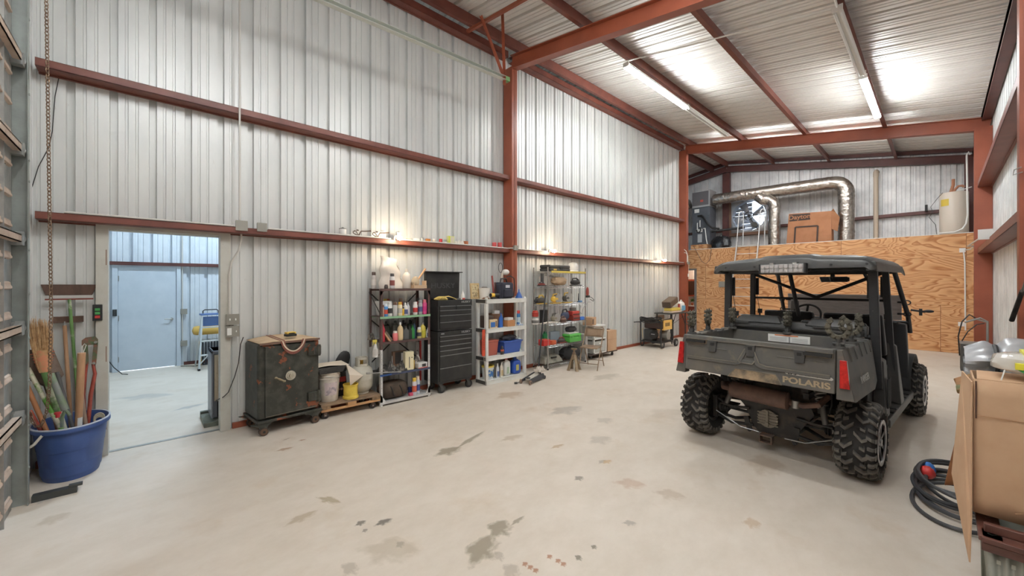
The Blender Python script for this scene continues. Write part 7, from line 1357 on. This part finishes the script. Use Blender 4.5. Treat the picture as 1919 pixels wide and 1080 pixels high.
bx('red_box', 'red tool box at the left of the fifth wire shelf', 'tool box', QY(1020), -5.52, z, .20, .16, .13, (190, 50, 44), bev=.015, parts=[('lid_line', (110, 30, 28), (.08, -.1, .085, .082, .1, .09))]); bx('orange_box', 'small orange pack right of the red tool box', 'box', QY(1034), -5.49, z, .13, .09, .09, (196, 96, 60), bev=.01); bx('small_parts_case', 'grey-blue parts case behind the orange pack', 'case', QY(1036, -5.68), -5.68, z, .30, .14, .24, (140, 152, 160), bev=.01); bottle('green bottle on the fifth wire shelf behind the red box', QY(1021, -5.68), -5.68, z, .06, .26, (44, 140, 84), (40, 110, 70), 'flat')
t = thing('green_toolbox', 'bright green plastic tool box on the fifth wire shelf', 'tool box', (-5.53, QY(1075, -5.48), z)); GB = C8(86, 176, 74); MB().box(-.11, -.20, 0, .11, .20, .11).build('body', GB, t, bev=.012); MB().box(-.115, -.205, .112, .115, .205, .17).build('lid', GB, t, bev=.02)
for y in (-.12, .12): MB().box(.116, y - .02, .09, .122, y + .02, .135).build('latch', GB, t, bev=.003)
bx('white_board', 'thin white board lying on the green tool box', 'board', QY(1075, -5.48), -5.55, z + .172, .34, .16, .022, (216, 214, 206)); power_tool('dark red and grey tool pile between the boxes of the fifth wire shelf', QY(1052), -5.52, z, (70, 60, 58), (120, 60, 52), .30, .12); tag(MB().lump((0, 0, .06), (.08, .16, .06), 14, 8, .1, .7).build('dark_bundle', C8(58, 56, 56, .8), loc=(-5.62, 6.97, z + .196)), 'dark bundled cords lying on the white board', 'cords')
z = .103
t = thing('grey_case', 'worn grey equipment case lying on the lowest wire shelf', 'case', (-5.60, QY(1028, -5.5) + .18, z + .006)); GC = S('case_grey', 112, 110, 100, .6, c2=srgb(150, 146, 132), sc_=7); MB().hexa([(-.15, -.3, 0), (.12, -.3, 0), (.12, .28, 0), (-.15, .28, 0), (-.12, -.26, .16), (.06, -.26, .13), (.06, .22, .13), (-.12, .22, .16)]).build('shell', GC, t, bev=.02); MB().box(.07, -.08, .1, .1, .08, .13).build('handle', BLK, t, bev=.004)
tag(MB().lump((0, 0, .13), (.15, .28, .13), 20, 12, .08, .75, 6).build('black_bag', S('bag_black2', 48, 47, 48, .8)), 'black duffel bag behind the grey case on the lowest wire shelf', 'bag').location = (-5.62, 6.92, z); tag(MB().box(-5.50, 6.55, .33, -5.47, 6.78, .36).build('yellow_strap', C8(214, 184, 60)), 'yellow strap across the black duffel bag', 'strap') if 0 else None
t = thing('pry_bar', 'long dark steel bar leaning against the front of the wire shelf', 'bar'); m = MB(); m.cyl(AX(1009, 690, -5.33), AX(1022, 553, -5.43), .016, .014); m.build('bar', S('bar_dark', 66, 66, 68, .4, metal=.5), t)
t = thing('pvc_post', 'cream plastic tube standing between white shelf and wire shelf', 'tube', (-5.60, 5.66, 0)); t.location = AZ(989, 690, 0) + Vector((-.1, .1, 0)); MB().cyl((0, 0, 0), (0, 0, .42), .038, n=16).cyl((0, 0, .42), (0, 0, .46), .03, n=16).build('tube', C8(206, 180, 150), t); MB().cyl((0, 0, .12), (0, 0, .22), .0385, n=16).build('label_band', C8(170, 70, 54), t)
t = thing('cordless_driver', 'red-handled tool hanging with a black cord on the right post of the wire shelf', 'tool', (-5.43, 7.33, 1.46)); MB().lump((0, 0, .12), (.03, .035, .12), 10, 8, 0, .8).build('body', C8(150, 66, 54), t); MB().box(-.035, -.04, 0, .035, .05, .05).build('battery', BLK, t, bev=.005); m = MB(); m.tube([(0, .04, .02), (.0, .15, .0), (0, .25, -.06), (0, .22, -.09), (0, .1, -.04)], .007, 5); m.build('cord', BLK, t); m = MB(); m.tube([(0, -.02, .24), (-.02, -.04, .27), (-.02, -.05, .27)], .004, 5); m.build('hook', STEEL, t)
m = MB(); m.tube([(-5.44, 7.2, 1.34), (-5.40, 7.05, 1.28), (-5.38, 6.98, 1.16), (-5.38, 7.05, 1.10), (-5.40, 7.15, 1.25), (-5.42, 7.36, 1.36), (-5.42, 7.45, 1.35)], .006, 5); tag(m.build('wire_bail', STEEL), 'bent wire frame poking out at the right front of the third wire shelf', 'wire')
# ============================================================ on the floor by the shelves
FJ = S('jack_grey', 76, 78, 82, .45, metal=.3); 
t = thing('floor_jack', 'low grey trolley jack on the floor in front of the white shelf', 'jack', (-4.98, 4.99, 0), 14); t.scale = (.85, .85, .95)
for sx in (-1, 1): m = MB(); m.hexa([(sx * .10, -.12, .03), (sx * .125, -.12, .03), (sx * .125, .50, .03), (sx * .10, .50, .03), (sx * .07, -.10, .09), (sx * .095, -.10, .09), (sx * .125, .42, .13), (sx * .10, .42, .13)]); m.build('side_plate', FJ, t, bev=.003)
m = MB(); m.hexa([(-.05, -.06, .075), (.05, -.06, .075), (.07, .36, .10), (-.07, .36, .10), (-.04, -.06, .09), (.04, -.06, .09), (.05, .36, .135), (-.05, .36, .135)]); m.build('lift_arm', C8(206, 200, 188), t, bev=.003); m = MB(); m.cyl((0, -.02, .09), (0, -.02, .11), .045, n=18); m.build('saddle', BLK2, t); m = MB(); m.cyl((-.13, .42, .06), (.13, .42, .06), .03, n=14); m.cyl((0, .30, .09), (0, .48, .10), .035); m.build('pump', FJ, t)
for sx in (-1, 1): m = MB(); m.cyl((sx * .13, -.12, .042), (sx * .10, -.12, .042), .042, n=18); m.mat(BLK).cyl((sx * .133, -.12, .042), (sx * .13, -.12, .042), .018, n=10); m.build('front_wheel', C8(140, 116, 100), t); m = MB(); m.cyl((sx * .12, .50, .035), (sx * .09, .50, .035), .035, n=16); m.build('rear_caster', BLK2, t)
m = MB(); m.cyl((-.16, -.20, .022), (-.13, -.12, .03), .008); m.cyl((-.20, -.24, .02), (-.16, -.20, .022), .02, n=10); m.build('handle_end', BLK2, t)
cloth('rag', 'crumpled pale rag lying on the back of the trolley jack', (-5.03, 5.33, .155), .08, .09, .10, C8(190, 180, 168, .9), 41)
t = thing('jack_stand', 'tan jack stand with a pyramid base in front of the wire shelf', 'jack stand', (-5.09, 6.42, 0), 20); JS = S('stand_tan', 158, 138, 110, .6, c2=srgb(130, 110, 88), sc_=8)
for k in range(4):
    a = R(45 + 90 * k); c, s_ = math.cos(a), math.sin(a); m = MB(); m.bar((.15 * c, .15 * s_, 0), (.03 * c, .03 * s_, .32), .05, .012, (c, s_, 0)); m.build('leg', JS, t)
m = MB()
for k in range(4):
    a0, a1 = R(45 + 90 * k), R(135 + 90 * k)
    p = lambda a, q: Vector((q * math.cos(a), q * math.sin(a), .32 * (.15 - q) / .12)); A0, A1, B0, B1 = p(a0, .15), p(a1, .15), p(a0, .03), p(a1, .03)
    m.add([tuple(q) for q in (A0, A0 + (A1 - A0) * .25, A0 + (B0 - A0) * .7 + (B1 - B0) * .35 * 1.0, B0, B1, A1 + (B1 - A1) * .7 - (B1 - B0) * .35, A1 - (A1 - A0) * .25, A1)], [(0, 1, 2, 3), (3, 2, 5, 4), (5, 6, 7, 4)])
m.build('plate', JS, t, solid=.004, smooth=0); m = MB(); m.cyl((0, 0, .28), (0, 0, .42), .022); m.cyl((0, 0, .30), (0, 0, .36), .036); m.hexa([(-.05, -.02, .42), (.05, -.02, .42), (.05, .02, .42), (-.05, .02, .42), (-.06, -.02, .45), (.06, -.02, .45), (.06, .02, .45), (-.06, .02, .45)]); m.build('post', C8(120, 100, 80), t); m = MB(); m.bar((.03, 0, .34), (.12, .02, .22), .012); m.build('pawl_handle', C8(90, 78, 66), t)
t = thing('folding_chair', 'tan metal folding chair in front of the wire shelf and cart', 'chair', (-5.0, 6.92, 0), 198); CHM = S('chair_tan', 150, 128, 104, .45, metal=.2, c2=srgb(132, 110, 90), sc_=8)
# local: x across, y forward (the sitter looks along +y)
for sx in (-1, 1):
    m = MB(); m.tube([(sx * .20, .30, 0), (sx * .20, .12, .33), (sx * .20, -.02, .56), (sx * .20, -.17, .80)] , .012, 8); m.build('front_leg', CHM, t)
    m = MB(); m.tube([(sx * .175, -.26, 0), (sx * .175, -.05, .35), (sx * .175, .02, .45)], .011, 8); m.build('rear_leg', CHM, t)
m = MB(); m.tube([(-.20, -.17, .80), (-.17, -.19, .84), (.17, -.19, .84), (.20, -.17, .80)], .012, 8); m.build('top_rail', CHM, t)
m = MB(); m.grid(6, 4, lambda u, v: ((u - .5) * .40, -.085 - .10 * v - .02 * math.cos((u - .5) * PI), .64 + .17 * v)); m.build('backrest', CHM, t, solid=.012)
m = MB(); m.box(-.19, -.10, .435, .19, .28, .46); m.build('seat', CHM, t, bev=.012); m = MB(); m.cyl((-.20, .24, .12), (.20, .24, .12), .008); m.cyl((-.175, -.18, .13), (.175, -.18, .13), .008); m.cyl((-.2, .05, .44), (.2, .05, .44), .007); m.build('stretcher', CHM, t)
# cart with plastic drawers and cartons
t = thing('mover_dolly', 'low black dolly on casters carrying the drawer unit and carton', 'dolly', (-5.66, 8.0, 0)); MB().box(-.22, -.56, .10, .20, .60, .125).build('deck', C8(70, 56, 48, .8), t)
for x in (-.16, .14):
    for y in (-.42, .46): m = MB(); m.cyl((x - .012, y, .04), (x + .012, y, .04), .04, n=16); m.box(x - .02, y - .03, .08, x + .02, y + .03, .10); m.build('caster', BLK, t)
t = thing('drawer_unit', 'white plastic frame drawer unit with clear drawers on the dolly', 'drawers', (-5.66, 7.88, .127)); TR = pm('cloudy_drawer', srgb(196, 196, 190), .25, alpha=.85)
for x in (-.18, .18):
    for y in (-.24, .24): MB().box(x - .02, y - .02, 0, x + .02, y + .02, .66).build('post', WS, t, bev=.004)
for z in (0, .33, .63): MB().box(-.20, -.26, z, .20, .26, z + .03).build('frame_shelf', WS, t, bev=.004)
for z in (.035, .365): d = MB().box(-.17, -.215, z, .185, .215, z + .25).build('drawer', TR, t, bev=.006); MB().box(.186, -.05, z + .18, .20, .05, z + .21).build('drawer_pull', WS, d)
bx('brown_carton', 'carton with folded flaps on the right part of the dolly', 'box', 8.38, -5.64, .127, .38, .36, .50, (0, 0, 0), 0, .004, [('tape_line', (150, 116, 88), (.181, -.19, .28, .183, .19, .287))], None, CARD)
bx('small_carton', 'small open carton standing on top of the drawer unit', 'box', 7.72, -5.66, .79, .24, .24, .19, (0, 0, 0), 12, .004, [('dark_slot', (90, 66, 50), (.121, -.1, .03, .122, -.02, .15))], None, CARD); tag(MB().box(0, 0, 0, .1, .2, .02).build('wood_block', C8(110, 84, 66, .8), loc=(-5.70, 8.28, .628)), 'brown wood scrap lying on the carton of the dolly', 'board')
bx('clear_tote', 'pale clear tote between wire shelf and drawer unit', 'tote', 7.365, -5.66, .0, .12, .34, .62, (178, 174, 168), 0, .01)
# generator
t = thing('portable_generator', 'black framed portable generator with a yellow panel, near the far column', 'generator', (-5.42, 10.2, 0), 0); FB = S('gen_frame', 44, 44, 44, .4)
for x in (-.30, .30):
    m = MB(); m.tube([(x, 0, .72), (x, 0, .10), (x, .04, .03), (x, .14, .03), (x, .18, .10), (x, .18, .16)], .018, 8); m.tube([(x, 0, .10), (x, 0, .74), (x, .04, .78), (x, .66, .78), (x, .70, .74), (x, .70, .16), (x, 0, .16)], .018, 8); m.build('frame_side', FB, t)
for y, z in ((0, .16), (0, .74), (.70, .16), (.70, .74)): MB().cyl((-.30, y, z), (.30, y, z), .016).build('frame_bar', FB, t)
MB().box(-.28, .06, .17, .28, .66, .20).build('base_tray', FB, t); MB().box(-.25, .08, .52, .30, .64, .76).build('fuel_tank', S('tank_brown', 70, 52, 46, .4), t, bev=.04)
MB().box(.02, -.02, .45, .32, .02, .74).build('control_panel', S('panel_yellow', 226, 180, 96, .45), t, bev=.004) if 0 else None
p = MB().box(.12, .12, .50, .325, .60, .77).build('yellow_panel', S('panel_yellow', 226, 180, 96, .45), t, bev=.006); m = MB()
for k in range(4): m.box(.325, .2 + .07 * k, .6, .328, .235 + .07 * k, .70)
m.build('outlets', BLK, p)
MB().box(-.24, .06, .20, .02, .34, .50).build('engine', C8(58, 58, 58), t, bev=.02); m = MB(); m.cyl((.06, .02, .36), (.06, .12, .36), .11, n=20); m.build('recoil_starter', BLK, t); MB().box(.0, .018, .37, .11, .02, .39).build('starter_label', C8(170, 170, 170), p.parent); m = MB(); m.cyl((.10, .40, .34), (.32, .40, .34), .12, n=20); m.build('alternator', C8(136, 132, 124), t)
m = MB(); m.tube([(-.22, -.02, .26), (-.24, -.03, .5), (-.2, -.02, .52)], .012, 6); m.build('cream_hose', C8(206, 192, 160), t)
for x in (-.34, .34): m = MB(); m.cyl((x - .02, .80, .11), (x + .02, .80, .11), .11, n=24); m.mat(GALV).cyl((x - .024, .80, .11), (x + .024, .80, .11), .05, n=16); m.build('wheel', RUBBER, t)
MB().cyl((-.34, .80, .11), (.34, .80, .11), .012).build('axle', FB, t); m = MB(); m.tube([(-.30, 0, .70), (-.36, -.1, .70), (-.38, -.22, .70)], .014, 7); m.build('handle', BLK, t)
m = MB(); rd = random.Random(2)
for k in range(9): o = rd.uniform(-.02, .02); m.tube([(.30 * math.cos(a) * (1 + .04 * math.sin(k)) - .02, -.02 + .10 + .15 * math.sin(a) + o, .80 - .012 * k + .03 * math.sin(2 * a + k)) for a in [2 * PI * i / 20 for i in range(20)]], .013, 5, True)
tag(m.build('cable_coil', RUBBER, loc=(-5.44, 10.2, .012)), 'thick black cable coil draped over the front of the generator', 'cable')
# table behind it
t = thing('work_table', 'small black-legged folding table behind the generator', 'table', (-5.58, 11.75, 0)); MB().box(-.26, -.55, .87, .28, .55, .90).build('table_top', BLK2, t, bev=.006)
for x in (-.22, .24):
    for y in (-.45, .45): MB().cyl((x, y, 0), (x, y, .87), .018).build('leg', FB, t)
for y in (-.45, .45): m = MB(); m.bar((-.22, y, .45), (.24, y, .80), .02, .008); m.bar((.24, y, .5), (.24, y - math.copysign(.25, y), .86), .02, .008); m.build('brace', FB, t)
m = MB(); m.tube([(.24, .45, .55), (.26, .62, .5), (.26, .68, .3), (.26, .68, .05)], .014, 7); m.build('side_hoop', FB, t)
t = thing('dark_case', 'dark tilted case on top of the pile on the work table', 'case', (-5.50, 11.52, 1.06), 0); m = MB(); m.at((0, 0, .155), rx=18); m.box(-.14, -.26, -.09, .14, .26, .10); m.build('body', C8(96, 80, 66), t, bev=.03)
bx('yellow_case', 'flat yellow case under the dark tilted case', 'case', 11.62, -5.48, .96, .60, .24, .09, (222, 196, 92), 0, .02); bx('folded_cloths', 'folded pale cloths under the yellow case', 'cloth', 11.64, -5.48, .901, .70, .26, .057, (206, 186, 166), 0, .015); t = thing('bleach_jugs', 'white jug with a blue label at the right of the work table', 'jug', (-5.46, 12.12, .901)); MB().lump((0, 0, .16), (.11, .14, .16), 18, 12, 0, .6).build('body', C8(226, 222, 216), t); MB().box(.10, -.11, .05, .112, .11, .20).build('label', C8(110, 170, 200), t); MB().tube([(0, .0, .30), (0, .05, .36), (0, .12, .32), (0, .13, .22)], .02, 8).build('handle', C8(226, 222, 216), t); t.name = 'plastic_jug'
bottle('pointed white bottle behind the blue-labelled jug on the work table', 11.98, -5.66, .901, .06, .36, (222, 216, 208), (222, 216, 208), 'round'); t = thing('red_clip', 'small red bottle between dark case and white jug', 'bottle', (-5.40, 11.90, .901)); MB().cyl((0, 0, 0), (0, 0, .26), .035, n=14).build('body', C8(150, 60, 50), t); t.name = 'red_bottle'
bx('tan_panel', 'tan panel leaning on the wall behind the work table', 'board', 11.6, -5.855, .0, .5, .03, .80, (150, 120, 100)); m = MB(); m.tube([(-5.89, 11.3, 2.2), (-5.86, 11.3, 2.2), (-5.86, 11.6, 2.22)], .006, 5); m.tube([(-5.87, 11.33, 2.18), (-5.87, 11.34, 1.9), (-5.87, 11.33, 1.5)], .008, 5)
# ============================================================ right foreground: carton on a planter, bundles, hose
COR = S('planter_galv', 176, 178, 168, .38, metal=.5, c2=srgb(150, 152, 140), sc_=6); MAH = S('mahogany_trim', 104, 66, 54, .4, c2=srgb(82, 50, 42), sc_=3, stretch=(1, 6, 6))
PX0, PX1, PY0, PY1, PH = .145, .73, 2.98, 3.62, .585
t = thing('metal_planter', 'corrugated galvanised planter with red-brown timber rim under the big carton', 'planter', (0, 0, 0)); m = MB()
def cor(a, b, fix, ax):
    n = int((b - a) / .0075); v = []
    for i in range(n + 1):
        u = a + (b - a) * i / n; d = .009 * math.sin(2 * PI * (u - a) / .045)
        for z, k in ((0, -.055), (PH - .02, 0)):
            uu = (a + b) / 2 + (u - (a + b) / 2) * (1 + k * .6); v.append((uu, fix[0] + fix[1] * (d + k * .5), z) if ax == 'x' else (fix[0] + fix[1] * (d + k * .5), uu, z))
    m.add(v, [(2 * i, 2 * i + 2, 2 * i + 3, 2 * i + 1) for i in range(n)])
cor(PX0 + .01, PX1 - .01, (PY0 + .02, -1), 'x'); cor(PY0 + .02, PY1 - .02, (PX0 + .02, -1), 'y'); cor(PX0 + .01, PX1 - .01, (PY1 - .02, 1), 'x'); m.build('corrugated_body', COR, t, solid=.002, smooth=60)
for q, nm in (((PX0 - .01, PY0 - .03, PH - .09, PX1, PY0 + .01, PH - .05), 'front_board'), ((PX0 - .01, PY0 - .045, PH - .045, PX1, PY0 + .07, PH - .02), 'rim_board'), ((PX0 - .02, PY0 - .03, PH - .045, PX0 + .06, PY1, PH - .02), 'side_board'), ((PX0 - .0, PY0 + .03, PH - .02, PX1, PY0 + .06, PH + .02), 'inner_board')): MB().box(*q).build(nm, MAH, t, bev=.004)
m = MB(); m.box(PX0 + .02, PY0 + .03, PH - .16, PX1 - .02, PY1 - .03, PH - .14); m.build('inner_floor', COR, t)
t = thing('large_carton', 'large open cardboard carton standing on the planter at the right edge', 'box', (0, 0, 0)); z0, z1 = .607, 1.29; BX0, BX1, BY0, BY1 = .117, .72, 3.12, 3.42
def panel_(nm, pts, th=.006, parent=t, mt=CARD): return MB().add(pts, [tuple(range(len(pts)))]).build(nm, mt, parent, solid=th, smooth=0)
m = MB(); m.grid(10, 8, lambda u, v: (BX0 + (BX1 - BX0) * u, BY0 - .012 * math.sin(PI * u) * math.sin(PI * v) - .01 * (1 - v) * u, z0 + (z1 - z0) * v - .03 * (1 - v) * u * 0)); m.build('front_panel', CARD, t, solid=.006, smooth=60)
panel_('back_panel', [(BX0, BY1, z0), (BX1, BY1, z0), (BX1, BY1, z1 - .0), (BX0, BY1, z1 - .0)]); panel_('side_panel', [(BX0, BY0, z0), (BX0, BY1, z0), (BX0, BY1, z1), (BX0, BY0, z1)])
panel_('top_flap', [(BX0 + .01, BY0, z1), (BX1, BY0, z1), (BX1, BY1 - .02, z1 + .012), (BX0 + .02, BY1 - .02, z1 + .004)]); panel_('bottom_panel', [(BX0, BY0, z0 + .02), (BX1, BY0, z0 + .02), (BX1, BY1, z0 + .02), (BX0, BY1, z0 + .02)])
panel_('hanging_flap', [(.110, 3.11, 1.275), (.086, 3.42, 1.28), (.048, 3.50, .655), (.100, 3.02, .385), (.108, 3.09, .60)])
m = MB(); m.box(BX0 + .004, BY0 - .0065, z1 - .20, BX0 + .010, BY0 - .0045, z1 - .01); m.build('torn_seam', C8(84, 58, 44, .9), t)
m = MB(); m.bar((BX0 + .30, BY0 - .02, z0 + .28), (BX0 + .27, BY0 - .02, z0 + .12), .003, .003); m.bar((BX0 + .27, BY0 - .02, z0 + .12), (BX0 + .13, BY0 - .018, z0 + .05), .003, .003); m.bar((BX0 + .01, BY0 - .012, z0 + .50), (BX1, BY0 - .012, z0 + .50), .003, .003); m.build('crease', C8(172, 132, 96, .9), t)
z = 1.325
t = thing('soil_bag', 'clear plastic package with yellow and green print on top of the large carton', 'package', (.42, 3.27, z)); m = MB(); m.lump((0, 0, .05), (.24, .13, .055), 20, 10, .04, .6, 7); m.build('package', pm('clear_wrap', srgb(226, 222, 214), .1, alpha=.75, bump=1, bs=10), t)
m = MB(); m.box(-.17, -.146, .032, .16, -.12, .062); m.build('yellow_print', C8(226, 214, 60), t); m = MB(); m.hexa([(-.12, -.147, .0), (.16, -.147, .0), (.16, -.12, .0), (-.12, -.12, .0), (-.16, -.147, .028), (.16, -.147, .03), (.16, -.12, .03), (-.16, -.12, .028)]); m.build('green_print', C8(60, 160, 80), t); m = MB(); m.box(-.14, -.1, .095, .15, .08, .112); m.build('top_yellow_print', C8(226, 218, 90), t)
m = MB(); m.tube([(-.20, -.10, .02), (-.215, -.125, -.04), (-.20, -.14, -.08), (-.16, -.14, -.10)], .003, 4); m.build('loose_string', WHITE, t)
# stand behind the carton that carries the tarp and gloves
t = thing('welding_cart', 'dark steel cart almost hidden behind the large carton', 'cart', (.45, 4.35, 0)); MB().box(-.29, -.70, 1.07, .26, .45, 1.10).build('top_plate', BLK2, t)
for x in (.06, .22):
    for y in (-.4, .4): MB().box(x - .02, y - .02, .0, x + .02, y + .02, 1.07).build('leg', BLK2, t)
MB().box(.04, -.4, .3, .24, .4, .33).build('lower_shelf', BLK2, t)
SILV = S('tarp_silver', 186, 188, 190, .35, metal=.35, c2=srgb(166, 168, 172), sc_=4)
t = thing('silver_tarp', 'bunched silver tarp tied with a black strap behind the large carton', 'tarp', (.35, 4.15, 1.102)); m = MB()
def tarpf(u, v):
    a = 2 * PI * v; L = u * .62 - .24; r = .14 * (math.sin(PI * min(1, .12 + u * .95)) ** .5) * (1 + .16 * math.sin(5 * a + 3 * u) + .1 * math.sin(9 * a + 11 * u)); sq = 1 - .25 * math.exp(-((u - .22) / .05) ** 2)
    return (L * 1.0, r * 1.9 * math.cos(a) * sq - .05 + .1 * u, .14 + r * math.sin(a) * sq + .05 * u)
m.grid(46, 40, tarpf); m.build('tarp_fabric', SILV, t, smooth=40); m = MB(); m.tube([(-.105, .20 * math.cos(a) - .03, .15 + .115 * math.sin(a)) for a in [2 * PI * i / 20 for i in range(20)]], .012, 6, True); m.build('black_strap', BLK, t)
t = thing('leather_gloves', 'brown leather gloves poking out left of the large carton', 'gloves', (.175, 3.72, 1.10)); t.scale = (1.25, 1.4, 1.3); BLG = S('glove_leather', 140, 100, 62, .75, c2=srgb(96, 104, 70), sc_=9, th=(.48, .6))
for k in range(4): m = MB(); m.tube([(.06, .05 * k - .09, .03 + .01 * k), (-.02, .045 * k - .09, .04 + .01 * k), (-.085, .035 * k - .08, .03 + .004 * k)], [.03, .028, .02], 8); m.build('finger', BLG, t)
MB().lump((.09, -.01, .05), (.08, .10, .045), 12, 8, .1).build('palm', BLG, t)
t = thing('leather_apron', 'brown suede apron corner hanging below the gloves behind the carton', 'apron', (.12, 3.95, 0)); m = MB(); m.grid(6, 8, lambda u, v: (-.0 + .18 * u - .10 * (1 - v) * (1 - u), .02 * math.sin(6 * u), .42 + .64 * v + .08 * u * (1 - v))); m.build('suede', S('suede', 142, 92, 56, .85, c2=srgb(112, 70, 44), sc_=6), t, solid=.008); MB().cyl((-.02, -.012, .50), (-.02, -.004, .50), .010, n=10).build('rivet', STEEL, t)
MB().cyl((0, 0, 0), (0, 0, .1), .01) if 0 else None
# hose and welding cable coil
t = thing('cable_coil', 'thick black cable coiled on the floor at the foot of the large carton', 'cable', (.12, 4.95, 0)); HB = S('cable_black', 66, 66, 68, .55); rd = random.Random(12)
for k in range(8):
    rx, ry = .24 + .035 * math.sin(k * 2.1), .42 + .10 * math.cos(k * 1.7); cx, cy = rd.uniform(-.06, .05), rd.uniform(-.18, .18); zz = .016 + .022 * (k % 5)
    if k == 7: rx, ry, cx, cy, zz = .26, .40, -.02, -.30, .016
    m = MB(); m.tube([(cx + rx * math.cos(a), cy + ry * math.sin(a), zz + .03 * (1 + math.sin(a + k)) * (k > 2)) for a in [2 * PI * i / 40 for i in range(40)]], .0145, 8, True); m.build('cable_loop', HB, t)
for y, c, nm in ((.28, (56, 120, 196), 'blue_tape'), (.16, (206, 60, 56), 'red_tape')): m = MB(); m.lump((-.20, y, .09), (.055, .05, .06), 12, 8, .05); m.build(nm, C8(*c), t)
# trolley in the far right corner
t = thing('hand_truck', 'grey steel trolley with a black battery box by the far right column', 'trolley', (.50, 12.35, 0)); HT = S('truck_grey', 140, 136, 130, .5, metal=.3)
m = MB(); m.tube([(.14, 0, 0), (.14, 0, 1.02), (.05, 0, 1.08), (-.16, 0, .98)], .018, 7); m.tube([(-.16, 0, .98), (-.02, 0, 1.06), (.14, 0, 1.0)], .014, 7); m.build('frame', HT, t); MB().box(-.22, -.2, .0, .14, .2, .55).build('battery_box', BLK2, t, bev=.01); MB().box(-.23, -.21, .55, .15, .21, .58).build('lid', HT, t, bev=.004); MB().box(-.18, -.212, .47, .02, -.208, .51).build('white_label', WHITE, t); m = MB(); m.tube([(-.23, -.1, .3), (-.25, -.15, .7), (-.2, -.15, 1.0), (-.1, -.1, 1.15), (-.02, -.05, 1.08)], .012, 6); m.tube([(-.2, -.1, .6), (-.12, -.1, .8), (.0, -.05, .95), (.1, -.02, .98)], .01, 6); m.build('cable', BLK, t)
jbox('outlet_box', 'white outlet on the plywood above the trolley', (.36, 15.12, .75), .1, mt=WHITE).rotation_euler = (0, 0, R(-90))
t = thing('crank_handle', 'black rubber grip on a grey rod leaning in at the right edge', 'handle', (0, 0, 0)); a, b = AX(1916, 545, .42), AX(1896, 600, .40); m = MB(); m.cyl(a + (a - b) * .9, a, .008); m.build('rod', HT, t); m = MB(); m.cyl(a, b, .014, .016, n=12); m.build('grip', RUBBER, t)
m = MB(); m.tube([(.45, 5.18, 2.68), (.40, 5.16, 2.66), (.405, 5.15, 2.70), (.44, 5.13, 2.71)], .004, 5); tag(m.build('wire_hook', STEEL), 'thin bent wire hooked on the nearest right column', 'wire')
